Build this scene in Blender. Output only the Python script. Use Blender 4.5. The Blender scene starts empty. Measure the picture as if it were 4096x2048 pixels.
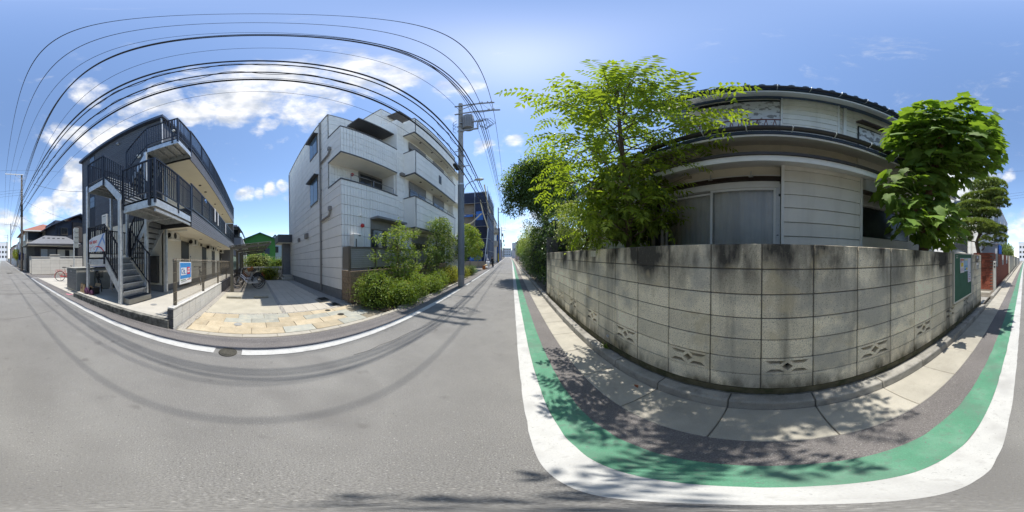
import bpy, bmesh, math, random
from mathutils import Vector, Matrix, noise as mnoise
R = math.radians
rnd = random.Random(7)
scene = bpy.context.scene
COL = scene.collection

# ------------------------------------------------------------------ camera
cam_data = bpy.data.cameras.new("camera")
cam_data.type = 'PANO'
cam_data.panorama_type = 'EQUIRECTANGULAR'
cam_data.latitude_max = R(90.0)
cam_data.latitude_min = R(-89.1)
cam_data.clip_start = 0.02
cam_data.clip_end = 5000
cam = bpy.data.objects.new("camera", cam_data)
cam.location = (0, 0, 1.45)
cam.rotation_euler = (R(90 - 0.48), 0, R(-0.35))
COL.objects.link(cam)
scene.camera = cam

# ------------------------------------------------------------------ light
SUN_EL, SUN_AZ = 70.0, 1.0
sun_data = bpy.data.lights.new("sun", 'SUN')
sun_data.energy = 2.1
sun_data.angle = R(0.53)
sun_data.color = (1.0, 0.955, 0.88)
sun = bpy.data.objects.new("sun", sun_data)
sd = Vector((math.cos(R(SUN_EL)) * math.sin(R(SUN_AZ)), math.cos(R(SUN_EL)) * math.cos(R(SUN_AZ)), math.sin(R(SUN_EL))))
sun.rotation_euler = sd.to_track_quat('Z', 'Y').to_euler()
sun.location = (0, 0, 60)
COL.objects.link(sun)

scene.view_settings.view_transform = 'Standard'
scene.view_settings.look = 'None'
scene.view_settings.gamma = 1.0
scene.view_settings.exposure = 1.42
scene.render.film_transparent = False

def pixdir(x, y):
    """direction seen at a place of the panorama (used for where the clouds are in the sky)"""
    k = 2 * math.pi / 4096
    az, el = (x - 2044) * k, (1034.5 - y) * k
    return Vector((math.cos(el) * math.sin(az), math.cos(el) * math.cos(az), math.sin(el)))

def make_world():
    w = bpy.data.worlds.new("World")
    scene.world = w
    w.use_nodes = True
    nt = w.node_tree
    N, L = nt.nodes, nt.links
    N.clear()
    out = N.new('ShaderNodeOutputWorld')
    bg = N.new('ShaderNodeBackground'); bg.inputs["Strength"].default_value = 0.15
    sky = N.new('ShaderNodeTexSky'); sky.sky_type = 'NISHITA'; sky.sun_disc = False
    sky.sun_elevation = R(SUN_EL); sky.sun_rotation = R(SUN_AZ)
    sky.air_density = 1.0; sky.dust_density = 0.15; sky.ozone_density = 2.5; sky.altitude = 20
    hsv = N.new('ShaderNodeHueSaturation'); hsv.inputs['Saturation'].default_value = 1.0; hsv.inputs['Value'].default_value = 0.61
    L.new(sky.outputs[0], hsv.inputs['Color'])
    tc = N.new('ShaderNodeTexCoord')
    vec = tc.outputs['Generated']
    # clouds: soft discs in the sky where the photograph has clouds, broken up by noise
    blobs = [(900,420,9,1.0),(1010,400,9,1.0),(1130,440,8,1.0),(1230,470,6,.95),(1300,400,7,.9),(1200,330,8,.95),(1380,330,6,.8),
             (1470,300,7,1.0),(1570,315,7,.95),(1520,360,5,.8),(1050,330,8,.95),(870,330,7,.8),
             (590,440,6,.95),(680,420,7,1.0),(760,450,6,.95),(540,470,4,.8),(370,385,4.5,.75),(330,340,3.5,.7),
             (220,560,4.5,.95),(290,540,4.5,.95),(350,580,4,.9),(430,545,4,.9),(490,530,3,.8),
             (300,730,5.5,1.0),(250,790,5.5,1.0),(330,800,5,1.0),(190,830,5,.95),(300,690,4,.9),(150,860,5,.9),(320,860,6,.9),
             (20,880,4.5,.95),(60,890,4,.9),(10,930,4,.8),(1055,525,3.0,.85),(980,780,3,.85),(1030,775,3,.8),(1090,762,3,.85),(1145,750,2.2,.7),
             (1790,365,4,.8),(1930,590,3.2,.85),(2060,575,2.6,.75),(2090,455,2.4,.6),(1830,480,3.5,.55),
             (2060,910,5,.9),(2140,900,5,.9),(2010,930,4,.7),(3960,700,2.6,.55),(4040,705,3.0,.65),(4060,900,5,.8),(4010,910,5,.75),(3950,940,4,.7),
             (1150,800,2,.4),(700,900,4,.5),(2700,950,6,.5),(3300,960,6,.5)]
    # bend the directions a little so that no disc stays round
    wn = N.new('ShaderNodeTexNoise'); wn.inputs['Scale'].default_value = 5.5; wn.inputs['Detail'].default_value = 4
    L.new(vec, wn.inputs['Vector'])
    w0 = N.new('ShaderNodeVectorMath'); w0.operation = 'SUBTRACT'; L.new(wn.outputs['Color'], w0.inputs[0]); w0.inputs[1].default_value = (0.5, 0.5, 0.5)
    w1 = N.new('ShaderNodeVectorMath'); w1.operation = 'MULTIPLY_ADD'; L.new(w0.outputs[0], w1.inputs[0]); w1.inputs[1].default_value = (0.20, 0.20, 0.10); L.new(vec, w1.inputs[2])
    wv = N.new('ShaderNodeVectorMath'); wv.operation = 'NORMALIZE'; L.new(w1.outputs[0], wv.inputs[0])
    acc = None
    for (x, y, r, amp) in blobs:
        d = pixdir(x, y)
        vm = N.new('ShaderNodeVectorMath'); vm.operation = 'DOT_PRODUCT'
        L.new(wv.outputs[0], vm.inputs[0]); vm.inputs[1].default_value = d
        mr = N.new('ShaderNodeMapRange'); mr.interpolation_type = 'SMOOTHSTEP'
        mr.inputs['From Min'].default_value = math.cos(R(r * 1.25)); mr.inputs['From Max'].default_value = 1.0
        mr.inputs['To Max'].default_value = amp
        L.new(vm.outputs['Value'], mr.inputs['Value'])
        if acc is None:
            acc = mr.outputs[0]
        else:
            mx = N.new('ShaderNodeMath'); mx.operation = 'SMOOTH_MAX'; mx.inputs[2].default_value = 0.15
            L.new(acc, mx.inputs[0]); L.new(mr.outputs[0], mx.inputs[1]); acc = mx.outputs[0]
    # cloud noise on a flattened dome so that clouds stretch towards the horizon
    n1 = N.new('ShaderNodeTexNoise'); n1.inputs['Scale'].default_value = 7.0; n1.inputs['Detail'].default_value = 9; n1.inputs['Roughness'].default_value = 0.66
    n1.inputs['Distortion'].default_value = 0.25
    mp = N.new('ShaderNodeMapping'); mp.inputs['Scale'].default_value = (1.0, 1.0, 1.7); mp.inputs['Location'].default_value = (3.1, 1.7, 0.4)
    L.new(vec, mp.inputs['Vector']); L.new(mp.outputs[0], n1.inputs['Vector'])
    add = N.new('ShaderNodeMath'); add.operation = 'MULTIPLY_ADD'   # noise*1.3 + mask
    L.new(n1.outputs['Fac'], add.inputs[0]); add.inputs[1].default_value = 2.3; L.new(acc, add.inputs[2])
    den = N.new('ShaderNodeMapRange'); den.interpolation_type = 'SMOOTHSTEP'
    den.inputs['From Min'].default_value = 1.40; den.inputs['From Max'].default_value = 2.35
    L.new(add.outputs[0], den.inputs['Value'])
    # shading inside the clouds: thicker = a little greyer
    n2 = N.new('ShaderNodeTexNoise'); n2.inputs['Scale'].default_value = 11.0; n2.inputs['Detail'].default_value = 6
    L.new(mp.outputs[0], n2.inputs['Vector'])
    cr = N.new('ShaderNodeValToRGB')
    cr.color_ramp.elements[0].position = 0.35; cr.color_ramp.elements[0].color = (1.75, 1.85, 2.0, 1)
    cr.color_ramp.elements[1].position = 0.62; cr.color_ramp.elements[1].color = (3.2, 3.15, 3.1, 1)
    L.new(n2.outputs['Fac'], cr.inputs['Fac'])
    mix = N.new('ShaderNodeMixRGB')
    dm = N.new('ShaderNodeMath'); dm.operation = 'MULTIPLY'; dm.inputs[1].default_value = 0.9
    L.new(den.outputs[0], dm.inputs[0]); L.new(dm.outputs[0], mix.inputs['Fac'])
    L.new(hsv.outputs[0], mix.inputs['Color1']); L.new(cr.outputs[0], mix.inputs['Color2'])
    L.new(mix.outputs[0], bg.inputs['Color'])
    L.new(bg.outputs[0], out.inputs['Surface'])
make_world()

scene.cycles.max_bounces = 8; scene.cycles.diffuse_bounces = 4; scene.cycles.glossy_bounces = 3; scene.cycles.transparent_max_bounces = 12
scene.cycles.caustics_reflective = False; scene.cycles.caustics_refractive = False

# ------------------------------------------------------------------ materials
MATS = {}
def mat(name, col, rough=0.8, var=0.12, scale=6.0, bump=0.0, bscale=80.0, metal=0.0, spec=0.4, rand=0.0,
        stain=None, streak=None, transl=0.0, detail=5.0, fine=0.0, fscale=220.0, top=None, coat=0.0, specks=None):
    """procedural surface: base colour, broad noise, optional stains, vertical streaks, fine grain, per-piece variation"""
    if name in MATS:
        return MATS[name]
    m = bpy.data.materials.new(name); m.use_nodes = True
    nt = m.node_tree; N, L = nt.nodes, nt.links
    b = N['Principled BSDF']
    b.inputs['Roughness'].default_value = rough; b.inputs['Metallic'].default_value = metal
    b.inputs['Specular IOR Level'].default_value = spec
    if coat: b.inputs['Coat Weight'].default_value = coat
    geo = N.new('ShaderNodeNewGeometry'); pos = geo.outputs['Position']
    def nz(s, det=detail, vec=pos, rough_=0.6):
        n = N.new('ShaderNodeTexNoise'); n.inputs['Scale'].default_value = s; n.inputs['Detail'].default_value = det
        n.inputs['Roughness'].default_value = rough_
        L.new(vec, n.inputs['Vector']); return n.outputs['Fac']
    def rng(sock, a, b_, c, d):
        r = N.new('ShaderNodeMapRange'); r.inputs['From Min'].default_value = a; r.inputs['From Max'].default_value = b_
        r.inputs['To Min'].default_value = c; r.inputs['To Max'].default_value = d; L.new(sock, r.inputs['Value']); return r.outputs[0]
    def mul(cs, fs):
        x = N.new('ShaderNodeMixRGB'); x.blend_type = 'MULTIPLY'; x.inputs['Fac'].default_value = 1
        L.new(cs, x.inputs['Color1']); L.new(fs, x.inputs['Color2']); return x.outputs[0]
    def blend(cs, colour, fs):
        x = N.new('ShaderNodeMixRGB'); L.new(fs, x.inputs['Fac']); L.new(cs, x.inputs['Color1'])
        x.inputs['Color2'].default_value = (*colour, 1); return x.outputs[0]
    rgb = N.new('ShaderNodeRGB'); rgb.outputs[0].default_value = (*col, 1); c = rgb.outputs[0]
    if var: c = mul(c, rng(nz(scale), 0.3, 0.7, 1 - var, 1 + var))
    if fine: c = mul(c, rng(nz(fscale, 3), 0.3, 0.7, 1 - fine, 1 + fine))
    if rand:
        oi = N.new('ShaderNodeObjectInfo'); c = mul(c, rng(oi.outputs['Random'], 0, 1, 1 - rand, 1 + rand))
    if stain:
        sc, amt, ss, lo, hi = stain
        f = rng(nz(ss, 8), lo, hi, 0, amt); c = blend(c, sc, f)
    if streak:
        sc, amt, ss = streak[:3]; s_lo, s_hi = streak[3:] if len(streak) > 3 else (0.5, 0.75)
        mp = N.new('ShaderNodeMapping'); mp.inputs['Scale'].default_value = (ss, ss, ss * 0.08); L.new(pos, mp.inputs['Vector'])
        f = rng(nz(1.0, 6, mp.outputs[0]), s_lo, s_hi, 0, amt); c = blend(c, sc, f)
    if top:   # grime that has gathered at a height: (colour, amount, z_from, z_full, noise scale)
        for (sc, amt, z0, z1, ss) in top:
            sx = N.new('ShaderNodeSeparateXYZ'); L.new(pos, sx.inputs[0])
            h = rng(sx.outputs['Z'], z0, z1, 0, 1)
            mp = N.new('ShaderNodeMapping'); mp.inputs['Scale'].default_value = (ss, ss, ss * 0.35); L.new(pos, mp.inputs['Vector'])
            n = rng(nz(1.0, 7, mp.outputs[0]), 0.38, 0.66, 0, 1)
            a = N.new('ShaderNodeMath'); a.operation = 'MULTIPLY'; L.new(h, a.inputs[0]); L.new(n, a.inputs[1])
            a2 = N.new('ShaderNodeMath'); a2.operation = 'MULTIPLY'; a2.inputs[1].default_value = amt; a2.use_clamp = True
            L.new(a.outputs[0], a2.inputs[0]); c = blend(c, sc, a2.outputs[0])
    if specks:
        for (sc, amt, ss, lo, hi) in specks:
            c = blend(c, sc, rng(nz(ss, 2), lo, hi, 0, amt))
    L.new(c, b.inputs['Base Color'])
    if bump:
        bp = N.new('ShaderNodeBump'); bp.inputs['Strength'].default_value = bump; bp.inputs['Distance'].default_value = 0.02
        L.new(nz(bscale, 6), bp.inputs['Height']); L.new(bp.outputs[0], b.inputs['Normal'])
    if transl:
        tr = N.new('ShaderNodeBsdfTranslucent'); mx = N.new('ShaderNodeMixShader'); mx.inputs[0].default_value = transl
        g = N.new('ShaderNodeMixRGB'); g.blend_type = 'MULTIPLY'; g.inputs['Fac'].default_value = 1
        L.new(c, g.inputs['Color1']); g.inputs['Color2'].default_value = (1.75, 1.7, 0.55, 1)
        L.new(g.outputs[0], tr.inputs['Color'])
        L.new(b.outputs[0], mx.inputs[1]); L.new(tr.outputs[0], mx.inputs[2])
        L.new(mx.outputs[0], N['Material Output'].inputs['Surface'])
    MATS[name] = m
    return m

def glass_mat(name, tint=(0.9, 0.95, 0.95), refl=0.12, rough=0.02):
    if name in MATS: return MATS[name]
    m = bpy.data.materials.new(name); m.use_nodes = True
    nt = m.node_tree; N, L = nt.nodes, nt.links; N.remove(N['Principled BSDF'])
    t = N.new('ShaderNodeBsdfTransparent'); t.inputs[0].default_value = (*tint, 1)
    g = N.new('ShaderNodeBsdfGlossy'); g.inputs['Roughness'].default_value = rough
    fr = N.new('ShaderNodeFresnel'); fr.inputs[0].default_value = 1.5
    a = N.new('ShaderNodeMath'); a.operation = 'MULTIPLY_ADD'; a.inputs[1].default_value = 1.0; a.inputs[2].default_value = refl
    L.new(fr.outputs[0], a.inputs[0]); mx = N.new('ShaderNodeMixShader')
    L.new(a.outputs[0], mx.inputs[0]); L.new(t.outputs[0], mx.inputs[1]); L.new(g.outputs[0], mx.inputs[2])
    L.new(mx.outputs[0], N['Material Output'].inputs['Surface']); MATS[name] = m
    return m

asphalt = mat('asphalt', (0.205, 0.20, 0.19), 0.92, 0.13, 0.9, 0.35, 260, fine=0.45, fscale=180, stain=((0.25, 0.245, 0.23), 0.6, 0.55, 0.48, 0.62), specks=[((0.42, 0.41, 0.38), 0.7, 85, 0.63, 0.70), ((0.09, 0.088, 0.085), 0.6, 60, 0.62, 0.72), ((0.14, 0.135, 0.13), 0.6, 0.9, 0.54, 0.68), ((0.11, 0.105, 0.10), 0.55, 3.2, 0.66, 0.74)])
asphalt2 = mat('asphalt_side', (0.17, 0.158, 0.152), 0.92, 0.14, 1.4, 0.35, 240, fine=0.4, fscale=170, specks=[((0.34, 0.33, 0.31), 0.7, 85, 0.63, 0.70), ((0.08, 0.078, 0.075), 0.6, 60, 0.62, 0.72)])
white_paint = mat('road_white', (0.52, 0.52, 0.50), 0.75, 0.10, 5, 0.1, 150, fine=0.08, stain=((0.34, 0.33, 0.31), 0.6, 5, 0.52, 0.75), specks=[((0.19, 0.185, 0.175), 0.5, 70, 0.665, 0.70), ((0.33, 0.325, 0.315), 0.5, 2.6, 0.50, 0.66), ((0.36, 0.35, 0.335), 0.5, 22, 0.60, 0.72)])
green_paint = mat('road_green', (0.095, 0.265, 0.165), 0.8, 0.12, 4, 0.15, 200, fine=0.18, stain=((0.19, 0.31, 0.235), 0.6, 4, 0.48, 0.72), specks=[((0.12, 0.19, 0.145), 0.6, 2.4, 0.48, 0.66), ((0.15, 0.16, 0.145), 0.8, 65, 0.64, 0.69), ((0.13, 0.19, 0.15), 0.6, 18, 0.58, 0.70)])
concrete = mat('concrete', (0.40, 0.375, 0.315), 0.9, 0.13, 3, 0.15, 120, fine=0.12, rand=0.07, stain=((0.25, 0.23, 0.2), 0.55, 5, 0.55, 0.78))
concrete_old = mat('concrete_old', (0.33, 0.315, 0.28), 0.92, 0.2, 5, 0.25, 110, fine=0.18, rand=0.1, stain=((0.13, 0.125, 0.11), 0.7, 7, 0.5, 0.75))
kerb_dark = mat('kerb_mossy', (0.20, 0.195, 0.175), 0.95, 0.3, 9, 0.3, 90, fine=0.2, stain=((0.055, 0.055, 0.045), 0.85, 8, 0.42, 0.62))
block_mat = mat('wall_block', (0.92, 0.82, 0.625), 0.95, 0.12, 2.2, 0.5, 150, fine=0.26, fscale=150, rand=0.17,
                stain=((0.47, 0.45, 0.395), 0.75, 1.5, 0.50, 0.62),
                streak=((0.14, 0.128, 0.105), 0.8, 2.6, 0.55, 0.70),
                specks=[((0.17, 0.155, 0.13), 0.75, 95, 0.60, 0.68), ((0.62, 0.52, 0.33), 0.5, 4.5, 0.58, 0.70)],
                top=[((0.07, 0.065, 0.056), 1.5, 1.05, 1.46, 3.4), ((0.10, 0.095, 0.07), 1.4, 0.46, 0.22, 3.5), ((0.085, 0.066, 0.02), 1.2, 0.30, 0.12, 5)])
mortar_mat = mat('wall_mortar', (0.17, 0.16, 0.135), 0.97, 0.25, 12, 0.3, 120, fine=0.2, top=[((0.06, 0.055, 0.045), 0.9, 1.1, 1.5, 6)])
lblock_mat = mat('small_wall_block', (0.56, 0.55, 0.52), 0.92, 0.07, 6, 0.2, 140, fine=0.1, rand=0.05)
ldark_mat = mat('small_wall_dark', (0.12, 0.12, 0.125), 0.9, 0.2, 8, 0.3, 100, rand=0.15, stain=((0.04, 0.04, 0.04), 0.6, 9, 0.5, 0.7))
white_wall = mat('white_cladding', (0.86, 0.84, 0.79), 0.75, 0.04, 2, 0.08, 90, fine=0.04, rand=0.025, streak=((0.66, 0.64, 0.59), 0.35, 3.0))
white_groove = mat('cladding_joint', (0.40, 0.39, 0.365), 0.9, 0.08, 6)
white_soffit = mat('soffit_white', (0.82, 0.78, 0.69), 0.85, 0.04, 3)
beige_wall = mat('beige_render', (0.74, 0.69, 0.57), 0.9, 0.05, 2.5, 0.15, 160, fine=0.06)
soffit = mat('soffit_cream', (0.78, 0.72, 0.58), 0.9, 0.04, 2)
house_white = mat('house_siding', (0.86, 0.835, 0.77), 0.7, 0.05, 2.5, 0.05, 120, rand=0.02, streak=((0.55, 0.53, 0.48), 0.4, 4.0))
house_trim = mat('house_trim', (0.82, 0.82, 0.80), 0.6, 0.04, 4)
peeling = mat('peeling_shutter', (0.70, 0.71, 0.74), 0.7, 0.05, 5, stain=((0.27, 0.27, 0.275), 1.0, 7, 0.53, 0.56))
trim_peel = mat('peeling_trim', (0.72, 0.73, 0.74), 0.7, 0.05, 5, stain=((0.05, 0.07, 0.08), 1.0, 11, 0.60, 0.63))
dark_siding = mat('dark_siding', (0.088, 0.095, 0.11), 0.65, 0.12, 3, 0.05, 90, rand=0.08, fine=0.1)
fascia_siding = mat('fascia_siding', (0.15, 0.155, 0.175), 0.6, 0.08, 3, rand=0.06)
dark_trim = mat('dark_trim', (0.025, 0.027, 0.033), 0.45, 0.1, 6, spec=0.5)
navy_rail = mat('railing_paint', (0.016, 0.019, 0.030), 0.38, 0.1, 8, spec=0.5)
roof_blue = mat('roof_metal', (0.05, 0.065, 0.10), 0.35, 0.08, 5, spec=0.6)
galv = mat('galvanised_steel', (0.62, 0.65, 0.67), 0.42, 0.14, 7, metal=0.55, bump=0.03, bscale=30, stain=((0.30, 0.32, 0.34), 0.6, 10, 0.5, 0.75), fine=0.06)
galv_dull = mat('galvanised_dull', (0.46, 0.47, 0.47), 0.5, 0.15, 7, metal=0.4, stain=((0.18, 0.19, 0.2), 0.6, 10, 0.5, 0.7))
tread_mat = mat('stair_tread', (0.05, 0.055, 0.065), 0.55, 0.2, 10, metal=0.2)
riser_mat = mat('stair_riser', (0.42, 0.44, 0.46), 0.35, 0.15, 10, metal=0.6)
door_dark = mat('door_dark', (0.035, 0.034, 0.033), 0.5, 0.1, 8)
ac_white = mat('ac_white', (0.70, 0.68, 0.62), 0.6, 0.05, 8)
black_mat = mat('black_plastic', (0.015, 0.015, 0.016), 0.5, 0.1, 10)
grey_metal = mat('grey_metal', (0.28, 0.28, 0.28), 0.4, 0.08, 8, metal=0.6)
brown_metal = mat('bronze_metal', (0.13, 0.115, 0.095), 0.45, 0.1, 8, metal=0.3)
tan_metal = mat('fence_wire_paint', (0.30, 0.26, 0.20), 0.5, 0.1, 10, metal=0.2)
shelter_post = mat('shelter_post_paint', (0.17, 0.155, 0.12), 0.5, 0.08, 8)
stone_cream = mat('sandstone', (0.45, 0.38, 0.265), 0.85, 0.15, 5, 0.3, 40, fine=0.10, rand=0.14, stain=((0.45, 0.33, 0.18), 0.4, 6, 0.5, 0.8), specks=[((0.2, 0.17, 0.12), 0.4, 30, 0.58, 0.72)])
stone_grey = mat('sandstone_grey', (0.36, 0.36, 0.31), 0.85, 0.15, 6, 0.3, 40, fine=0.10, rand=0.12, stain=((0.47, 0.41, 0.28), 0.6, 6, 0.5, 0.75))
stone_grout = mat('paving_joint', (0.22, 0.19, 0.14), 0.95, 0.15, 20, 0.2, 200)
tile_mat = mat('walk_tile', (0.46, 0.42, 0.35), 0.75, 0.07, 5, 0.06, 120, rand=0.05, fine=0.06)
lot_mat = mat('lot_concrete', (0.43, 0.40, 0.32), 0.9, 0.12, 1.6, 0.12, 130, fine=0.10, stain=((0.34, 0.31, 0.24), 0.5, 3, 0.5, 0.75))
plat_mat = mat('platform_concrete', (0.48, 0.455, 0.40), 0.9, 0.10, 1.6, 0.12, 130, fine=0.09, stain=((0.34, 0.325, 0.28), 0.5, 3, 0.5, 0.75))
pebble_mat = mat('pebble', (0.47, 0.44, 0.39), 0.8, 0.35, 60, rand=0.2)
soil = mat('soil', (0.10, 0.075, 0.05), 1.0, 0.3, 10, 0.5, 60)
gravel_g = mat('yard_ground', (0.16, 0.14, 0.11), 1.0, 0.3, 6, 0.4, 60)
brown_block = mat('brown_split_block', (0.25, 0.19, 0.13), 0.95, 0.25, 12, 0.9, 55, fine=0.3, fscale=120, rand=0.14)
bark = mat('bark', (0.16, 0.125, 0.095), 0.95, 0.3, 14, 0.8, 50)
bark_red = mat('bark_reddish', (0.22, 0.13, 0.085), 0.95, 0.3, 14, 0.6, 50)
leaf_ail = mat('leaf_bright', (0.21, 0.285, 0.045), 0.5, 0.25, 3.0, transl=0.5, rand=0.1, stain=((0.10, 0.17, 0.03), 0.5, 4, 0.5, 0.7))
leaf_big = mat('leaf_broad', (0.15, 0.25, 0.055), 0.6, 0.3, 5.0, transl=0.42, rand=0.3, spec=0.3, stain=((0.23, 0.30, 0.06), 0.6, 5, 0.52, 0.68))
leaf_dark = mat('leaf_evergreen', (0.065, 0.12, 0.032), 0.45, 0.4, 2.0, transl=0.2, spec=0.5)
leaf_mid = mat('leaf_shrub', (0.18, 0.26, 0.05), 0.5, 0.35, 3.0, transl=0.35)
leaf_yel = mat('leaf_yellowish', (0.27, 0.29, 0.035), 0.5, 0.3, 3.0, transl=0.3, stain=((0.22, 0.10, 0.03), 0.6, 7, 0.6, 0.75))
leaf_hedge = mat('leaf_hedge', (0.125, 0.195, 0.04), 0.5, 0.4, 2.5, transl=0.25)
leaf_pale = mat('leaf_pale', (0.29, 0.35, 0.14), 0.5, 0.35, 4.0, transl=0.3)
pine_mat = mat('pine_needles', (0.26, 0.33, 0.09), 0.55, 0.35, 4.0, transl=0.2)
pine_dark = mat('pine_needles_dark', (0.12, 0.17, 0.05), 0.6, 0.35, 4.0, transl=0.1)  # darker needle colour for the lower tufts of each pad
wire_mat = mat('cable_black', (0.022, 0.022, 0.025), 0.6, 0.1, 10)
pole_mat = mat('pole_concrete', (0.30, 0.30, 0.30), 0.85, 0.15, 2.5, 0.2, 90, fine=0.12, streak=((0.19, 0.185, 0.18), 0.6, 9))
pole_sheet = mat('pole_sheet_grey', (0.19, 0.215, 0.245), 0.55, 0.08, 4)
pole_old = mat('pole_brownish', (0.135, 0.115, 0.095), 0.9, 0.3, 4, 0.3, 60, stain=((0.30, 0.25, 0.18), 0.7, 5, 0.5, 0.7))
curtain_mat = mat('curtain_grey', (0.70, 0.68, 0.60), 0.9, 0.15, 2.0, fine=0.05, streak=((0.40, 0.39, 0.35), 0.7, 5.0))
dark_in = mat('dark_interior', (0.03, 0.03, 0.032), 0.9, 0.1, 5)
glass = glass_mat('window_glass')
glass_sky = mat('window_reflecting', (0.06, 0.085, 0.12), 0.06, 0.05, 2, spec=0.9, coat=0.6)
pane_clear = glass_mat('frosted_pane', (0.97, 0.97, 0.97), 0.0, 0.3)
poly_roof = glass_mat('polycarbonate_roof', (0.42, 0.40, 0.42), 0.05, 0.2)
red_paint = mat('red_paint', (0.50, 0.035, 0.03), 0.35, 0.06, 8, spec=0.6)
brick_mat = mat('red_brick', (0.26, 0.075, 0.045), 0.85, 0.2, 15, 0.25, 100, rand=0.25, fine=0.12)
brick_joint = mat('brick_joint', (0.20, 0.15, 0.125), 0.95, 0.15, 12)
# ------------------------------------------------------------------ helpers
LEAN = [False]
def lean(x):            # the lots on the house side fall gently away from the street
    return 0.03 * (max(x, -26.0) + 3.0) if x < -3.0 else 0.0

def wloc(o):
    v = Vector((0, 0, 0))
    while o is not None:
        v = v + Vector(o.location); o = o.parent
    return v

def setp(o, label=None, cat=None, group=None, kind=None):
    if label: o['label'] = label
    if cat: o['category'] = cat
    if group: o['group'] = group
    if kind: o['kind'] = kind
    return o

def thing(name, label, cat, loc=(0, 0, 0), group=None, rz=0.0):
    o = bpy.data.objects.new(name, None); COL.objects.link(o)
    o.empty_display_size = 0.1
    o.location = loc; o.rotation_euler = (0, 0, rz)
    return setp(o, label, cat, group)

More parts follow.
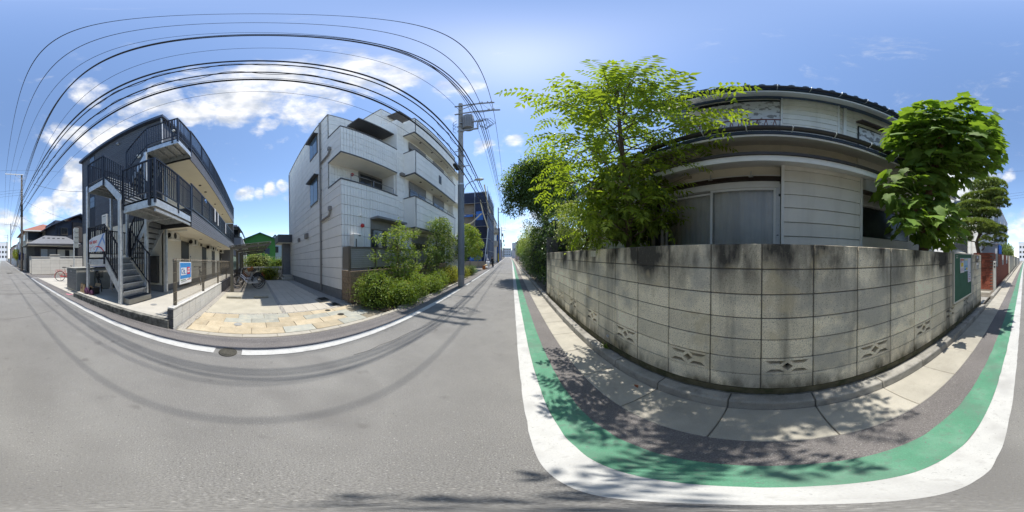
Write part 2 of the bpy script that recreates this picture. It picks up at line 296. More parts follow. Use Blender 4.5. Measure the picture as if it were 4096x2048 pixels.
class MB:
    """collects shapes (world coordinates) and links them as ONE mesh object"""
    def __init__(s):
        s.v = []; s.f = []; s.mi = []; s.m = 0
    def add(s, vs, fs):
        o = len(s.v); s.v.extend([tuple(p) for p in vs])
        for f in fs:
            s.f.append(tuple(i + o for i in f)); s.mi.append(s.m)
        return s
    def box(s, x0, x1, y0, y1, z0, z1):
        if x0 > x1: x0, x1 = x1, x0
        if y0 > y1: y0, y1 = y1, y0
        if z0 > z1: z0, z1 = z1, z0
        return s.add([(x0, y0, z0), (x1, y0, z0), (x1, y1, z0), (x0, y1, z0), (x0, y0, z1), (x1, y0, z1), (x1, y1, z1), (x0, y1, z1)],
                     [(0, 3, 2, 1), (4, 5, 6, 7), (0, 1, 5, 4), (1, 2, 6, 5), (2, 3, 7, 6), (3, 0, 4, 7)])
    def cbox(s, c, sx, sy, sz, M=None):
        pts = [Vector((a * sx / 2, b * sy / 2, d * sz / 2)) for d in (-1, 1) for b in (-1, 1) for a in (-1, 1)]
        if M is not None: pts = [M @ p for p in pts]
        c = Vector(c); pts = [p + c for p in pts]
        return s.add(pts, [(0, 2, 3, 1), (4, 5, 7, 6), (0, 1, 5, 4), (1, 3, 7, 5), (3, 2, 6, 7), (2, 0, 4, 6)])
    def bar(s, p, q, w, h, up=(0, 0, 1)):
        """rectangular bar from p to q, w across, h along up"""
        p, q = Vector(p), Vector(q); d = (q - p)
        if d.length < 1e-6: return s
        d.normalize(); up = Vector(up)
        if abs(d.dot(up)) > 0.98: up = Vector((0, 1, 0)) if abs(d.y) < 0.9 else Vector((1, 0, 0))
        sd_ = d.cross(up).normalized(); u = sd_.cross(d).normalized()
        a, b = sd_ * w / 2, u * h / 2
        return s.add([p - a - b, p + a - b, p + a + b, p - a + b, q - a - b, q + a - b, q + a + b, q - a + b],
                     [(0, 1, 2, 3), (7, 6, 5, 4), (0, 4, 5, 1), (1, 5, 6, 2), (2, 6, 7, 3), (3, 7, 4, 0)])
    def tube(s, pts, r, n=6, cap=True):
        pts = [Vector(p) for p in pts]
        rr = r if isinstance(r, (list, tuple)) else [r] * len(pts)
        rings = []; prev = None
        for i, p in enumerate(pts):
            d = (pts[min(i + 1, len(pts) - 1)] - pts[max(i - 1, 0)])
            if d.length < 1e-9: d = Vector((0, 0, 1))
            d.normalize()
            if prev is None:
                u = Vector((0, 0, 1)) if abs(d.z) < 0.95 else Vector((1, 0, 0))
                a = d.cross(u).normalized()
            else:
                a = (prev - d * prev.dot(d))
                a = a.normalized() if a.length > 1e-6 else d.orthogonal().normalized()
            prev = a; b = d.cross(a)
            rings.append([p + (a * math.cos(t) + b * math.sin(t)) * rr[i] for t in [2 * math.pi * k / n for k in range(n)]])
        vs = [v for r_ in rings for v in r_]; fs = []
        for i in range(len(rings) - 1):
            for k in range(n):
                fs.append((i * n + k, i * n + (k + 1) % n, (i + 1) * n + (k + 1) % n, (i + 1) * n + k))
        if cap:
            fs.append(tuple(range(n))[::-1]); fs.append(tuple((len(rings) - 1) * n + k for k in range(n)))
        return s.add(vs, fs)
    def cyl(s, p, q, r, r2=None, n=12):
        return s.tube([p, q], [r, r if r2 is None else r2], n)
    def prism(s, poly, ax, a, b):
        """poly of 2-tuples in the plane normal to axis ax ('x','y','z'), extruded from a to b"""
        def P(u, v, t):
            return (t, u, v) if ax == 'x' else ((u, t, v) if ax == 'y' else (u, v, t))
        n = len(poly); vs = [P(u, v, a) for u, v in poly] + [P(u, v, b) for u, v in poly]
        fs = [tuple(range(n))[::-1], tuple(range(n, 2 * n))] + [(i, (i + 1) % n, n + (i + 1) % n, n + i) for i in range(n)]
        return s.add(vs, fs)
    def ball(s, c, rx, ry=None, rz=None, n=10, m=7):
        ry = rx if ry is None else ry; rz = rx if rz is None else rz
        vs = [(c[0], c[1], c[2] - rz)]
        for i in range(1, m):
            t = math.pi * i / m
            for k in range(n):
                a = 2 * math.pi * k / n
                vs.append((c[0] + rx * math.sin(t) * math.cos(a), c[1] + ry * math.sin(t) * math.sin(a), c[2] - rz * math.cos(t)))
        vs.append((c[0], c[1], c[2] + rz)); fs = []
        for k in range(n): fs.append((0, 1 + (k + 1) % n, 1 + k))
        for i in range(m - 2):
            for k in range(n):
                fs.append((1 + i * n + k, 1 + i * n + (k + 1) % n, 1 + (i + 1) * n + (k + 1) % n, 1 + (i + 1) * n + k))
        l = len(vs) - 1
        for k in range(n): fs.append((l, 1 + (m - 2) * n + k, 1 + (m - 2) * n + (k + 1) % n))
        return s.add(vs, fs)
    def ring(s, c, R_, r, ax='x', n=24, m=6, a0=0, a1=2 * math.pi):
        pts = []
        full = abs(a1 - a0) > 6.2
        k = n if full else n + 1
        for i in range(k + (1 if full else 0)):
            t = a0 + (a1 - a0) * i / n; u, v = R_ * math.cos(t), R_ * math.sin(t)
            pts.append((c[0], c[1] + u, c[2] + v) if ax == 'x' else ((c[0] + u, c[1], c[2] + v) if ax == 'y' else (c[0] + u, c[1] + v, c[2])))
        return s.tube(pts, r, m, cap=not full)
    def build(s, name, mats, parent=None, smooth=False, bev=0.0, free=False):
        base = wloc(parent) if parent is not None else Vector((0, 0, 0))
        vs = s.v
        if LEAN[0] and not free:
            vs = [(x, y, z + lean(x)) for x, y, z in vs]
        me = bpy.data.meshes.new(name)
        me.from_pydata([(x - base.x, y - base.y, z - base.z) for x, y, z in vs], [], s.f)
        mats = mats if isinstance(mats, (list, tuple)) else [mats]
        for m in mats: me.materials.append(m)
        if len(mats) > 1: me.polygons.foreach_set('material_index', s.mi)
        if smooth: me.polygons.foreach_set('use_smooth', [True] * len(me.polygons))
        me.update()
        if smooth:
            try: me.set_sharp_from_angle(angle=R(40))
            except Exception: pass
        if bev:
            bm = bmesh.new(); bm.from_mesh(me)
            bmesh.ops.recalc_face_normals(bm, faces=bm.faces)
            bmesh.ops.bevel(bm, geom=[e for e in bm.edges if e.calc_face_angle(0) > 0.5], offset=bev, segments=1, affect='EDGES', clamp_overlap=True)
            bm.to_mesh(me); bm.free()
        o = bpy.data.objects.new(name, me); COL.objects.link(o)
        if parent is not None: o.parent = parent
        return o

def one(name, mb, mats, label, cat, group=None, smooth=False, kind=None, bev=0.0):
    """a thing that is a single mesh, with its origin at its base"""
    xs = [p[0] for p in mb.v]; ys = [p[1] for p in mb.v]; zs = [p[2] for p in mb.v]
    o = mb.build(name, mats, None, smooth, bev)
    c = Vector(((min(xs) + max(xs)) / 2, (min(ys) + max(ys)) / 2, min(zs)))
    o.data.transform(Matrix.Translation(-c)); o.location = c
    return setp(o, label, cat, group, kind)

def inst(name, src, parent, loc, rot=(0, 0, 0), scale=(1, 1, 1)):
    """another object that shares the mesh of src"""
    o = bpy.data.objects.new(name, src.data if hasattr(src, 'data') else src); COL.objects.link(o)
    o.parent = parent; b = wloc(parent) if parent is not None else Vector((0, 0, 0))
    loc = Vector(loc)
    if LEAN[0]: loc.z += lean(loc.x)
    o.location = loc - b; o.rotation_euler = rot; o.scale = scale
    return o

def copy_tree(o, parent=None):
    c = o.copy(); COL.objects.link(c); c.parent = parent
    for ch in list(o.children): copy_tree(ch, c)
    return c

def mesh_box(name, sx, sy, sz, mt, bev=0.004):
    b = MB().cbox((0, 0, 0), sx, sy, sz)
    sv = LEAN[0]; LEAN[0] = False
    o = b.build(name, mt, None, bev=bev); LEAN[0] = sv
    me = o.data; bpy.data.objects.remove(o); return me

def text(name, body, size, mt, parent, loc, rot, align='LEFT', extrude=0.001, bold=0.0, sx=1.0):
    cu = bpy.data.curves.new(name, 'FONT'); cu.body = body; cu.size = size; cu.align_x = align; cu.extrude = extrude; cu.offset = bold
    cu.resolution_u = 2
    t = bpy.data.objects.new('lettering_source', cu); COL.objects.link(t)
    me = bpy.data.meshes.new_from_object(t.evaluated_get(bpy.context.evaluated_depsgraph_get()))
    bpy.data.objects.remove(t); me.materials.clear(); me.materials.append(mt)
    o = bpy.data.objects.new(name, me); COL.objects.link(o); o.parent = parent
    o.location = Vector(loc) - (wloc(parent) if parent is not None else Vector((0, 0, 0))); o.rotation_euler = rot; o.scale = (sx, 1, 1)
    return setp(o, kind='stuff')

# --- foliage -------------------------------------------------------------
def leaf_quad(mb, p, d, n, ln, w, fold=0.25):
    """a pointed leaf: 4 triangles folded along the midrib"""
    d = d.normalized(); sdv = d.cross(n)
    if sdv.length < 1e-5: sdv = d.orthogonal()
    sdv.normalize(); nn = sdv.cross(d)
    m = p + d * ln * 0.45; t = p + d * ln - nn * ln * 0.12
    a = m + sdv * w / 2 + nn * w * fold; b = m - sdv * w / 2 + nn * w * fold
    mb.add([p, a, t, b, m], [(0, 4, 1), (1, 4, 2), (2, 4, 3), (3, 4, 0)])

def rand_dir(r=rnd):
    while True:
        v = Vector((r.uniform(-1, 1), r.uniform(-1, 1), r.uniform(-1, 1)))
        if 0.05 < v.length < 1: return v.normalized()

def clumps(blobs, n, r, shell=0.55):
    """points in a union of ellipsoids, denser towards the outside, broken up by noise"""
    tot = sum(b[3] * b[4] * b[5] for b in blobs); out = []
    for (x, y, z, a, b, c) in blobs:
        k = max(3, int(n * a * b * c / tot))
        for _ in range(k):
            d = rand_dir(r); q = shell + (1 - shell) * r.random() ** 0.6
            f = 1.0 + 0.35 * mnoise.noise(Vector((x + d.x * 2.2, y + d.y * 2.2, z + d.z * 2.2)) * 1.3)
            out.append((Vector((x + d.x * a * q * f, y + d.y * b * q * f, z + d.z * c * q * f)), d))
    return out

def leafy(mb, blobs, n_tw, per, ln, w, r, droop=0.3, spread=0.12, shell=0.5):
    """twigs with a few leaves each, spread through the crown's volume"""
    for p, d in clumps(blobs, n_tw, r, shell):
        ax = (d * 0.8 + rand_dir(r) * 0.7 + Vector((0, 0, 0.15))).normalized()
        for _ in range(per):
            q = p + rand_dir(r) * spread * r.random() + ax * spread * r.uniform(-0.4, 1.0)
            dd = (ax * 0.5 + rand_dir(r) * 0.9 + Vector((0, 0, -droop))).normalized()
            nn = (Vector((0, 0, 1)) + rand_dir(r) * 0.6).normalized()
            k = r.uniform(0.7, 1.25)
            leaf_quad(mb, q, dd, nn, ln * k, w * k)

def limb(mb, p, q, r0, r1, r, wob=0.08, n=5):
    p, q = Vector(p), Vector(q); L_ = (q - p).length; pts = [p]; rs = [r0]
    for i in range(1, n):
        t = i / n; pts.append(p.lerp(q, t) + rand_dir(r) * wob * L_ * math.sin(t * math.pi)); rs.append(r0 + (r1 - r0) * t)
    pts.append(q); rs.append(r1)
    mb.tube(pts, rs, 7); return pts
# ------------------------------------------------------------------ ground, road, gutter
def interp(tab, y):
    if y <= tab[0][0]: return tab[0][1]
    for (a, u), (b, v) in zip(tab, tab[1:]):
        if y <= b: return u + (v - u) * (y - a) / (b - a)
    return tab[-1][1]
LTAB = [(-160, -5.2), (-50, -2.80), (-12, -2.33), (-4, -2.19), (0, -2.115), (8, -2.125), (17, -2.18), (35, -2.5), (140, -4.6), (260, -9.0)]
RTAB = [(-160, -2.3), (-50, -0.42), (-15, -0.075), (0, 0.0), (30, 0.13), (60, 0.1), (140, -1.4), (260, -5.5)]
YS = [-160, -110, -80, -60, -50, -40, -30, -22, -15, -12, -9, -6, -4, -2, 0, 2, 4, 6, 8, 10, 13, 17, 22, 26, 30, 35, 45, 60, 80, 100, 140, 200, 260]
def lx(y): return interp(LTAB, y)
def rx(y): return interp(RTAB, y)
def strip(fa, fb, z, y0=-160, y1=260, ys=None, jit=0.0):
    mb = MB(); yy = [y for y in (ys or YS) if y0 < y < y1]
    if jit: yy = sorted(set(yy + [round(-9 + .11 * k, 3) for k in range(190) if y0 < -9 + .11 * k < y1]))
    yy = [y0] + yy + [y1]
    vs = []
    for y in yy: vs += [(fa(y) + rnd.uniform(-jit, jit), y, z), (fb(y) + rnd.uniform(-jit, jit), y, z)]
    mb.add(vs, [(2 * i, 2 * i + 1, 2 * i + 3, 2 * i + 2) for i in range(len(yy) - 1)])
    return mb

g = MB()
xs = [-1500, -400, -120, -60, -26, -20, -12, -8, -5, -3, 0.9, 3, 8, 30, 120, 400, 1500]; ys_ = [-1500, -400, -160, -80, -40, -20, -8, 0, 8, 20, 40, 80, 160, 400, 1500]
gv = [(x, y, -0.06 + lean(x)) for y in ys_ for x in xs]; nx = len(xs)
g.add(gv, [(j * nx + i, j * nx + i + 1, (j + 1) * nx + i + 1, (j + 1) * nx + i) for j in range(len(ys_) - 1) for i in range(nx - 1)])
setp(g.build('ground', mat('far_ground', (0.22, 0.20, 0.17), 0.95, 0.2, 0.5)), kind='structure')
setp(strip(lambda y: lx(y) - 0.62, lambda y: rx(y) + 0.70, 0.0).build('road', asphalt), kind='structure')
setp(strip(lambda y: lx(y) - 0.60, lambda y: lx(y) - 0.15, 0.004).build('road_shoulder', asphalt2), kind='structure')
setp(strip(lambda y: rx(y) + 0.443, lambda y: rx(y) + 0.692, 0.004).build('road_shoulder', asphalt2), kind='structure')
setp(strip(lambda y: rx(y) + 0.085, lambda y: rx(y) + 0.240, 0.008, jit=.004).build('white_edge_marking', white_paint), kind='structure')
setp(strip(lambda y: rx(y) + 0.240, lambda y: rx(y) + 0.443, 0.006, -150, 60, jit=.004).build('green_lane_marking', green_paint), kind='structure')
for (a, b) in ((-160, -19.6), (-17.9, -14.9), (-11.9, -0.57), (-0.19, 6.7), (7.7, 8.5), (8.9, 17.0), (21.5, 260)):
    setp(strip(lambda y: lx(y) - 0.155, lx, 0.009, a, b, jit=.004).build('white_edge_marking', white_paint), kind='structure')
# short return of the line into the side lot
setp(MB().box(-3.0, -2.3, -12.0, -11.85, 0.004, 0.010).build('white_edge_marking', white_paint), kind='structure')
setp(MB().box(-2.95, -2.32, -14.95, -14.8, 0.004, 0.010).build('white_edge_marking', white_paint), kind='structure')
# faint cross seams where the road was patched
for y0 in (-6.6, -11.0, 13.4):
    setp(MB().box(lx(y0) + 0.05, 0.06, y0, y0 + 0.018, 0.0, 0.004).build('road_seam', mat('seam_tar', (0.075, 0.073, 0.07), 0.9)), kind='structure')

crk = mat('crack_dark', (0.125, 0.122, 0.117), 0.95)
for (x, y, dx, dy, n_) in ((-1.75, 1.2, .02, .22, 16), (-1.5, -4.2, .16, .05, 9)):
    k_ = MB(); p_ = Vector((x, y, .0025)); w_ = .004
    for i in range(n_):
        q_ = p_ + Vector((dx + rnd.uniform(-.05, .05), dy + rnd.uniform(-.05, .05), 0)); k_.bar(p_, q_, w_ * (1 - i / n_) + .002, .003); p_ = q_
    setp(k_.build('road_crack', crk), kind='structure')

def manhole(x, y, r, label, m, group='small covers set in the ground', z=0.006, ln=False):
    mb = MB(); n = 28
    LEAN[0] = ln
    mb.cyl((x, y, z - 0.02), (x, y, z + 0.004), r, n=n)
    o_ = thing('manhole_cover', label, 'manhole cover', (x, y, z + (lean(x) if ln else 0)), group)
    mb.build('lid', m, o_)
    k = MB(); k.ring((x, y, z + 0.004), r * 0.96, r * 0.035, 'z', 28, 5); k.ring((x, y, z + 0.004), r * 0.72, r * 0.03, 'z', 24, 5)
    k.build('rim', m, o_)
    k = MB()
    for i in range(-3, 4):
        w = math.sqrt(max(0, 0.45 - (i * 0.18) ** 2)) * r
        k.bar((x - w, y + i * 0.18 * r, z + 0.006), (x + w, y + i * 0.18 * r, z + 0.006), r * 0.07, 0.006)
    setp(k.build('tread_pattern', m, o_), kind='stuff')
    LEAN[0] = False
iron = mat('cast_iron', (0.085, 0.08, 0.065), 0.7, 0.3, 20, metal=0.3, fine=0.2)
cover_grey = mat('cover_grey', (0.34, 0.34, 0.33), 0.8, 0.12, 15)
manhole(-2.185, -0.38, 0.125, 'round cast iron cover in the gap of the white road line', iron)
manhole(-1.05, -16.2, 0.3, 'round manhole lid out in the middle of the road', iron)

# L-gutter: 0.6 m concrete plates with an upstand, joints show
gut = strip(lambda y: rx(y) + 0.690, lambda y: rx(y) + 1.10, 0.004, 14.4, 260).build('gutter', concrete)
setp(gut, kind='structure')
setp(strip(lambda y: rx(y) + 0.690, lambda y: rx(y) + 1.10, 0.004, -160, -15.6).build('gutter', concrete), kind='structure')
plate_me = mesh_box('gutter_plate', 0.385, 0.594, 0.05, concrete, 0.006)
kb = MB().prism([(-0.062, -0.10), (0.062, -0.10), (0.062, 0.055), (-0.035, 0.055), (-0.050, 0.045)], 'y', -0.296, 0.296)
ko = kb.build('kerb_stone', concrete_old, None, bev=0.006); kerb_me = ko.data; bpy.data.objects.remove(ko)
setp(strip(lambda y: rx(y) + 0.688, lambda y: rx(y) + 1.2, -0.012, -15.8, 14.6).build('gutter_bed', kerb_dark), kind='structure')
kerb_root = MB().box(1.09, 1.2, 14.4, 60, 0, 0.10).build('kerb', concrete_old); setp(kerb_root, kind='structure')
setp(MB().box(1.06, 1.17, -60, -15.6, 0, 0.08).build('kerb', concrete_old), kind='structure')
y = -0.645 - 25 * 0.6
while y < 14.4:
    o = inst('gutter_plate', plate_me, gut, (rx(y) + 0.8825, y, -0.014), (rnd.uniform(-.004, .004), R(1.2) + rnd.uniform(-.006, .006), 0))
    if not (-5.6 < y < -4.7):
        inst('kerb_stone', kerb_me, kerb_root, (rx(y) + 1.137, y, 0.055 + rnd.uniform(-.003, .003)), (0, rnd.uniform(-.01, .01), rnd.uniform(-.004, .004)))
    y += 0.6
setp(MB().box(1.19, 1.30, -4.7, 14, 0.02, 0.098).build('wall_footing_strip', kerb_dark), kind='structure')
setp(MB().box(1.25, 2.4, -4.7, 5.5, -0.05, 0.16).build('yard_ground', gravel_g), kind='structure')
setp(MB().box(1.19, 12, -30, -4.72, -0.05, 0.05).build('yard_ground', gravel_g), kind='structure')
setp(MB().box(1.19, 12, 5.5, 60, -0.05, 0.06).build('yard_ground', gravel_g), kind='structure')

# ------------------------------------------------------------------ block wall
wall = thing('block_wall', 'weathered concrete block wall with pierced vent blocks in front of the white sided house', 'wall', (1.27, 0.4, 0.1))
PITCH, ZT = 0.1955, 1.555
JY = 0.038
blk = mesh_box('block', 0.085, 0.391, PITCH - 0.0085, block_mat, 0.005)
blk_half = mesh_box('block', 0.085, 0.20, PITCH - 0.0085, block_mat, 0.005)
blk_end = mesh_box('block', 0.085, 0.276, PITCH - 0.0085, block_mat, 0.005)
def vent_mesh():
    bm = bmesh.new(); hw, hh = 0.195, (PITCH - 0.0085) / 2
    outer = [(-hw, -hh), (hw, -hh), (hw, hh), (-hw, hh)]
    holes = []
    for s in (-1, 1):
        holes.append([(s * 0.165, 0.072), (s * 0.018, 0.072), (s * 0.052, 0.034), (s * 0.125, 0.034)])
        holes.append([(s * 0.165, -0.066), (s * 0.018, -0.066), (s * 0.060, -0.026), (s * 0.125, -0.026)])
    holes.append([(-0.045, 0.004), (0, 0.050), (0.045, 0.004), (0, -0.042)])
    x0, x1 = -0.0425, 0.0425
    loops = []
    for lp in [outer] + holes:
        vs = [bm.verts.new((x0, u, v)) for u, v in lp]
        loops.append((vs, [bm.edges.new((vs[i], vs[(i + 1) % len(vs)])) for i in range(len(vs))]))
    bmesh.ops.triangle_fill(bm, use_beauty=True, use_dissolve=False, edges=[e for _, es in loops for e in es])
    for vs, es in loops:
        bk = [bm.verts.new((x1, v.co.y, v.co.z)) for v in vs]
        for i in range(len(vs)): bm.faces.new((vs[i], vs[(i + 1) % len(vs)], bk[(i + 1) % len(vs)], bk[i]))
    bmesh.ops.recalc_face_normals(bm, faces=bm.faces)
    me = bpy.data.meshes.new('vent_block'); bm.to_mesh(me); bm.free(); me.materials.append(block_mat); return me
vent_me = vent_mesh()
core = MB()
for c in range(7):
    zt = ZT - c * PITCH; zb = zt - PITCH
    if c == 5:
        core.box(1.232, 1.30, -4.64, 5.44, zb - 0.006, zb + 0.006)
        for k in range(-12, 14):
            yj = JY + 0.4 * k
            if -4.6 < yj < 5.4: core.box(1.232, 1.30, yj - 0.006, yj + 0.006, zb, zt)
        MB().box(1.296, 1.306, -4.64, 5.44, zb, zt).build('vent_shade_sheet', mat('vent_dark', (.02, .02, .018), .95), wall)  # added dark sheet: the shade in the holes is put into its colour
    else:
        core.box(1.2315, 1.30, -4.64, 5.44, zb + (0.0 if c != 4 else 0.0), zt - (0.004 if c == 0 else 0))
    for k in range(-13, 14):
        yc = JY + 0.4 * k + 0.2; zc = (zt + zb) / 2
        x = 1.2625 + rnd.uniform(-0.0025, 0.0025); r = (0, rnd.uniform(-.006, .006), rnd.uniform(-.004, .004))
        if k == -12:      # last short block at the end of the wall
            inst('block', blk_end, wall, (x, -4.362 - 0.142, zc), r); continue
        if k == -13: continue
        if k == 13:
            inst('block', blk_half, wall, (x, 5.238 + 0.106, zc), r); continue
        if c == 5 and (k % 2) == 1 and k > -11:
            inst('vent_block', vent_me, wall, (x, yc, zc)); continue
        inst('block', blk, wall, (x, yc, zc), r)
core.build('mortar_core', mortar_mat, wall)
foot = MB().box(1.224, 1.31, -4.65, 5.45, 0.06, ZT - 7 * PITCH - 0.004); foot.build('footing', mat('wall_footing', (0.13, 0.115, 0.07), 0.95, 0.3, 9, 0.4, 80, stain=((0.05, 0.055, 0.02), 0.8, 7, 0.45, 0.62)), wall)
# weep pipe and the small things fixed in the wall
wp = MB().tube([(1.20, 1.79, 0.30), (1.26, 1.79, 0.315)], 0.022, 10).build('weep_pipe', mat('pipe_grey', (0.35, 0.37, 0.4), 0.5), wall)
plt = MB().box(1.212, 1.2195, 2.12, 2.28, 1.44, 1.53).build('house_number_plate', mat('old_plate', (0.55, 0.53, 0.47), 0.6, 0.2, 20), wall)
# raised dark wall behind the far end
dw = thing('boundary_wall', 'dark stained taller wall end behind the block wall at the hedge', 'wall', (1.7, 5.6, 0.1))
for i in range(3):
    for j in range(10):
        MB().box(1.235 + i * 0.42, 1.645 + i * 0.42, 5.47, 5.57, 0.1 + j * 0.2 + 0.004, 0.1 + j * 0.2 + 0.196).build('block', ldark_mat, dw)
# mailbox and nameplate at the road end of the wall
mb_ = thing('wall_mailbox', 'grey metal mailbox slot with a nameplate set in the wall end', 'mailbox', (1.21, -4.2, 1.18))
MB().box(1.196, 1.2195, -4.30, -4.06, 1.16, 1.355).build('front_plate', mat('mailbox_grey', (0.33, 0.33, 0.31), 0.5, 0.1, 10, metal=0.3), mb_)
MB().box(1.190, 1.196, -4.27, -4.09, 1.28, 1.33).build('flap', mat('label_white', (0.7, 0.7, 0.7), 0.5), mb_)
MB().box(1.190, 1.196, -4.27, -4.09, 1.18, 1.26).build('flap', mat('mailbox_light', (0.42, 0.42, 0.40), 0.5, metal=0.3), mb_)
np_ = thing('nameplate', 'small nameplate at the top of the wall end over the mailbox', 'nameplate', (1.21, -4.2, 1.43))
MB().box(1.202, 1.2195, -4.32, -4.05, 1.40, 1.53).build('plate', mat('plate_dark', (0.16, 0.15, 0.13), 0.6, 0.2, 12), np_)
MB().box(1.198, 1.202, -4.25, -4.14, 1.45, 1.51).build('label_strip', mat('label_blue', (0.45, 0.5, 0.62), 0.5), np_)

# ------------------------------------------------------------------ notice board
nb = thing('notice_board', 'green notice board in a silver frame hung on the block wall', 'notice board', (1.2, -3.12, 0.63))
Y0, Y1, Z0, Z1 = -2.625, -3.63, 0.628, 1.557
MB().box(1.186, 1.216, Y1, Y0, Z0, Z1).build('panel', mat('board_green', (0.045, 0.135, 0.085), 0.8, 0.12, 6, stain=((0.08, 0.17, 0.12), 0.5, 9, 0.5, 0.8)), nb)
silver = mat('frame_silver', (0.6, 0.6, 0.58), 0.35, 0.05, 8, metal=0.6)
for a in ((Y1 - .002, Y1 + .022, Z0, Z1), (Y0 - .022, Y0 + .002, Z0, Z1)): MB().box(1.176, 1.2185, *a).build('frame', silver, nb)
for a in ((Z0 - .002, Z0 + .022), (Z1 - .022, Z1 + .002)): MB().box(1.178, 1.2180, Y1 + 0.023, Y0 - 0.023, *a).build('frame', silver, nb)
def sheet(mb, x, ya, yb, za, zb, bow=0.012, n=6):
    vs = []; 
    for i in range(n + 1):
        t = i / n; z = za + (zb - za) * t; b = bow * (1 - t) ** 2
        vs += [(x - b, ya, z), (x - b, yb, z)]
    mb.add(vs, [(2 * i, 2 * i + 1, 2 * i + 3, 2 * i + 2) for i in range(n)]); return mb
paper = mat('poster_paper', (0.72, 0.72, 0.72), 0.7, 0.03, 8)
def poster(nm, label, ya, yb, za, zb, base, blocks, grp='papers on the notice board'):
    p = thing(nm, label, 'poster', (1.18, (ya + yb) / 2, za), grp)
    sheet(MB(), 1.184, ya, yb, za, zb, 0.01).build('sheet', base, p)
    for (u0, u1, v0, v1, m) in blocks:
        MB().box(1.1745, 1.1755 , yb + (ya - yb) * u0, yb + (ya - yb) * u1, za + (zb - za) * v0, za + (zb - za) * v1).build('printed_field', m, p)
P = lambda n, c: mat('print_' + n, c, 0.7, 0.08, 20)
poster('poster', 'white poster with yellow sun and orange heading, first on the green board', -2.91, -3.12, 1.17, 1.46, paper,
       [(0.05, .95, .82, .95, P('orange', (.55, .25, .2))), (.25, .8, .42, .68, P('yellow', (.75, .6, .08))), (.1, .9, .1, .3, P('pale', (.6, .55, .62))), (0.55, .95, .7, .8, P('violet', (.45, .4, .6)))])
poster('poster', 'light blue poster with yellow patches, middle of the green board', -3.125, -3.34, 1.185, 1.46, P('skyblue', (.35, .55, .72)),
       [(0.1, .9, .82, .96, P('paleyellow', (.7, .68, .4))), (.1, .5, .1, .28, P('yellow', (.75, .6, .08))), (.0, 1, 0, .06, P('white', (.7, .72, .75))), (.0, 1.0, .36, .42, P('blue', (.16, .33, .6))), (.55, .9, .12, .2, P('darkblue', (.05, .14, .3)))])
poster('poster', 'long narrow pale sheet with small print hanging on the green board', -3.35, -3.56, 0.93, 1.46, mat('paper_lilac', (.66, .66, .74), .7),
       [(.15, .5, .38, .40, P('ink', (.2, .22, .35))), (.5, .85, .30, .32, P('ink', (.2, .22, .35))), (.15, .75, .22, .24, P('ink', (.2, .22, .35))), (.3, .45, .08, .14, P('redink', (.55, .12, .12))), (.6, .75, .12, .17, P('redink', (.55, .12, .12)))])
pm = mat('pin_white', (.75, .75, .72), 0.4)
for (yy, zz) in ((-2.74, 1.50), (-2.79, 1.50), (-2.74, 1.465), (-2.79, 1.465)):
    MB().cyl((1.178, yy, zz), (1.186, yy, zz), 0.009, n=8).build('pin', pm, nb)

# ------------------------------------------------------------------ the white sided house
house = thing('white_house', 'white two storey house with lap siding, dark gutters and a peeling upstairs shutter', 'house', (3.2, 0, 0.1))
core_m = MB(); core_m.m = 0
core_m.box(2.36, 7.5, -3.9, 4.3, 0.1, 3.2); core_m.build('wall', house_white, house)
MB().box(2.80, 7.5, -3.2, 1.55, 3.2, 5.75).build('upper_wall', house_white, house)
def boards(name, x, ya, yb, zs, thick=0.02, m=house_white, parent=house):
    for za, zb in zip(zs, zs[1:]):
        MB().add([(x, yb, za + .004), (x, ya, za + .004), (x + .012, ya, zb - .003), (x + .012, yb, zb - .003),
                  (x + thick + .01, yb, za + .004), (x + thick + .01, ya, za + .004), (x + thick + .01, ya, zb - .003), (x + thick + .01, yb, zb - .003)],
                 [(0, 1, 2, 3), (4, 7, 6, 5), (0, 4, 5, 1), (3, 2, 6, 7), (0, 3, 7, 4), (1, 5, 6, 2)]).build(name, m, parent)
shade_joint = mat('siding_gap', (0.30, 0.30, 0.29), 0.9)
# downstairs shutter box with lap boards
MB().box(2.085, 2.36, -1.345, -0.175, 0.4, 2.80).build('shutter_box', shade_joint, house)
boards('siding_board', 2.05, -0.21, -1.31, [1.14, 1.33, 1.525, 1.72, 1.905, 2.10, 2.29, 2.485, 2.67, 2.80])
for yy in (-0.175, -1.315): MB().box(2.035, 2.10, yy - .035, yy + .002, 0.4, 2.80).build('corner_trim', house_trim, house)
# ground floor glazed doors
MB().box(2.24, 2.37, -0.17, 4.2, 0.4, 1.0).build('sill_wall', house_white, house)
win = MB().box(2.30, 2.34, -0.16, 1.62, 0.8, 2.50).build('room_behind', dark_in, house)
def window_sash(x, ya, yb, za, zb, fr=0.035):
    o = MB().box(x - .012, x + .025, ya, yb, zb - fr, zb).build('window_frame', house_trim, house)
    MB().box(x - .012, x + .025, ya, yb, za, za + fr).build('bottom_rail', house_trim, o)
    for yy in (ya, yb - fr): MB().box(x - .014, x + .027, yy, yy + fr, za, zb).build('stile', house_trim, o)
    MB().box(x + .003, x + .008, ya + fr, yb - fr, za + fr, zb - fr).build('pane', pane_clear, o)
window_sash(2.20, -0.115, 0.80, 0.7, 2.44)
window_sash(2.235, 0.765, 1.60, 0.7, 2.42)
def curtain(x, ya, yb, za, zb, nw, amp):
    mb = MB(); n = nw * 6; vs = []
    for i in range(n + 1):
        t = i / n; yy = ya + (yb - ya) * t
        xx = x + amp * math.sin(t * nw * 2 * math.pi + 0.6 * math.sin(t * 9)) 
        vs += [(xx, yy, za), (xx + 0.3 * amp, yy, zb)]
    mb.add(vs, [(2 * i, 2 * i + 1, 2 * i + 3, 2 * i + 2) for i in range(n)])
    return mb
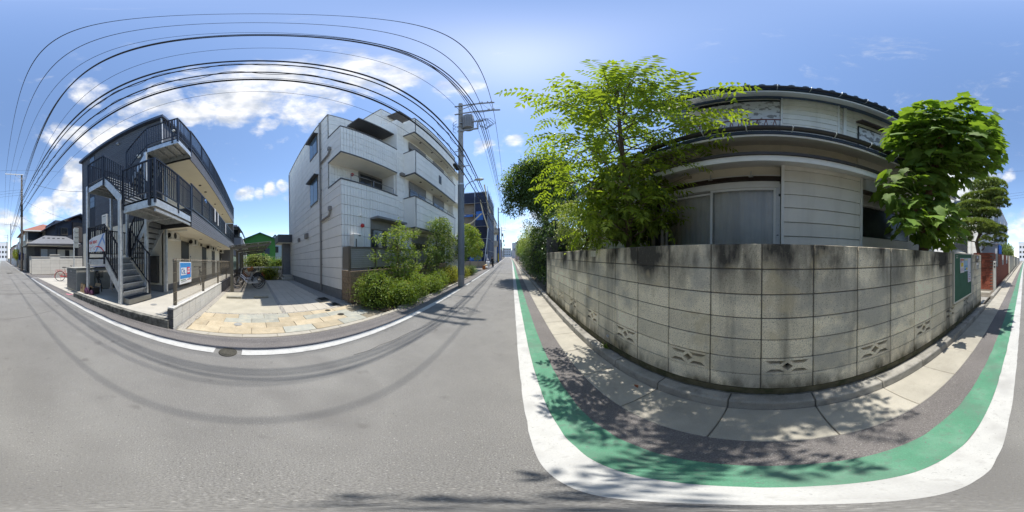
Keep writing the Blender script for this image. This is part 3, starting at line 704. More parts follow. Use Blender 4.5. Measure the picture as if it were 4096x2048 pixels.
setp(curtain(2.255, -0.08, 0.76, 0.7, 2.42, 9, 0.006).build('curtain', curtain_mat, house, True), 'flat grey lace curtain behind the right pane')
curtain(2.268, 0.82, 1.57, 0.7, 2.40, 9, 0.010).build('curtain', curtain_mat, house, True)
MB().box(2.17, 2.25, -0.16, 1.62, 2.44, 2.54).build('window_header', house_trim, house)
MB().box(2.13, 2.20, -0.17, 1.60, 2.545, 2.605).build('shutter_rail', mat('rail_brown', (0.035, 0.022, 0.016), 0.5, 0.2, 10), house)
for yy in (0.22, 0.78): 
    c = MB(); c.box(2.105, 2.135, yy - .03, yy + .03, 2.585, 2.60); c.cyl((2.12, yy, 2.59), (2.14, yy, 2.69), 0.008, n=6); c.build('rail_clip', galv, house)
pipe_ = MB().tube([(2.16, 1.62, 2.60), (2.14, 1.35, 2.68), (2.15, 1.16, 2.73), (2.19, 1.10, 2.74)], 0.022, 8).build('hose', mat('hose_tan', (0.42, 0.36, 0.27), 0.7, 0.15, 15), house)
MB().box(2.175, 2.205, -0.172, -0.117, 0.5, 2.5).build('jamb', trim_peel, house)
MB().box(2.21, 2.37, -0.17, 1.66, 2.605, 3.3).build('wall_band', beige_wall, house)
MB().box(2.205, 2.37, -1.345, -0.172, 2.81, 3.3).build('wall_band', beige_wall, house)
MB().box(2.19, 2.21, -0.17, 1.66, 2.615, 2.66).build('band_trim', house_trim, house)
# canopy over the glazed doors
cn = MB().prism([(1.72, 2.605), (1.72, 2.69), (2.22, 2.90), (2.22, 2.815)], 'y', -1.43, 2.05)
cn.build('canopy', house_trim, house)
MB().prism([(1.700, 2.690), (1.700, 2.735), (1.735, 2.745), (2.2, 2.94), (2.2, 2.905), (1.735, 2.70)], 'y', -1.45, 2.07).build('canopy_flashing', mat('flashing_brown', (0.05, 0.042, 0.038), 0.45, 0.1, 10), house)
MB().box(2.19, 2.36, -3.9, -1.35, 2.6, 3.3).build('wall_band', house_white, house)
MB().box(2.19, 2.36, 1.66, 4.2, 1.0, 3.3).build('wall_band', house_white, house)
boards('siding_board', 2.165, 4.2, 1.98, [0.95 + 0.2 * i for i in range(11)])
for yy in (1.70, 1.86): MB().box(2.11, 2.18, yy - .03, yy + .03, 0.3, 2.75).build('dark_post', mat('post_dark', (0.02, 0.025, 0.035), 0.5), house)
MB().cyl((2.12, 1.78, 0.3), (2.12, 1.78, 2.9), 0.03, n=10).build('downpipe', mat('pipe_cream', (0.5, 0.47, 0.4), 0.6), house)
# pent roof between the floors
MB().prism([(1.68, 2.985), (2.26, 3.285), (2.26, 3.30), (1.68, 3.02)], 'y', -3.9, 3.9).build('soffit', mat('soffit_grey', (0.80, 0.785, 0.75), 0.8, 0.04, 3), house)
def gutter(xc, zc, ya, yb, r, m, nm='roof_gutter'):
    mb = MB(); n = 9; prof = [(xc + r * math.cos(math.pi + math.pi * i / (n - 1)), zc + r * math.sin(math.pi + math.pi * i / (n - 1))) for i in range(n)]
    prof += [(xc + (r - .006) * math.cos(2 * math.pi - math.pi * i / (n - 1)), zc + (r - .006) * math.sin(2 * math.pi - math.pi * i / (n - 1))) for i in range(n)]
    mb.prism(prof, 'y', ya, yb); return mb.build(nm, m, house)
gut_m = mat('gutter_brown_black', (0.022, 0.021, 0.024), 0.35, 0.1, 8, spec=0.6)
gutter(1.635, 3.115, -3.95, 3.95, 0.044, gut_m)
for i in range(-8, 9):
    yy = 0.22 - 0.465 * i
    if -3.9 < yy < 3.9:
        b_ = MB(); b_.tube([(1.70, yy, 3.095), (1.64, yy, 3.062), (1.588, yy, 3.085), (1.583, yy, 3.13)], 0.007, 5); b_.build('gutter_bracket', galv, house)
roofm = mat('roof_tile_blue', (0.085, 0.125, 0.21), 0.3, 0.15, 10, spec=0.6, rand=0.12)
MB().prism([(1.69, 3.10), (2.80, 3.62), (2.80, 3.56), (1.69, 3.05)], 'y', -3.9, 3.9).build('pent_roof', roofm, house)
# upstairs
boards('siding_board', 2.715, -0.24, -1.24, [3.6 + 0.19 * i for i in range(11)], thick=0.03)
MB().box(2.75, 2.81, -1.26, -0.2, 3.5, 5.72).build('shutter_box', shade_joint, house)
for yy in (-0.20, -1.23): MB().box(2.70, 2.76, yy - .035, yy, 3.5, 5.62).build('corner_trim', house_trim, house)
MB().box(2.74, 2.79, -1.43, -1.37, 3.5, 5.62).build('corner_trim', house_trim, house)
boards('siding_board', 2.78, -1.44, -3.2, [3.6 + 0.19 * i for i in range(11)], thick=0.015)
boards('siding_board', 2.78, -1.265, -1.365, [3.6 + 0.19 * i for i in range(11)], thick=0.015)
sh = MB().box(2.735, 2.79, -0.19, 0.60, 4.25, 5.28).build('shutter', peeling, house)
sh2 = MB().box(2.755, 2.80, 0.61, 1.45, 4.25, 5.26).build('shutter', peeling, house)
MB().box(2.72, 2.80, -0.19, 1.5, 5.29, 5.34).build('shutter_rail', black_mat, house)
MB().box(2.76, 2.81, -0.19, 1.5, 5.35, 5.7).build('wall_band', house_white, house)
rail_red = mat('rail_rust_red', (0.16, 0.05, 0.04), 0.6, 0.2, 12)
br = MB().bar((2.60, -0.2, 4.36), (2.60, 1.45, 4.36), 0.02, 0.02); 
for i in range(12): 
    yy = -0.15 + i * 0.14; br.bar((2.60, yy, 4.0), (2.60, yy + 0.05, 4.35), 0.012, 0.012); br.bar((2.60, yy + 0.10, 4.0), (2.60, yy + 0.05, 4.35), 0.012, 0.012)
br.build('balcony_rail', rail_red, house)
MB().prism([(2.27, 5.08), (2.80, 5.55), (2.80, 5.60), (2.27, 5.13)], 'y', -3.5, 1.95).build('eave_soffit', mat('soffit_grey', (0.6, 0.6, 0.59)), house)
gutter(2.215, 5.24, -3.55, 1.98, 0.045, mat('gutter_blue_black', (0.02, 0.026, 0.045), 0.35, 0.1, 8, spec=0.6))
for i in range(12):
    yy = 1.75 - 0.465 * i
    MB().tube([(2.29, yy, 5.21), (2.22, yy, 5.172), (2.155, yy, 5.20), (2.15, yy, 5.255)], 0.007, 5).build('gutter_bracket', galv, house)
roof = MB().add([(2.24, -3.5, 5.20), (2.24, 1.95, 5.20), (4.9, 0.2, 6.5), (4.9, -2.0, 6.5), (7.7, 1.95, 5.20), (7.7, -3.5, 5.20)],
                [(0, 1, 2, 3), (1, 4, 2), (4, 5, 3, 2), (5, 0, 3)]).build('roof', roofm, house)
tl = MB().cyl((2.2, 0, 5.27), (2.52, 0, 5.42), 0.055, n=8); to = tl.build('roof_tile', roofm, None); tme = to.data; bpy.data.objects.remove(to)
for i in range(27): inst('roof_tile', tme, roof, (0, 1.9 - i * 0.2, 0))
hd = MB().prism([(2.56, 4.86), (2.80, 4.98), (2.80, 5.04), (2.55, 4.89)], 'y', -2.35, -1.66).build('window_hood', mat('hood_brown', (.07, .045, .04), .5), house)
w2 = MB().box(2.765, 2.80, -2.28, -1.72, 3.9, 4.80).build('window', peeling, house)
MB().box(2.755, 2.80, -1.72, -1.70, 3.9, 4.83).build('window_frame', black_mat, house); MB().box(2.755, 2.80, -2.28, -1.72, 4.80, 4.83).build('window_frame', black_mat, house)
# side window in the recess beyond the shutter box
MB().box(2.30, 2.37, -2.75, -1.36, 0.4, 1.80).build('wall_band', house_white, house)
MB().box(2.34, 2.37, -2.75, -1.36, 1.82, 2.36).build('window', mat('window_dark', (0.04, 0.045, 0.045), 0.15, 0.3, 3, spec=0.7), house)
MB().box(2.28, 2.37, -2.75, -1.36, 2.37, 2.46).build('window_header', house_trim, house)
MB().prism([(2.0, 2.52), (2.36, 2.66), (2.36, 2.61), (2.0, 2.48)], 'y', -2.9, -1.36).build('canopy', mat('hood_brown', (.07, .045, .04)), house)
# ------------------------------------------------------------------ lots on the left side of the street
LEAN[0] = True
def sub_sheet(name, x0, x1, y0, y1, z, m, n=8, kind='structure', thick=0.03):
    mb = MB(); xs_ = [x0 + (x1 - x0) * i / n for i in range(n + 1)]
    for a, b in zip(xs_, xs_[1:]): mb.box(a, b, y0, y1, z - thick, z)
    o = mb.build(name, m); return setp(o, kind=kind)
# raised concrete platform of the dark apartment house
plat = sub_sheet('apartment_platform', -17.5, -2.80, -5.45, -1.66, 0.19, plat_mat, 10, thick=0.22)
kerb_l = thing('platform_kerb', 'mossy concrete kerb edging the apartment platform at the road', 'kerb', (-2.75, -3.5, 0))
for i in range(6):
    a = -1.60 - i * 0.65
    MB().box(-2.80, -2.69, a - 0.645, a, -0.02, 0.195 - 0.008 * i).build('kerb_stone', kerb_dark, kerb_l, bev=0.008)
# front lot with the red bicycle (beyond the platform)
sub_sheet('side_lot', -9, -2.85, -11.7, -5.52, 0.012, plat_mat, 6)
sub_sheet('side_lot_asphalt', -9, -2.88, -14.4, -11.72, 0.010, asphalt2, 4)
# stone paving, 0.6 x 0.3 slabs in running bond
pave = setp(MB().box(-4.04, -2.71, -1.44, 2.9, -0.03, 0.006).build('stone_paving', stone_grout), kind='structure')
slab_a = mesh_box('paving_slab', 0.289, 0.592, 0.03, stone_cream, 0.004)
slab_b = mesh_box('paving_slab', 0.289, 0.592, 0.03, stone_grey, 0.004)
hal_a = mesh_box('paving_slab', 0.289, 0.292, 0.03, stone_cream, 0.004)
rows = [-2.99, -3.285, -3.58, -3.875]
starts = [-0.076, 0.21, -0.087, 0.20]
greys = {(0, 1), (0, 3), (2, -1), (2, 0), (2, 2), (2, 3), (3, 4), (3, 0), (1, 3), (3, -1)}
for ri, (x, s0) in enumerate(zip(rows, starts)):
    for k in range(-3, 6):
        yc = s0 + 0.6 * k + 0.3
        if yc < -1.0 - 0.15 or yc > 2.6: 
            if -1.38 < yc < -1.0: inst('paving_slab', hal_a, pave, (x, yc + 0.14, 0.0), (rnd.uniform(-.004, .004), 0, 0))
            continue
        inst('paving_slab', slab_b if (ri, k) in greys else slab_a, pave, (x, yc, 0.0), (rnd.uniform(-.004, .004), rnd.uniform(-.004, .004), 0))
edge_me = mesh_box('edge_stone', 0.118, 0.596, 0.06, mat('edge_stone', (0.40, 0.37, 0.31), 0.9, 0.12, 8, rand=0.08), 0.006)
for k in range(12): inst('edge_stone', edge_me, pave, (-2.775, -1.13 + 0.6 * k, -0.016))
# concrete parking strip and tiled walk
lot = setp(MB().box(-12.2, -4.09, -1.30, 0.68, -0.06, 0.008).build('parking_lot', lot_mat), kind='structure')
for (x, y) in ((-6.0, -0.79), (-6.09, 0.22)):
    MB().box(x - 0.09, x + 0.09, y - 0.27, y + 0.27, 0.008, 0.10).build('wheel_stop', mat('wheel_stop', (0.36, 0.34, 0.28), 0.9, 0.15, 8), lot, bev=0.02)
walk = setp(MB().box(-12.2, -4.12, 0.79, 2.32, -0.06, -0.002).build('tiled_walk', stone_grout), kind='structure')
tile_me = mesh_box('floor_tile', 0.594, 0.296, 0.03, tile_mat, 0.002)
i = 0; x = -4.42
while x > -12.0:
    for j in range(5):
        yy = 0.94 + 0.302 * j
        if -5.55 < x < -4.9 and yy > 2.05: continue
        inst('floor_tile', tile_me, walk, (x, yy, -0.006), (0, 0, 0))
    x -= 0.6
sub_sheet('building_apron', -13.5, -4.1, 2.31, 2.90, -0.03, pebble_mat, 6)
# drain grates at the white building's corner
for (x0, x1, y0, y1) in ((-5.50, -5.03, 2.15, 2.50), (-4.62, -4.22, 2.18, 2.46), (-4.10, -3.93, 2.3, 2.47)):
    gr = thing('drain_grate', {-5.50: 'dark drain grate at the white building, farther one', -4.62: 'dark drain grate at the corner of the tiled walk', -4.10: 'small dark drain grate beside the brown block wall'}[x0], 'drain grate', ((x0 + x1) / 2, (y0 + y1) / 2, lean((x0 + x1) / 2)), 'drain grates by the walk')
    f = MB(); f.box(x0, x1, y0, y0 + .02, 0, .014); f.box(x0, x1, y1 - .02, y1, 0, .014); f.box(x0, x0 + .02, y0 + .02, y1 - .02, 0, .013); f.box(x1 - .02, x1, y0 + .02, y1 - .02, 0, .013)
    f.build('rim', grey_metal, gr); MB().box(x0 + .02, x1 - .02, y0 + .02, y1 - .02, 0, .005).build('pit', black_mat, gr)
    k = 0; xx = x0 + 0.04
    s_ = MB()
    while xx < x1 - 0.03: s_.box(xx, xx + .008, y0 + .02, y1 - .02, .005, .012); xx += 0.022
    setp(s_.build('bars', iron, gr), kind='stuff')
manhole(-3.317, -0.36, 0.085, 'small pale round cover in the yellow stone paving', cover_grey, z=0.016, ln=True)
manhole(-3.89, 1.85, 0.075, 'small dark round cover on the paving by the tiled walk', iron, z=0.016, ln=True)
manhole(-3.41, 1.97, 0.085, 'dark round cover on the paving nearer the road edge', iron, z=0.016, ln=True)
manhole(-3.55, -2.55, 0.09, 'round grey cover on the platform beside the stair foot', cover_grey, z=0.192, ln=True)
LEAN[0] = True
# pebbles between the paving and the strips
def pebbles(name, areas, n, label, smin=0.012, smax=0.03):
    mb = MB(); r = random.Random(5)
    for (x0, x1, y0, y1, z) in areas:
        for _ in range(int(n * abs((x1 - x0) * (y1 - y0)))):
            c = Vector((r.uniform(x0, x1), r.uniform(y0, y1), z)); s = r.uniform(smin, smax)
            vs = [c + Vector((a * s * r.uniform(.7, 1.2), b * s * r.uniform(.7, 1.2), d * s * r.uniform(.5, .8))) for a, b, d in ((1, 0, 0), (-1, 0, 0), (0, 1, 0), (0, -1, 0), (0, 0, 1), (0, 0, -1))]
            mb.add(vs, [(0, 2, 4), (2, 1, 4), (1, 3, 4), (3, 0, 4), (2, 0, 5), (1, 2, 5), (3, 1, 5), (0, 3, 5)])
    o = mb.build(name, pebble_mat, None, True); return setp(o, label, 'pebbles', kind='stuff')
pebbles('pebbles', [(-7.2, -2.8, -1.46, -1.31, 0.012), (-12, -4.1, 0.68, 0.79, 0.005), (-13, -4.15, 2.34, 2.80, -0.02), (-4.1, -4.03, -1.3, 2.3, 0.008)], 2600, 'pale pebbles filling the joints beside the walk and wall')

# ------------------------------------------------------------------ small block wall with mesh fence
sw = thing('low_block_wall', 'low grey block wall under the wire mesh fence beside the parking', 'wall', (-6, -1.55, lean(-6)))
b_w = mesh_box('block', 0.391, 0.11, 0.191, lblock_mat, 0.003); b_d = mesh_box('block', 0.391, 0.11, 0.191, ldark_mat, 0.003)
MB().box(-11.2, -2.75, -1.605, -1.515, -0.12, 0.455).build('core', mat('block_joint_grey', (0.30, 0.295, 0.28), 0.95), sw)
for i in range(21):
    xc = -2.92 - 0.4 * i
    for j in range(3):
        inst('block', b_w if i < 11 else b_d, sw, (xc, -1.56, -0.055 + 0.1985 * j - (0.0 if j else 0.0)))
    inst('cap', mesh_box('cap', 0.398, 0.135, 0.03, lblock_mat if i < 11 else ldark_mat, 0.003), sw, (xc, -1.56, 0.452))
for j in range(3): MB().box(-2.725, -2.71, -1.625, -1.50, -0.15 + .1985 * j, 0.035 + .1985 * j).build('end_block', ldark_mat, sw)
mf = thing('mesh_fence', 'brown wire mesh fence on the low block wall beside the corridor', 'fence', (-6.5, -1.56, 0.45 + lean(-6.5)))
posts = [-2.93, -4.75, -6.75, -8.75, -10.75]
for i, x in enumerate(posts): MB().box(x - .028, x + .028, -1.60, -1.54, 0.40, 1.44).build('post', brown_metal, mf)
for a, b in zip(posts, posts[1:]):
    p = MB()
    for zz in (0.56, 0.76, 0.96, 1.16, 1.36): p.bar((a, -1.535, zz), (b, -1.535, zz), 0.006, 0.006)
    x = a - 0.03
    while x > b:
        p.tube([(x, -1.535, 0.52), (x, -1.535, 1.34), (x, -1.515, 1.40), (x, -1.545, 1.435), (x, -1.57, 1.40), (x, -1.545, 1.36)], 0.0026, 4); x -= 0.05
    p.bar((a, -1.545, 1.435), (b, -1.545, 1.435), 0.007, 0.007); p.bar((a, -1.52, 1.36), (b, -1.52, 1.36), 0.007, 0.007)
    setp(p.build('mesh_panel', tan_metal, mf), kind='stuff')
p = MB()
for x in (-2.90, -2.86, -2.82):
    p.tube([(x, -1.535, 0.52), (x, -1.535, 1.34), (x, -1.515, 1.40), (x, -1.545, 1.435), (x, -1.57, 1.40), (x, -1.545, 1.36)], 0.003, 4)
for zz in (0.56, 0.76, 0.96, 1.16, 1.36): p.bar((-2.80, -1.535, zz), (-2.93, -1.535, zz), 0.006, 0.006)
setp(p.build('mesh_panel', tan_metal, mf), kind='stuff')
# the company sign on the fence
sg = thing('fence_sign', 'blue sign with a white letter panel and red box on the mesh fence', 'sign', (-3.31, -1.50, 0.9))
W = mat('sign_white', (0.75, 0.76, 0.77), 0.4, 0.02, 5); SB = mat('sign_blue', (0.055, 0.26, 0.62), 0.4, 0.05, 12, stain=((0.10, 0.33, 0.68), 0.6, 30, 0.5, 0.6)); SR = mat('sign_red', (0.62, 0.035, 0.07), 0.4)
sgx0, sgx1, sgz0, sgz1 = -3.63, -3.0, 0.895, 1.37
MB().box(sgx0, sgx1, -1.512, -1.50, sgz0, sgz1).build('panel', W, sg)
MB().box(sgx0 + .025, sgx1 - .025, -1.50, -1.498, sgz0 + .115, sgz1 - .02).build('blue_field', SB, sg)
MB().box(sgx0 + .285, sgx1 - .065, -1.498, -1.496, sgz0 + .19, sgz1 - .125).build('white_field', W, sg)
MB().box(sgx0 + .085, sgx0 + .25, -1.498, -1.496, sgz0 + .20, sgz1 - .115).build('red_border', SR, sg)
LEAN[0] = False
rot_y = (R(90), 0, R(180))   # letters that face +y
SBD = mat('sign_letter_blue', (0.03, 0.14, 0.36), 0.4)
text('letters', 'C', 0.15, SBD, sg, (sgx1 - .075, -1.4955, sgz0 + .222), rot_y, bold=0.006, sx=0.7)
text('letters', '·', 0.14, SBD, sg, (sgx1 - .15, -1.4955, sgz0 + .222), rot_y, bold=0.004)
text('letters', 'h', 0.15, SBD, sg, (sgx1 - .185, -1.4955, sgz0 + .222), rot_y, bold=0.006)
WT = mat('letter_white', (0.8, 0.8, 0.8), 0.4)
for i, row in enumerate(('入居者', '募集中')):
    text('letters', row, 0.048, WT, sg, (sgx0 + .24, -1.4955, sgz0 + .285 - i * 0.062), rot_y, bold=0.001)
for (xa, xb, za, mt_) in ((.30, .47, .205, SBD), (.33, .58, .075, mat('print_green', (.08, .18, .06))), (.28, .56, .04, mat('print_grey', (.3, .3, .3))), (.05, .25, .06, mat('print_red', (.6, .12, .12))), (.05, .16, .092, mat('print_grey', (.3, .3, .3)))):
    MB().box(sgx0 + xa, sgx0 + xb, -1.4965, -1.4955, sgz0 + za, sgz0 + za + .012).build('small_print_line', mt_, sg)
LEAN[0] = True

# ------------------------------------------------------------------ dark apartment house
apt = thing('dark_apartment_house', 'dark sided three storey apartment house with cream corridors and black railings', 'apartment building', (-10, -6, lean(-10)))
AX, AY, AB = -5.35, -3.40, -9.45      # street face, corridor wall, rear
# body: corridor-side wall cream on the ground floor, dark above
MB().box(-16.9, AX - 0.03, AB, AY - 0.02, 0.1, 8.62).build('core_wall', dark_siding, apt)
def siding(name, m, parent, plane, c, a0, a1, z0, z1, pitch, t=0.018):
    z = z0
    while z < z1 - 1e-4:
        zt = min(z + pitch, z1) - 0.004
        if plane == 'x':   # faces +x
            MB().add([(c + t, a0, z), (c + t, a1, z), (c + t * .45, a1, zt), (c + t * .45, a0, zt), (c - .03, a0, z), (c - .03, a1, z), (c - .03, a1, zt), (c - .03, a0, zt)],
                     [(0, 1, 2, 3), (7, 6, 5, 4), (0, 4, 5, 1), (2, 6, 7, 3), (0, 3, 7, 4), (1, 5, 6, 2)]).build(name, m, parent)
        else:              # faces +y
            mb = MB(); n = 6; xs_ = [a0 + (a1 - a0) * i / n for i in range(n + 1)]
            for xa, xb in zip(xs_, xs_[1:]):
                mb.add([(xa, c + t, z), (xb, c + t, z), (xb, c + t * .45, zt), (xa, c + t * .45, zt), (xa, c - .03, z), (xb, c - .03, z), (xb, c - .03, zt), (xa, c - .03, zt)],
                       [(0, 3, 2, 1), (4, 5, 6, 7), (0, 1, 5, 4), (3, 7, 6, 2)])
            mb.build(name, m, parent)
        z += pitch
# street face: dark lap siding above 3.1 m, cream below
siding('siding_board', dark_siding, apt, 'x', AX, -7.95, AY - .0, 3.15, 8.66, 0.152)
siding('siding_board', dark_siding, apt, 'x', AX, AB, -8.52, 3.15, 8.66, 0.152)
dk_panel = mat('siding_panel_dark', (0.03, 0.034, 0.045), 0.6, 0.1, 4)
for (z0, z1) in ((3.15, 4.62), (5.42, 7.5), (8.5, 8.66)): MB().box(AX - .03, AX + .012, -8.5, -7.97, z0, z1).build('siding_panel', dk_panel, apt)
for (z0, z1) in ((4.64, 5.40), (7.52, 8.48)):
    f = MB().box(AX - .03, AX + .022, -8.5, -7.97, z0, z1).build('window', dark_trim, apt)
    MB().box(AX + .022, AX + .026, -8.47, -8.0, z0 + .03, z1 - .03).build('pane', glass_sky, f)
MB().box(AX - .03, AX + .010, AB, AY, 0.45, 3.14).build('ground_floor_wall', beige_wall, apt)
MB().box(AX - .03, AX + .016, AB, AY, 0.1, 0.45).build('foundation', mat('foundation_grey', (0.19, 0.185, 0.18), 0.9, 0.12, 6), apt)
MB().box(AX - .03, AX + .03, AB - .02, AB + .06, 0.4, 8.7).build('corner_trim', dark_trim, apt)
# roof slab with blue metal edge
MB().box(-17.0, AX + 0.20, AB - 0.15, AY + 0.18, 8.66, 8.84).build('roof', roof_blue, apt)
MB().tube([(AX + .10, AY + .06, 8.64), (AX + .10, AY + .06, 8.40), (AX + .02, AY + .03, 8.25), (AX + .02, AY + .03, 5.6)], 0.035, 8).build('downpipe', galv_dull, apt)
MB().ball((AX + .04, -5.85, 8.15), .06, .07, .07).build('vent_cap', galv, apt); MB().box(AX + .01, AX + .12, -5.93, -5.77, 8.12, 8.22).build('vent_hood', grey_metal, apt)
MB().ball((AX + .05, -4.55, 6.55), .06, .12, .13, 8, 6).build('lamp', ac_white, apt)
# heater on the wall over the middle landing
hb = MB().box(AX + .01, AX + .20, -7.05, -6.60, 3.15, 3.86).build('water_heater', ac_white, apt, bev=.015); MB().box(AX + .20, AX + .203, -6.95, -6.70, 3.74, 3.77).build('vent_slot', black_mat, hb)
# corridor wall
MB().box(-16.3, AX + .01, AY - .03, AY, 0.45, 2.62).build('corridor_wall', beige_wall, apt)
MB().box(-16.3, AX + .01, AY - .03, AY + .008, 0.1, 0.45).build('foundation', mat('foundation_grey', (0.19, 0.185, 0.18)), apt)
for (z0, z1) in ((2.95, 5.3), (5.6, 8.6)): MB().box(-16.3, AX + .01, AY - .025, AY - .001, z0, z1).build('upper_corridor_wall', beige_wall if z0 < 5 else dark_siding, apt)
for (fz, z0, z1, x_s) in ((2, 2.60, 3.22, -5.12), (3, 5.34, 5.88, -5.12)):
    mb = MB(); n = 8
    for i in range(n):
        a, b = x_s - (16.4 + x_s) * i / n, x_s - (16.4 + x_s) * (i + 1) / n
        mb.box(b, a, AY, -2.13, z0 + .005, z0 + .30)
    mb.build('corridor_slab', soffit, apt)
    siding('fascia_board', fascia_siding, apt, 'y', -2.12, -16.4, x_s, z0 - .02, z1, 0.078, 0.012)
    MB().box(-16.4, x_s, -2.125, -2.085, z1, z1 + .06).build('fascia_cap', dark_trim, apt)
    MB().box(x_s, x_s + .02, AY, -2.09, z0 - .02, z1 + .05).build('fascia_end', dark_trim, apt)
    # balustrade
    top = z1 + 0.99 if fz == 2 else z1 + 1.05
    tr = MB(); 
    for i in range(8):
        a, b = x_s - (16.4 + x_s) * i / 8, x_s - (16.4 + x_s) * (i + 1) / 8
        tr.bar((a, -2.105, top), (b, -2.105, top), .05, .04)
    tr.build('handrail', navy_rail, apt)
    bars = MB(); x = x_s - .06; k = 0
    while x > -16.4:
        if k % 10 == 0: MB().box(x - .02, x + .02, -2.125, -2.085, z1 + .05, top).build('railing_post', navy_rail, apt)
        else: bars.box(x - .011, x + .011, -2.117, -2.093, z1 + .06, top - .02)
        x -= 0.115; k += 1
    setp(bars.build('railing_bars', navy_rail, apt), kind='stuff')
# doors, air conditioners, vents, intercoms along the ground corridor
door_x = [(-7.86, -7.0), (-10.95, -10.1), (-13.4, -12.55), (-16.1, -15.3)]
for i, (a, b) in enumerate(door_x):
    d = MB().box(a, b, AY, AY + .02, 0.22, 2.36).build('door', door_dark, apt)
    MB().box(a - .02, b + .02, AY, AY + .028, 2.36, 2.39).build('door_frame', brown_metal, d)
    for xx in (a - .02, b): MB().box(xx, xx + .02, AY, AY + .028, 0.22, 2.36).build('door_frame', brown_metal, d)
    hx = a + .07; MB().box(hx, hx + .02, AY + .02, AY + .06, 1.1, 1.35).build('handle', grey_metal, d)
    ix = a - .12 - .1 if i != 2 else b + .1
    ic = MB().box(ix - .06, ix + .06, AY, AY + .03, 1.60, 1.78).build('intercom', ac_white, apt); MB().box(ix - .045, ix + .045, AY + .03, AY + .032, 1.62, 1.70).build('screen', black_mat, ic)
    MB().box(ix - .045, ix + .045, AY, AY + .03, 1.40, 1.55).build('meter_box', black_mat, apt)
for x in (-5.95, -8.25, -11.4, -12.8, -15.8):
    a = MB().box(x - .36, x + .36, AY, AY + .28, 2.30, 2.585).build('air_conditioner', ac_white, apt, bev=.012)
    MB().cyl((x - .36 + .72, AY + .13, 2.44), (x + .375, AY + .13, 2.44), 0.11, n=16).build('fan_grille', black_mat, a)
    MB().cyl((x + .08, AY + .28, 2.44), (x + .08, AY + .292, 2.44), 0.12, n=18).build('fan_grille', black_mat, a)
    MB().box(x - .4, x + .4, AY, AY + .30, 2.275, 2.298).build('bracket', ac_white, a)
for x in (-6.65, -9.1, -9.83, -13.8, -14.2, -16.2):
    v = MB().box(x - .07, x + .07, AY, AY + .10, 2.38, 2.53).build('vent_hood', brown_metal, apt, bev=.02)
for x in (-8.25, -12.5, -13.2): MB().cyl((x, -2.85, 2.585), (x, -2.85, 2.603), .075, n=16).build('ceiling_light', black_mat, apt)
for x in (-7.5, -8.4, -10.5, -13): MB().cyl((x, -2.6, 5.325), (x, -2.6, 5.343), .07, n=16).build('ceiling_light', black_mat, apt)
MB().tube([(-5.52, -3.35, 2.55), (-5.50, -2.42, 2.55)], 0.03, 10).build('tube_lamp', ac_white, apt)
MB().tube([(-5.36, -3.34, 0.2), (-5.36, -3.34, 2.45), (-5.45, -3.3, 2.52)], 0.032, 10).build('downpipe', ac_white, apt)
MB().box(-5.34 + .01, -5.34 + .16, -4.12, -3.55, 0.55, 1.60).build('mailbox_bank', mat('mailbox_dark', (0.05, 0.05, 0.05), 0.5, 0.1, 8), apt)
for i in range(4):
    for j in range(2): MB().box(-5.17, -5.165, -4.10 + .28 * j, -3.85 + .28 * j, 0.58 + .25 * i, 0.80 + .25 * i).build('mailbox_door', mat('mailbox_door', (0.07, 0.068, 0.065), 0.4, metal=.3), apt)
MB().box(-16.45, -16.3, -3.45, -2.15, 0.1, 5.3).build('end_wall', fascia_siding, apt)
# laundry on the upstairs rail
lm = mat('laundry_white', (0.72, 0.73, 0.76), 0.9)
for (x, z) in ((-8.2, 3.5), (-8.9, 3.45), (-11.3, 3.4)):
    l = curtain(0, 0, 0.22, 0, 0.72, 2, 0.02)
    l.v = [(x - v[1], -2.06 + v[0], z + v[2] + .02) for v in l.v]; setp(l.build('laundry', lm, None, True), {-8.2: 'white laundry hanging over the upstairs railing, nearest the stair', -8.9: 'white laundry over the upstairs railing, second from the stair', -11.3: 'white laundry over the upstairs railing, farthest from the stair'}[x], 'laundry', 'laundry on the upstairs railing')
um = MB(); um.tube([(-6.55, -2.06, 4.02), (-6.62, -2.05, 4.12), (-6.7, -2.05, 4.1), (-6.68, -2.05, 3.98)], 0.03, 6); one('umbrella', um, mat('umbrella_blue', (.12, .25, .5), .6), 'blue folded umbrella hooked on the upstairs railing', 'umbrella', smooth=True)
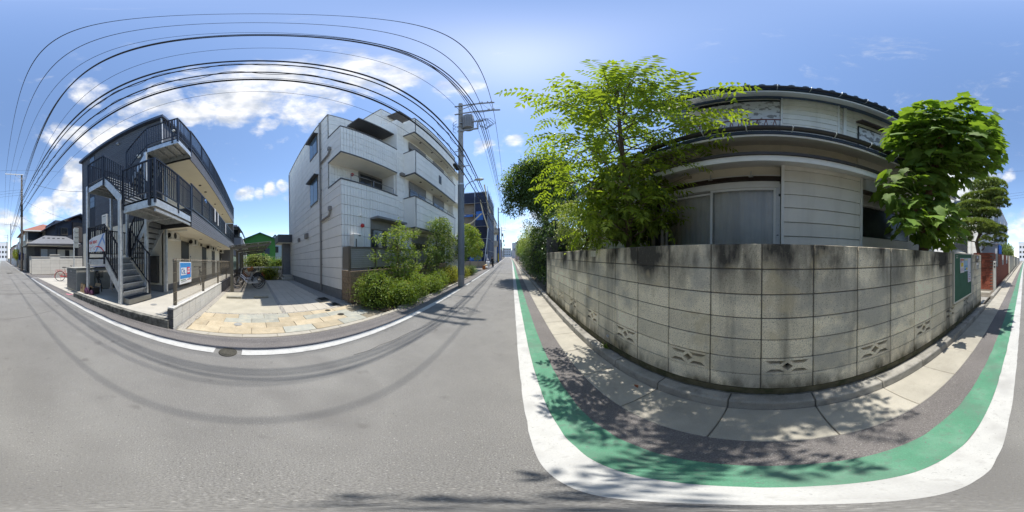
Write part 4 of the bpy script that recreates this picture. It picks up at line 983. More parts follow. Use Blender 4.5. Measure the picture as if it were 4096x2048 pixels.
# ------------------------------------------------------------------ steel staircase on the street side
LEAN[0] = False
st = thing('steel_staircase', 'galvanised steel switchback staircase with black railings on the street side', 'staircase', (-4.0, -3.5, 0.19))
for (x, y, z1, w) in ((-2.99, -3.24, 3.09, .10), (-4.10, -3.22, 5.36, .10), (-3.02, -4.97, 4.16, .10), (-4.10, -4.08, 4.12, .09), (-5.22, -3.16, 5.36, .09), (-4.10, -4.97, 4.1, .09)):
    MB().box(x - w / 2, x + w / 2, y - w / 2, y + w / 2, 0.19, z1).build('post', galv, st, bev=.004)
def rail_run(pts, h0=0.12, h1=1.02, step=0.09, posts=(0, -1), drop=0.0):
    """railing along floor points: top rail, bottom rail, balusters (one part), posts"""
    P3 = [Vector(p) for p in pts]
    for a, b in zip(P3, P3[1:]):
        MB().bar(a + Vector((0, 0, h1)), b + Vector((0, 0, h1)), .05, .035).build('handrail', navy_rail, st)
        MB().bar(a + Vector((0, 0, h0)), b + Vector((0, 0, h0)), .03, .03).build('bottom_rail', navy_rail, st)
        L_ = (b - a).length; n = max(1, int(Vector((b.x - a.x, b.y - a.y)).length / step)); mb = MB()
        for i in range(1, n):
            q = a.lerp(b, i / n); mb.box(q.x - .012, q.x + .012, q.y - .012, q.y + .012, q.z + h0, q.z + h1)
        if n > 1: setp(mb.build('balusters', navy_rail, st), kind='stuff')
    for i in posts:
        q = P3[i]; MB().box(q.x - .024, q.x + .024, q.y - .024, q.y + .024, q.z - .2 - drop, q.z + h1 + .02).build('railing_post', navy_rail, st)
def landing(x0, x1, y0, y1, z, d=0.24):
    MB().box(x0, x1, y0, y1, z - .05, z).build('landing_deck', galv_dull, st)
    for (a, b, c, e) in ((x0, x1, y1 - .012, y1), (x0, x1, y0, y0 + .012), (x1 - .012, x1, y0 + .013, y1 - .013), (x0, x0 + .012, y0 + .013, y1 - .013)):
        MB().box(a, b, c, e, z - d, z - .052 + .055).build('edge_beam', galv, st)
    n = 3
    for i in range(1, n + 1):
        yy = y0 + (y1 - y0) * i / (n + 1); MB().box(x0 + .013, x1 - .013, yy - .012, yy + .012, z - .13, z - .052).build('joist', galv_dull, st)
landing(-5.15, -3.0, -4.92, -3.98, 1.48)
landing(-5.10, -3.0, -3.12, -2.10, 2.91)
landing(-5.15, -3.0, -4.92, -4.0, 4.12)
landing(-5.10, -4.10, -3.16, -2.07, 5.58)
MB().bar((-4.10, -3.2, 2.64), (-4.10, -2.14, 2.64), .06, .06).build('support_beam', galv_dull, st)
MB().box(-5.1, -3.05, -2.16, -2.12, 2.55, 2.62).build('support_beam', galv_dull, st)
def flight(x0, x1, ya, za, yb, zb, n, rail_out=None, rail_in=None):
    dy = (yb - ya) / n; dz = (zb - za) / n; s = 1 if yb > ya else -1
    for i in range(n):
        y_ = ya + dy * i; z_ = za + dz * (i + 1)
        if i < n: 
            MB().box(x0 + .02, x1 - .02, y_ - s * .03, y_ + dy, z_ - .035, z_ - .003).build('tread', tread_mat, st)
            MB().box(x0 + .02, x1 - .02, y_ + s * .0, y_ + s * .012, z_ - dz, z_ - .036).build('riser', riser_mat, st)
            MB().box(x0 + .02, x1 - .02, y_ - s * .034, y_ - s * .03, z_ - .035, z_ - .003).build('nosing', galv, st)
    for x in (x0, x1):
        h = 0.30; 
        poly = [(ya - s * .02, za - .10), (ya - s * .02, za + .20), (yb, zb + .05), (yb, zb - .25)]
        MB().prism(poly, 'x', x - .008, x + .008).build('stringer', galv, st)
flight(-4.04, -3.02, -3.20, 0.36, -3.98, 1.48, 6)
flight(-5.15, -4.16, -3.98, 1.48, -3.10, 2.91, 8)
flight(-4.04, -3.02, -3.13, 2.91, -4.0, 4.12, 7)
flight(-5.15, -4.16, -4.0, 4.12, -3.14, 5.58, 8)
MB().box(-4.05, -3.08, -3.26, -3.0, 0.19, 0.345).build('first_step', concrete, st, bev=.008)
MB().box(-4.03, -3.10, -3.25, -3.01, 0.346, 0.356).build('step_mat', tread_mat, st)
rail_run([(-3.0, -3.20, 0.62), (-3.0, -3.98, 1.48), (-3.0, -4.92, 1.50), (-4.5, -4.92, 1.50), (-5.15, -4.92, 1.5)], posts=(1, 2, 3))
rail_run([(-4.06, -3.08, 0.55), (-4.06, -3.95, 1.46)], posts=(0, 1))
rail_run([(-4.14, -3.95, 1.55), (-4.14, -3.10, 2.91)], posts=(0,))
rail_run([(-3.0, -3.12, 2.95), (-3.0, -2.10, 2.95), (-4.15, -2.10, 2.95), (-5.10, -2.10, 2.95)], posts=(0, 1, 2, 3), h1=1.06)
rail_run([(-3.0, -3.14, 3.15), (-3.0, -4.0, 4.05), (-3.0, -4.92, 4.10), (-4.2, -4.92, 4.10), (-5.15, -4.92, 4.10)], posts=(0, 1, 2, 3))
MB().box(-3.02, -2.96, -2.28, -2.22, 2.7, 4.0).build('railing_post', navy_rail, st)
rail_run([(-4.06, -3.14, 3.0), (-4.06, -3.98, 4.1)], posts=(0,))
rail_run([(-4.12, -4.12, 4.75), (-4.12, -3.18, 5.62), (-4.12, -2.08, 5.62), (-5.10, -2.08, 5.62)], posts=(0, 1, 2, 3), h1=1.10)
MB().box(-4.14, -4.08, -2.27, -2.22, 5.4, 6.7).build('railing_post', navy_rail, st)
MB().ball((-4.1, -2.2, 6.02), .05, .05, .06, 8, 6).build('lamp', ac_white, st)
# for-rent banner on the railing
fr = thing('rent_banner', 'white FOR RENT banner with a blue arch and red swoosh on the stair railing', 'sign', (-2.96, -4.33, 1.66))
n = 14; vs = []; ya, yb = -4.79, -3.86
def bx_(t): return -2.955 + 0.035 * math.sin(t * math.pi) + 0.012 * math.sin(t * 7)
def zt_(t): return 2.12 + 0.10 * t - 0.06 * (1 - t) ** 3 
for i in range(n + 1):
    t = i / n; yy = ya + (yb - ya) * t; vs += [(bx_(t), yy, 1.665), (bx_(t), yy, zt_(t))]
fs = [(2 * i, 2 * i + 2, 2 * i + 3, 2 * i + 1) for i in range(n)]
ban = MB().add(vs + [(a - .003, b, c) for a, b, c in vs], fs + [tuple(k + 2 * n + 2 for k in f[::-1]) for f in fs]).build('sheet', mat('banner_white', (0.74, 0.75, 0.77), 0.5, 0.03, 6), fr, True)
def on_banner(poly, m, nm, off=.004):
    """flat print that follows the banner's bend (thin ribbon of quads)"""
    mb = MB()
    vv = [(bx_(u) + off, ya + (yb - ya) * u, 1.665 + (zt_(u) - 1.665) * v) for u, v in poly]
    k = len(vv) // 2; mb.add(vv, [(i, i + 1, len(vv) - 2 - i, len(vv) - 1 - i) for i in range(k - 1)]); return mb.build(nm, m, fr)
arch = mat('banner_blue', (0.22, 0.36, 0.66), 0.5)
on_banner([(.46, .0), (.62, .42), (.76, .72), (.90, .98), (.98, .98), (.84, .66), (.68, .34), (.53, .0)], arch, 'printed_arch')
on_banner([(.86, .92), (.92, .72), (.985, .50), (.985, .30), (.90, .56), (.82, .82)], arch, 'printed_arch', .006)
on_banner([(.42, .27), (.52, .34), (.66, .34), (.80, .24), (.96, .0), (.90, .0), (.78, .17), (.66, .27), (.54, .30), (.42, .27)], mat('banner_red', (0.6, 0.06, 0.07), 0.5), 'printed_swoosh', .008)
RT = mat('letter_red', (0.55, 0.06, 0.06), 0.5)
text('letters', 'FOR', 0.125, RT, fr, (-2.914, -4.715, 1.925), (R(90), 0, R(86)), bold=.003, sx=.82)
text('letters', 'RENT', 0.125, RT, fr, (-2.903, -4.475, 1.935), (R(90), 0, R(91)), bold=.003, sx=.78)
for (u0, u1, v, m) in ((.06, .36, .37, RT), (.08, .3, .29, RT), (.1, .42, .2, RT), (.12, .44, .12, RT), (.08, .3, .82, arch)):
    on_banner([(u0, v), (u1, v), (u1, v + .035), (u0, v + .035)], m, 'small_print_line', .005)

# gas meters under the landing
gm = mat('meter_cream', (0.5, 0.48, 0.42), 0.6, 0.1, 8)
for i in range(6):
    y_ = -6.9 + i * 0.36
    m_ = thing('gas_meter', ['cream gas meter on the wall under the stair, first from the rear corner', 'cream gas meter under the stair, second from the rear corner', 'cream gas meter under the stair, third from the rear corner', 'cream gas meter under the stair, fourth from the rear corner', 'cream gas meter under the stair, fifth from the rear corner', 'cream gas meter under the stair, nearest the first flight'][i], 'gas meter', (-5.2, y_, 1.0), 'gas meters under the stair')
    MB().box(-5.32, -5.14, y_ - .11, y_ + .11, 0.98, 1.25).build('body', gm, m_, bev=.02)
    MB().box(-5.14, -5.135, y_ - .07, y_ + .07, 1.13, 1.21).build('dial', black_mat, m_)
    MB().tube([(-5.24, y_ - .06, 1.25), (-5.24, y_ - .06, 1.40), (-5.33, y_ - .06, 1.42)], .018, 6).build('pipe', gm, m_)
    MB().tube([(-5.24, y_ + .06, 1.25), (-5.24, y_ + .06, 1.40), (-5.33, y_ + .06, 1.42)], .018, 6).build('pipe', gm, m_)

# ------------------------------------------------------------------ bicycles
def make_bike(name, label, frame_m, group, basket=False, fender=None, city=True, dark_tyre=True):
    b = thing(name, label, 'bicycle', (0, 0, 0), group)
    ty = mat('tyre', (0.02, 0.02, 0.02), 0.8); rim_m = mat('bike_rim', (0.45, 0.45, 0.45), 0.3, metal=0.8)
    r = 0.33
    for x in (0, 1.08):
        w = MB(); w.ring((x, 0, r), r - .035, .010, 'y', 28, 5); w.cyl((x, -.04, r), (x, .04, r), .03, n=8)
        for k in range(14):
            a = 2 * math.pi * k / 14; w.bar((x, .012 * (-1) ** k, r), (x + (r - .04) * math.cos(a), 0, r + (r - .04) * math.sin(a)), .003, .003)
        wo = w.build('wheel', rim_m, b, True)
        t = MB(); t.ring((x, 0, r), r - .015, .018, 'y', 28, 6); t.build('tyre', ty, wo, True)
        if fender is not None:
            f = MB(); f.ring((x, 0, r), r + .02, .013, 'y', 16, 5, R(20 if x else 15), R(175 if x else 200)); f.build('mudguard', fender, b, True)
    bb = (0.44, 0, .29); seat_t = (0.30, 0, .80); head_b = (0.93, 0, .62); head_t = (0.87, 0, .88)
    f = MB()
    if city:
        f.tube([bb, (0.62, 0, .36), (0.80, 0, .56), head_b], .018, 8); f.tube([(0.38, 0, .52), (0.62, 0, .50), (0.80, 0, .66), (0.90, 0, .74)], .016, 8)
    else:
        f.tube([bb, head_b], .02, 8); f.tube([(0.32, 0, .74), (0.895, 0, .80)], .018, 8)
    f.tube([bb, seat_t], .016, 8); f.tube([head_b, head_t], .02, 8)
    for s in (-1, 1):
        f.tube([(0, .05 * s, r), (0.4, .03 * s, .29)], .009, 6); f.tube([(0, .05 * s, r), (0.33, .025 * s, .68)], .008, 6)
        f.tube([(0.945, .045 * s, .58), (1.02, .05 * s, .45), (1.08, .05 * s, r)], .011, 6)
    f.build('frame', frame_m, b, True)
    MB().tube([seat_t, (0.285, 0, .88)], .012, 8).build('seat_post', rim_m, b)
    s_ = MB(); s_.ball((0.26, 0, .905), .135, .085 if city else .06, .035, 10, 6); s_.ball((0.36, 0, .90), .10, .03, .025, 8, 5); s_.build('saddle', black_mat, b, True)
    h = MB(); h.tube([head_t, (0.855, 0, .98)], .012, 8)
    if city: h.tube([(0.66, -.27, .99), (0.80, -.25, 1.01), (0.86, -.1, .99), (0.86, .1, .99), (0.80, .25, 1.01), (0.66, .27, .99)], .011, 8)
    else: h.tube([(0.84, -.29, 1.0), (0.87, 0, .985), (0.84, .29, 1.0)], .012, 8)
    h.build('handlebar', black_mat if not city else rim_m, b, True)
    for s in (-1, 1):
        e = (0.66, .27 * s, .99) if city else (0.84, .29 * s, 1.0)
        MB().tube([e, (e[0] + (.10 if city else .01), e[1] - (.015 if city else .10) * s, e[2] + .01)], .016, 8).build('grip', black_mat, b, True)
    c = MB(); c.cyl((0.44, .03, .29), (0.44, .045, .29), .085, n=18); c.bar((0.44, .06, .29), (0.56, .06, .20), .018, .012); c.bar((0.44, -.06, .29), (0.32, -.06, .38), .018, .012)
    c.build('crank', mat('crank_steel', (.3, .3, .3), .35, metal=.8), b)
    for (x, y, z) in ((0.56, .10, .20), (0.32, -.10, .38)): MB().box(x - .045, x + .045, y - .035, y + .035, z - .01, z + .01).build('pedal', black_mat, b)
    if city: MB().bar((0.0, .045, .335), (0.50, .05, .30), .012, .09).build('chain_guard', frame_m, b)
    k = MB(); k.tube([(0.06, .05, r), (0.02, .10, .02), (0.05, .12, .0)], .009, 6); k.build('kickstand', rim_m, b)
    if city:
        k = MB(); k.bar((-.28, 0.05, .735), (.22, .05, .735), .01, .01); k.bar((-.28, -.05, .735), (.22, -.05, .735), .01, .01)
        for i in range(4): k.bar((-.26 + .14 * i, -.06, .735), (-.26 + .14 * i, .06, .735), .01, .01)
        k.bar((-.18, .05, .73), (0, .06, r), .008, .008); k.bar((-.18, -.05, .73), (0, -.06, r), .008, .008)
        k.build('rear_rack', black_mat if frame_m is not red_paint else frame_m, b)
        MB().box(-.31, -.29, -.035, .035, .62, .70).build('reflector', mat('reflector_red', (.5, .03, .02), .3), b)
    if basket:
        k = MB()
        for i in range(6):
            z = .72 + .045 * i; w = .13 + .006 * i
            k.tube([(0.95, -w, z), (1.20 + .01 * i, -w, z), (1.20 + .01 * i, w, z), (0.95, w, z), (0.95, -w, z)], .005, 4)
        for y_ in (-.12, -.06, 0, .06, .12):
            k.bar((1.20, y_, .72), (1.26, y_ * 1.15, .96), .005, .005); k.bar((0.95, y_, .72), (0.95, y_ * 1.15, .96), .005, .005); k.bar((.95, y_, .72), (1.20, y_, .72), .005, .005)
        setp(k.build('basket', black_mat, b), kind='stuff')
    return b
grpb = 'bicycles parked on the house side'
def put(b, x, y, z, rz, tilt=0.0):
    b.location = (x, y, z + (lean(x))); b.rotation_euler = (tilt, 0, rz); return b
bike_black = mat('bike_black', (0.025, 0.025, 0.027), 0.35, spec=.6); bike_white = mat('bike_silver', (0.55, 0.56, 0.58), 0.3, metal=.5); bike_or = mat('bike_orange_brown', (0.30, 0.13, 0.04), 0.4)
put(make_bike('bicycle', 'red city bicycle standing beside the grey waste box', red_paint, grpb, fender=red_paint), -3.84, -9.78, 0.012, R(158), R(4))
put(make_bike('bicycle', 'black bicycle in the shade under the staircase', bike_black, grpb, fender=bike_black, basket=True), -4.35, -6.2, 0.02, R(60), R(5))
put(make_bike('bicycle', 'dark mountain bicycle leaning by the corridor doors', bike_black, grpb, city=False), -9.0, -3.0, 0.19, R(14), R(8))
b1 = make_bike('bicycle', 'silver bicycle, first in the row under the cycle shelter', bike_white, grpb, fender=bike_black, basket=True)
put(b1, -8.25, 0.16, 0.01, R(-93), R(6))
for i, (dx, lab, m, ry) in enumerate(((-.55, 'white framed bicycle with orange bag, second under the shelter', bike_white, -88), (-1.15, 'black bicycle with basket, third under the shelter', bike_black, -95), (-1.8, 'brown framed bicycle, fourth under the shelter', bike_or, -90), (-2.5, 'black bicycle at the rear of the shelter row', bike_black, -92))):
    c = copy_tree(b1); c['label'] = lab
    for ch in c.children:
        if ch.name.startswith('frame'): ch.data = ch.data.copy(); ch.data.materials[0] = m
    put(c, -8.25 + dx, 0.16 + rnd.uniform(-.1, .1), 0.01, R(ry), R(6))
bag = MB(); bag.cbox((-8.7, -.25, .82), .16, .34, .20, Matrix.Rotation(R(20), 3, 'X')); one('shoulder_bag', bag, bike_or, 'orange brown bag on the second bicycle under the shelter', 'bag', bev=.03)

# ------------------------------------------------------------------ waste box, bags, sign post
wb = thing('waste_box', 'grey steel waste storage box with shutter front beside the platform', 'waste box', (-3.4, -6.6, 0))
gx0, gx1, gy0, gy1 = -4.05, -3.12, -7.05, -6.10
box_c = mat('waste_cream', (0.46, 0.45, 0.40), 0.6, 0.08, 6); box_g = mat('waste_grey', (0.17, 0.18, 0.18), 0.45, 0.08, 6)
MB().box(gx0, gx1 - .01, gy0, gy1, .06, 1.02).build('cabinet', box_c, wb, bev=.01)
for i in range(6): MB().box(gx1 - .012, gx1 + .006, gy0 + .03, gy1 - .03, .10 + .135 * i, .10 + .135 * (i + 1) - .006).build('front_slat', box_g, wb)
MB().box(gx1 - .012, gx1 + .012, gy0 + .02, gy1 - .02, .915, .985).build('top_bar', box_g, wb)
MB().box(gx1 + .006, gx1 + .02, (gy0 + gy1) / 2 - .06, (gy0 + gy1) / 2 + .06, .88, .905).build('handle', galv, wb)
MB().box(gx0 - .02, gx1 + .02, gy0 - .02, gy1 + .02, 1.022, 1.05).build('lid', box_c, wb, bev=.006)
MB().box(gx0 + .03, gx1 - .03, gy0 + .03, gy1 - .03, .0, .06).build('plinth', concrete, wb)
w2 = thing('waste_box', 'second waste box with a blue grey lid, behind the shutter fronted one', 'waste box', (-4.6, -6.6, 0))
MB().box(-5.15, -4.12, -7.0, -6.12, 0.02, 1.02).build('cabinet', box_c, w2, bev=.01); MB().box(-5.2, -4.10, -7.05, -6.08, 1.022, 1.07).build('lid', mat('lid_blue', (.07, .085, .13), .5), w2, bev=.006)
kr = thing('paper_bag', 'kraft paper bag with handles on the kerb by the waste box', 'bag', (-2.99, -5.27, .17))
kraft = mat('kraft_paper', (0.40, 0.28, 0.16), 0.85, 0.12, 20)
kb_ = MB(); kb_.add([(-3.06, -5.40, .17), (-2.93, -5.40, .17), (-2.93, -5.15, .17), (-3.06, -5.15, .17), (-3.04, -5.39, .50), (-2.95, -5.39, .51), (-2.95, -5.16, .50), (-3.04, -5.16, .51)],
        [(0, 3, 2, 1), (0, 1, 5, 4), (1, 2, 6, 5), (2, 3, 7, 6), (3, 0, 4, 7)]).build('body', kraft, kr)
MB().ring((-2.948, -5.275, .50), .055, .006, 'x', 12, 5, 0, math.pi).build('handle', kraft, kr); MB().cyl((-2.928, -5.29, .36), (-2.926, -5.29, .36), .035, n=12).build('printed_mark', mat('print_maroon', (.2, .05, .06), .8), kr)
pb = MB(); rr = random.Random(3)
pb.ball((-2.98, -4.98, .29), .10, .12, .13, 10, 7); pb.v = [(x + rr.uniform(-.015, .015), y + rr.uniform(-.015, .015), z + rr.uniform(-.01, .01)) for x, y, z in pb.v]
pur = mat('bag_purple', (0.09, 0.03, 0.07), 0.6, 0.3, 25)
one('plastic_bag', pb, pur, 'crumpled purple bag standing between the kraft bag and the carton', 'bag')
pb = MB(); pb.ball((-3.02, -4.73, .26), .09, .10, .10, 10, 7); pb.v = [(x + rr.uniform(-.015, .015), y + rr.uniform(-.015, .015), z + rr.uniform(-.01, .01)) for x, y, z in pb.v]
one('plastic_bag', pb, pur, 'small dark purple bag in front of the open carton', 'bag')
ct = thing('open_carton', 'open brown carton with raised flaps behind the purple bags', 'box', (-3.22, -4.9, .19))
MB().box(-3.36, -3.10, -5.06, -4.74, .19, .42).build('body', mat('carton_dark', (.07, .055, .045), .8), ct)
for (p, q) in (((-3.10, -5.06, .42), (-3.02, -4.74, .50)), ((-3.36, -5.06, .42), (-3.42, -4.74, .54))):
    MB().add([(p[0], p[1], .42), (p[0], q[1], .42), (q[0], q[1], q[2]), (q[0], p[1], q[2])], [(0, 1, 2, 3)]).build('flap', kraft, ct)
sp = thing('signpost', 'slim steel post with a grey sign of round and square plates behind the waste box', 'signpost', (-3.62, -7.3, 0))
MB().cyl((-3.62, -7.3, 0), (-3.62, -7.3, 2.95), .03, n=12).build('post', galv, sp)
sgm = mat('sign_back_grey', (0.24, 0.27, 0.28), 0.5, 0.1, 8)
for i, z in enumerate((2.88, 2.62, 2.36, 2.10)):
    if i % 2 == 0: MB().cyl((-3.74, -7.27, z), (-3.74, -7.255, z), .125, n=22).build('round_plate', sgm, sp)
    else: MB().box(-3.86, -3.62, -7.27, -7.255, z - .11, z + .11).build('square_plate', sgm, sp)
MB().box(-3.87, -3.62, -7.29, -7.272, 1.98, 3.0).build('backing', galv_dull, sp)
pk = MB().box(-2.86, -2.62, -5.95, -5.85, .005, .0075); setp(pk.build('pink_paint_mark', mat('pink_paint', (.6, .22, .28), .8)), kind='structure')
pk = MB().box(-2.70, -2.62, -6.08, -5.8, .0055, .008); setp(pk.build('pink_paint_mark', mat('pink_paint', (.6, .22, .28))), kind='structure')
# ------------------------------------------------------------------ white apartment building
LEAN[0] = True
wa = thing('white_apartment_house', 'white tile clad four storey apartment house with deep balconies and dark trim', 'apartment building', (-8, 7, lean(-8)))
SY, SX = 2.85, -4.85
def wall_x(mbx, x0, x1, y0, y1, z0, z1, n=6):
    for i in range(n):
        a, b = x0 + (x1 - x0) * i / n, x0 + (x1 - x0) * (i + 1) / n; mbx.box(a, b, y0, y1, z0, z1)
    return mbx
# body
wall_x(MB(), -13.0, -5.85, SY + .03, 13.5, 0.0, 9.15).build('core_wall', white_groove, wa)
MB().box(-13.0, -5.85, 5.78, 13.5, 9.15, 11.8).build('top_storey', white_wall, wa)
MB().box(-5.85, SX - .03, SY + .03, 6.35, 0.0, 4.36).build('front_block', white_groove, wa)
MB().box(-5.85, SX - .03, SY + .03, 5.78, 5.74, 7.22).build('front_block', white_groove, wa)
MB().box(-5.85, SX - .03, 5.80, 6.35, 4.36, 9.85).build('pillar', white_wall, wa)
MB().box(-5.85, -4.86, 6.35, 13.4, 0.0, 8.7).build('front_block', white_wall, wa)
MB().box(-13.02, -4.86, SY - .005, SY + .03, -0.1, 0.34).build('foundation', mat('foundation_grey2', (0.24, 0.24, 0.235), 0.9, 0.12, 6), wa)
def courses_side(x0, x1, z0, z1, split):
    """side wall: long cladding boards, each course a row of boards"""
    z = z0
    k = 0
    while z < z1 - .02:
        zt = min(z + 0.381, z1)
        cuts = [x0] + [c + (0.9 if k % 2 else 0.0) for c in split if x0 < c + .9 < x1 - .1] + [x1]
        for a, b in zip(cuts, cuts[1:]):
            mb = MB(); n = max(1, int((b - a) / 1.2)); 
            for i in range(n):
                p, q = a + (b - a) * i / n, a + (b - a) * (i + 1) / n
                mb.add([(p + (.003 if i == 0 else 0), SY, z + .009), (q - (.003 if i == n - 1 else 0), SY, z + .009), (q - (.003 if i == n - 1 else 0), SY, zt - .009), (p + (.003 if i == 0 else 0), SY, zt - .009),
                        (p, SY + .03, z + .009), (q, SY + .03, z + .009), (q, SY + .03, zt - .009), (p, SY + .03, zt - .009)],
                       [(0, 1, 2, 3), (0, 4, 5, 1), (3, 2, 6, 7)])
            mb.build('cladding_board', white_wall, wa)
        z += 0.381; k += 1
sp_ = [-11.2, -8.5]
courses_side(-13.0, -5.85, 0.345, 9.15, sp_)
courses_side(-5.85, SX, 0.345, 4.40, []); courses_side(-5.85, SX, 5.74, 7.25, [])
def courses_front(x, y0, y1, z0, z1, rib=0.126, m=white_wall, ribs=True):
    """street face: courses of narrow ribs; each course is one part with its ribs as relief"""
    z = z0
    while z < z1 - .02:
        zt = min(z + 0.381, z1); mb = MB(); y = y0
        while y < y1 - .01:
            yb = min(y + (rib if ribs else .76), y1)
            mb.add([(x, y + .007, z + .009), (x, yb - .007, z + .009), (x, yb - .007, zt - .009), (x, y + .007, zt - .009),
                    (x - .03, y + .007, z + .009), (x - .03, yb - .007, z + .009), (x - .03, yb - .007, zt - .009), (x - .03, y + .007, zt - .009)],
                   [(0, 1, 2, 3), (0, 4, 5, 1), (3, 2, 6, 7), (0, 3, 7, 4), (1, 5, 6, 2)]); y = yb
        mb.build('cladding_course', m, wa); z += 0.381
courses_front(SX, SY, 4.17, 0.345, 4.40); courses_front(SX, 4.17, 5.92, 3.05, 4.40); courses_front(SX, 5.92, 6.35, 0.345, 4.40)
courses_front(SX, SY, 5.80, 5.74, 7.25)
courses_front(SX, 5.80, 6.35, 4.40, 9.85, m=white_wall)
courses_front(-5.82, SY + .03, 5.80, 4.40, 5.74); courses_front(-5.82, SY + .03, 5.80, 7.25, 9.15, ribs=False)
MB().box(-13.05, -5.80, SY - .03, 13.5, 9.15, 9.20).build('parapet_cap', mat('cap_grey', (0.30, 0.31, 0.33), 0.5), wa)
MB().box(-13.05, -5.80, 5.74, 13.5, 11.8, 11.86).build('parapet_cap', mat('cap_grey', (0.3, 0.31, 0.33)), wa)
courses_front(-5.82, 5.80, 13.4, 9.2, 11.8, ribs=False)
# loggia floors, parapets, trims
cap = mat('trim_dark_grey', (0.085, 0.085, 0.09), 0.5, 0.05, 8)
for (z, y1) in ((4.40, 5.80), (7.25, 5.80)):
    MB().box(-5.85, SX + .025, SY - .02, SY + .10, z, z + .045).build('parapet_cap', cap, wa)
    MB().box(SX - .12, SX + .025, SY + .10, y1, z, z + .045).build('parapet_cap', cap, wa)
MB().box(-5.85, SX + .02, SY - .012, 5.80, 5.69, 5.74).build('slab_edge', cap, wa)
MB().box(-5.84, SX - .01, SY + .02, 5.79, 5.672, 5.689).build('loggia_soffit', white_soffit, wa)
MB().box(-5.86, SX - .15, 5.76, 5.80, 4.3, 5.69).build('loggia_end', white_wall, wa)
# loggia window upstairs
def window(xw, y0, y1, z0, z1, parts=2, fm=brown_metal, gm=glass_sky):
    f = MB().box(xw - .02, xw + .03, y0, y1, z0, z1).build('window', fm, wa); w = (y1 - y0) / parts
    for i in range(parts): MB().box(xw + .03, xw + .034, y0 + w * i + .04, y0 + w * (i + 1) - .04, z0 + .04, z1 - .04).build('pane', gm, f)
    return f
dk_glass = mat('glass_dark', (0.03, 0.035, 0.04), 0.06, 0.2, 2, spec=.8)
window(-5.80, 4.35, 5.75, 4.4, 5.55, 2, gm=dk_glass)
MB().box(-5.8, -5.77, 4.3, 5.76, 5.3, 5.66).build('shutter_case', mat('shutter_grey', (.22, .21, .20), .5), wa)
MB().tube([(SX - .05, 3.3, 4.75), (SX - .05, 5.6, 4.75)], .014, 6).build('loggia_rail', grey_metal, wa)
for yy in (3.3, 4.4, 5.6): MB().cyl((SX - .05, yy, 4.4), (SX - .05, yy, 4.76), .012, n=6).build('rail_post', grey_metal, wa)
for (yy, zz, xx) in ((3.35, 4.43, -5.8),):
    MB().box(xx, xx + .22, yy, yy + .42, zz, zz + .55).build('water_heater', ac_white, wa, bev=.015)
for (x, yy, zz) in ((-5.79, 3.95, 5.35), (SX, 3.75, 2.67)):
    al = MB(); al.cyl((x, yy, zz), (x + .06, yy, zz), .075, n=18); al.ball((x + .06, yy, zz), .03, .06, .06, 10, 6); al.build('alarm_bell', red_paint, wa, True)
cm = MB().cyl((SX, 3.70, 3.05), (SX + .05, 3.70, 3.05), .05, n=14).build('camera_dome', ac_white, wa)
for (yy, zz) in ((3.45, 3.60), (3.4, 6.3), (3.3, 6.6)): MB().cyl((SX, yy, zz), (SX + .02, yy, zz), .022, n=10).build('vent_plug', ac_white, wa)
hb = MB().box(SX, SX + .22, 3.22, 3.63, 1.75, 2.30).build('water_heater', ac_white, wa, bev=.012); MB().box(SX + .22, SX + .225, 3.42, 3.52, 2.22, 2.25).build('vent_slot', black_mat, hb); MB().box(SX + .22, SX + .223, 3.30, 3.34, 1.80, 2.12).build('vent_slot', black_mat, hb)
# ground floor window with canopy and shutter case
MB().box(SX, SX + .42, 4.16, 6.0, 2.96, 3.04).build('window_canopy', mat('canopy_grey', (.19, .19, .2), .5), wa)
MB().box(SX - .03, SX + .03, 4.17, 5.92, 2.60, 2.955).build('shutter_case', mat('shutter_grey', (.22, .21, .20)), wa)
window(SX - .02, 4.19, 5.90, 0.7, 2.59, 2, gm=dk_glass)
# downpipes and vents on the side wall
MB().tube([(-6.53, SY - .06, 9.1), (-6.53, SY - .06, 0.1)], .042, 10).build('downpipe', mat('pipe_grey_brown', (.25, .235, .22), .5), wa)
for z in (1.2, 2.2, 3.4, 4.6, 5.8, 7.0, 8.2): MB().box(-6.58, -6.48, SY - .08, SY, z, z + .03).build('pipe_clip', grey_metal, wa)
MB().tube([(-12.95, SY - .05, 9.0), (-12.95, SY - .05, 0.05)], .035, 8).build('downpipe', mat('pipe_grey_brown', (.25, .235, .22)), wa)
for z in (6.05, 3.1):
    MB().tube([(-6.5, SY - .06, z), (-5.72, SY - .06, z + .05), (-5.62, SY - .06, z + .16), (-5.62, SY - .06, z + .32)], .045, 8).build('overflow_pipe', mat('pipe_grey_brown', (.25, .235, .22)), wa)
    MB().box(-5.68, -5.55, SY - .12, SY, z + .25, z + .42).build('rain_head', mat('pipe_grey_brown', (.25, .235, .22)), wa)
MB().box(-8.70, -8.32, SY - .14, SY, 2.62, 2.90).build('vent_hood', mat('vent_taupe', (.22, .205, .19), .6), wa, bev=.02); MB().box(-10.2, -9.95, SY - .12, SY, 2.64, 2.86).build('vent_hood', mat('vent_taupe', (.22, .205, .19)), wa, bev=.02)
def side_window(x0, x1, z0, z1):
    f = MB().box(x0, x1, SY - .03, SY + .01, z0, z1).build('window', brown_metal, wa); xm = (x0 + x1) / 2
    for a, b in ((x0 + .06, xm - .02), (xm + .02, x1 - .06)): MB().box(a, b, SY - .034, SY - .03, z0 + .06, z1 - .06).build('pane', mat('glass_blue', (.10, .16, .22), .08, .1, 2, spec=.8), f)
    MB().box(x0 - .12, x1 + .06, SY - .22, SY, z1, z1 + .06).build('window_hood', cap, wa)
side_window(-7.95, -6.92, 7.10, 8.50); side_window(-7.95, -6.90, 4.22, 5.60)
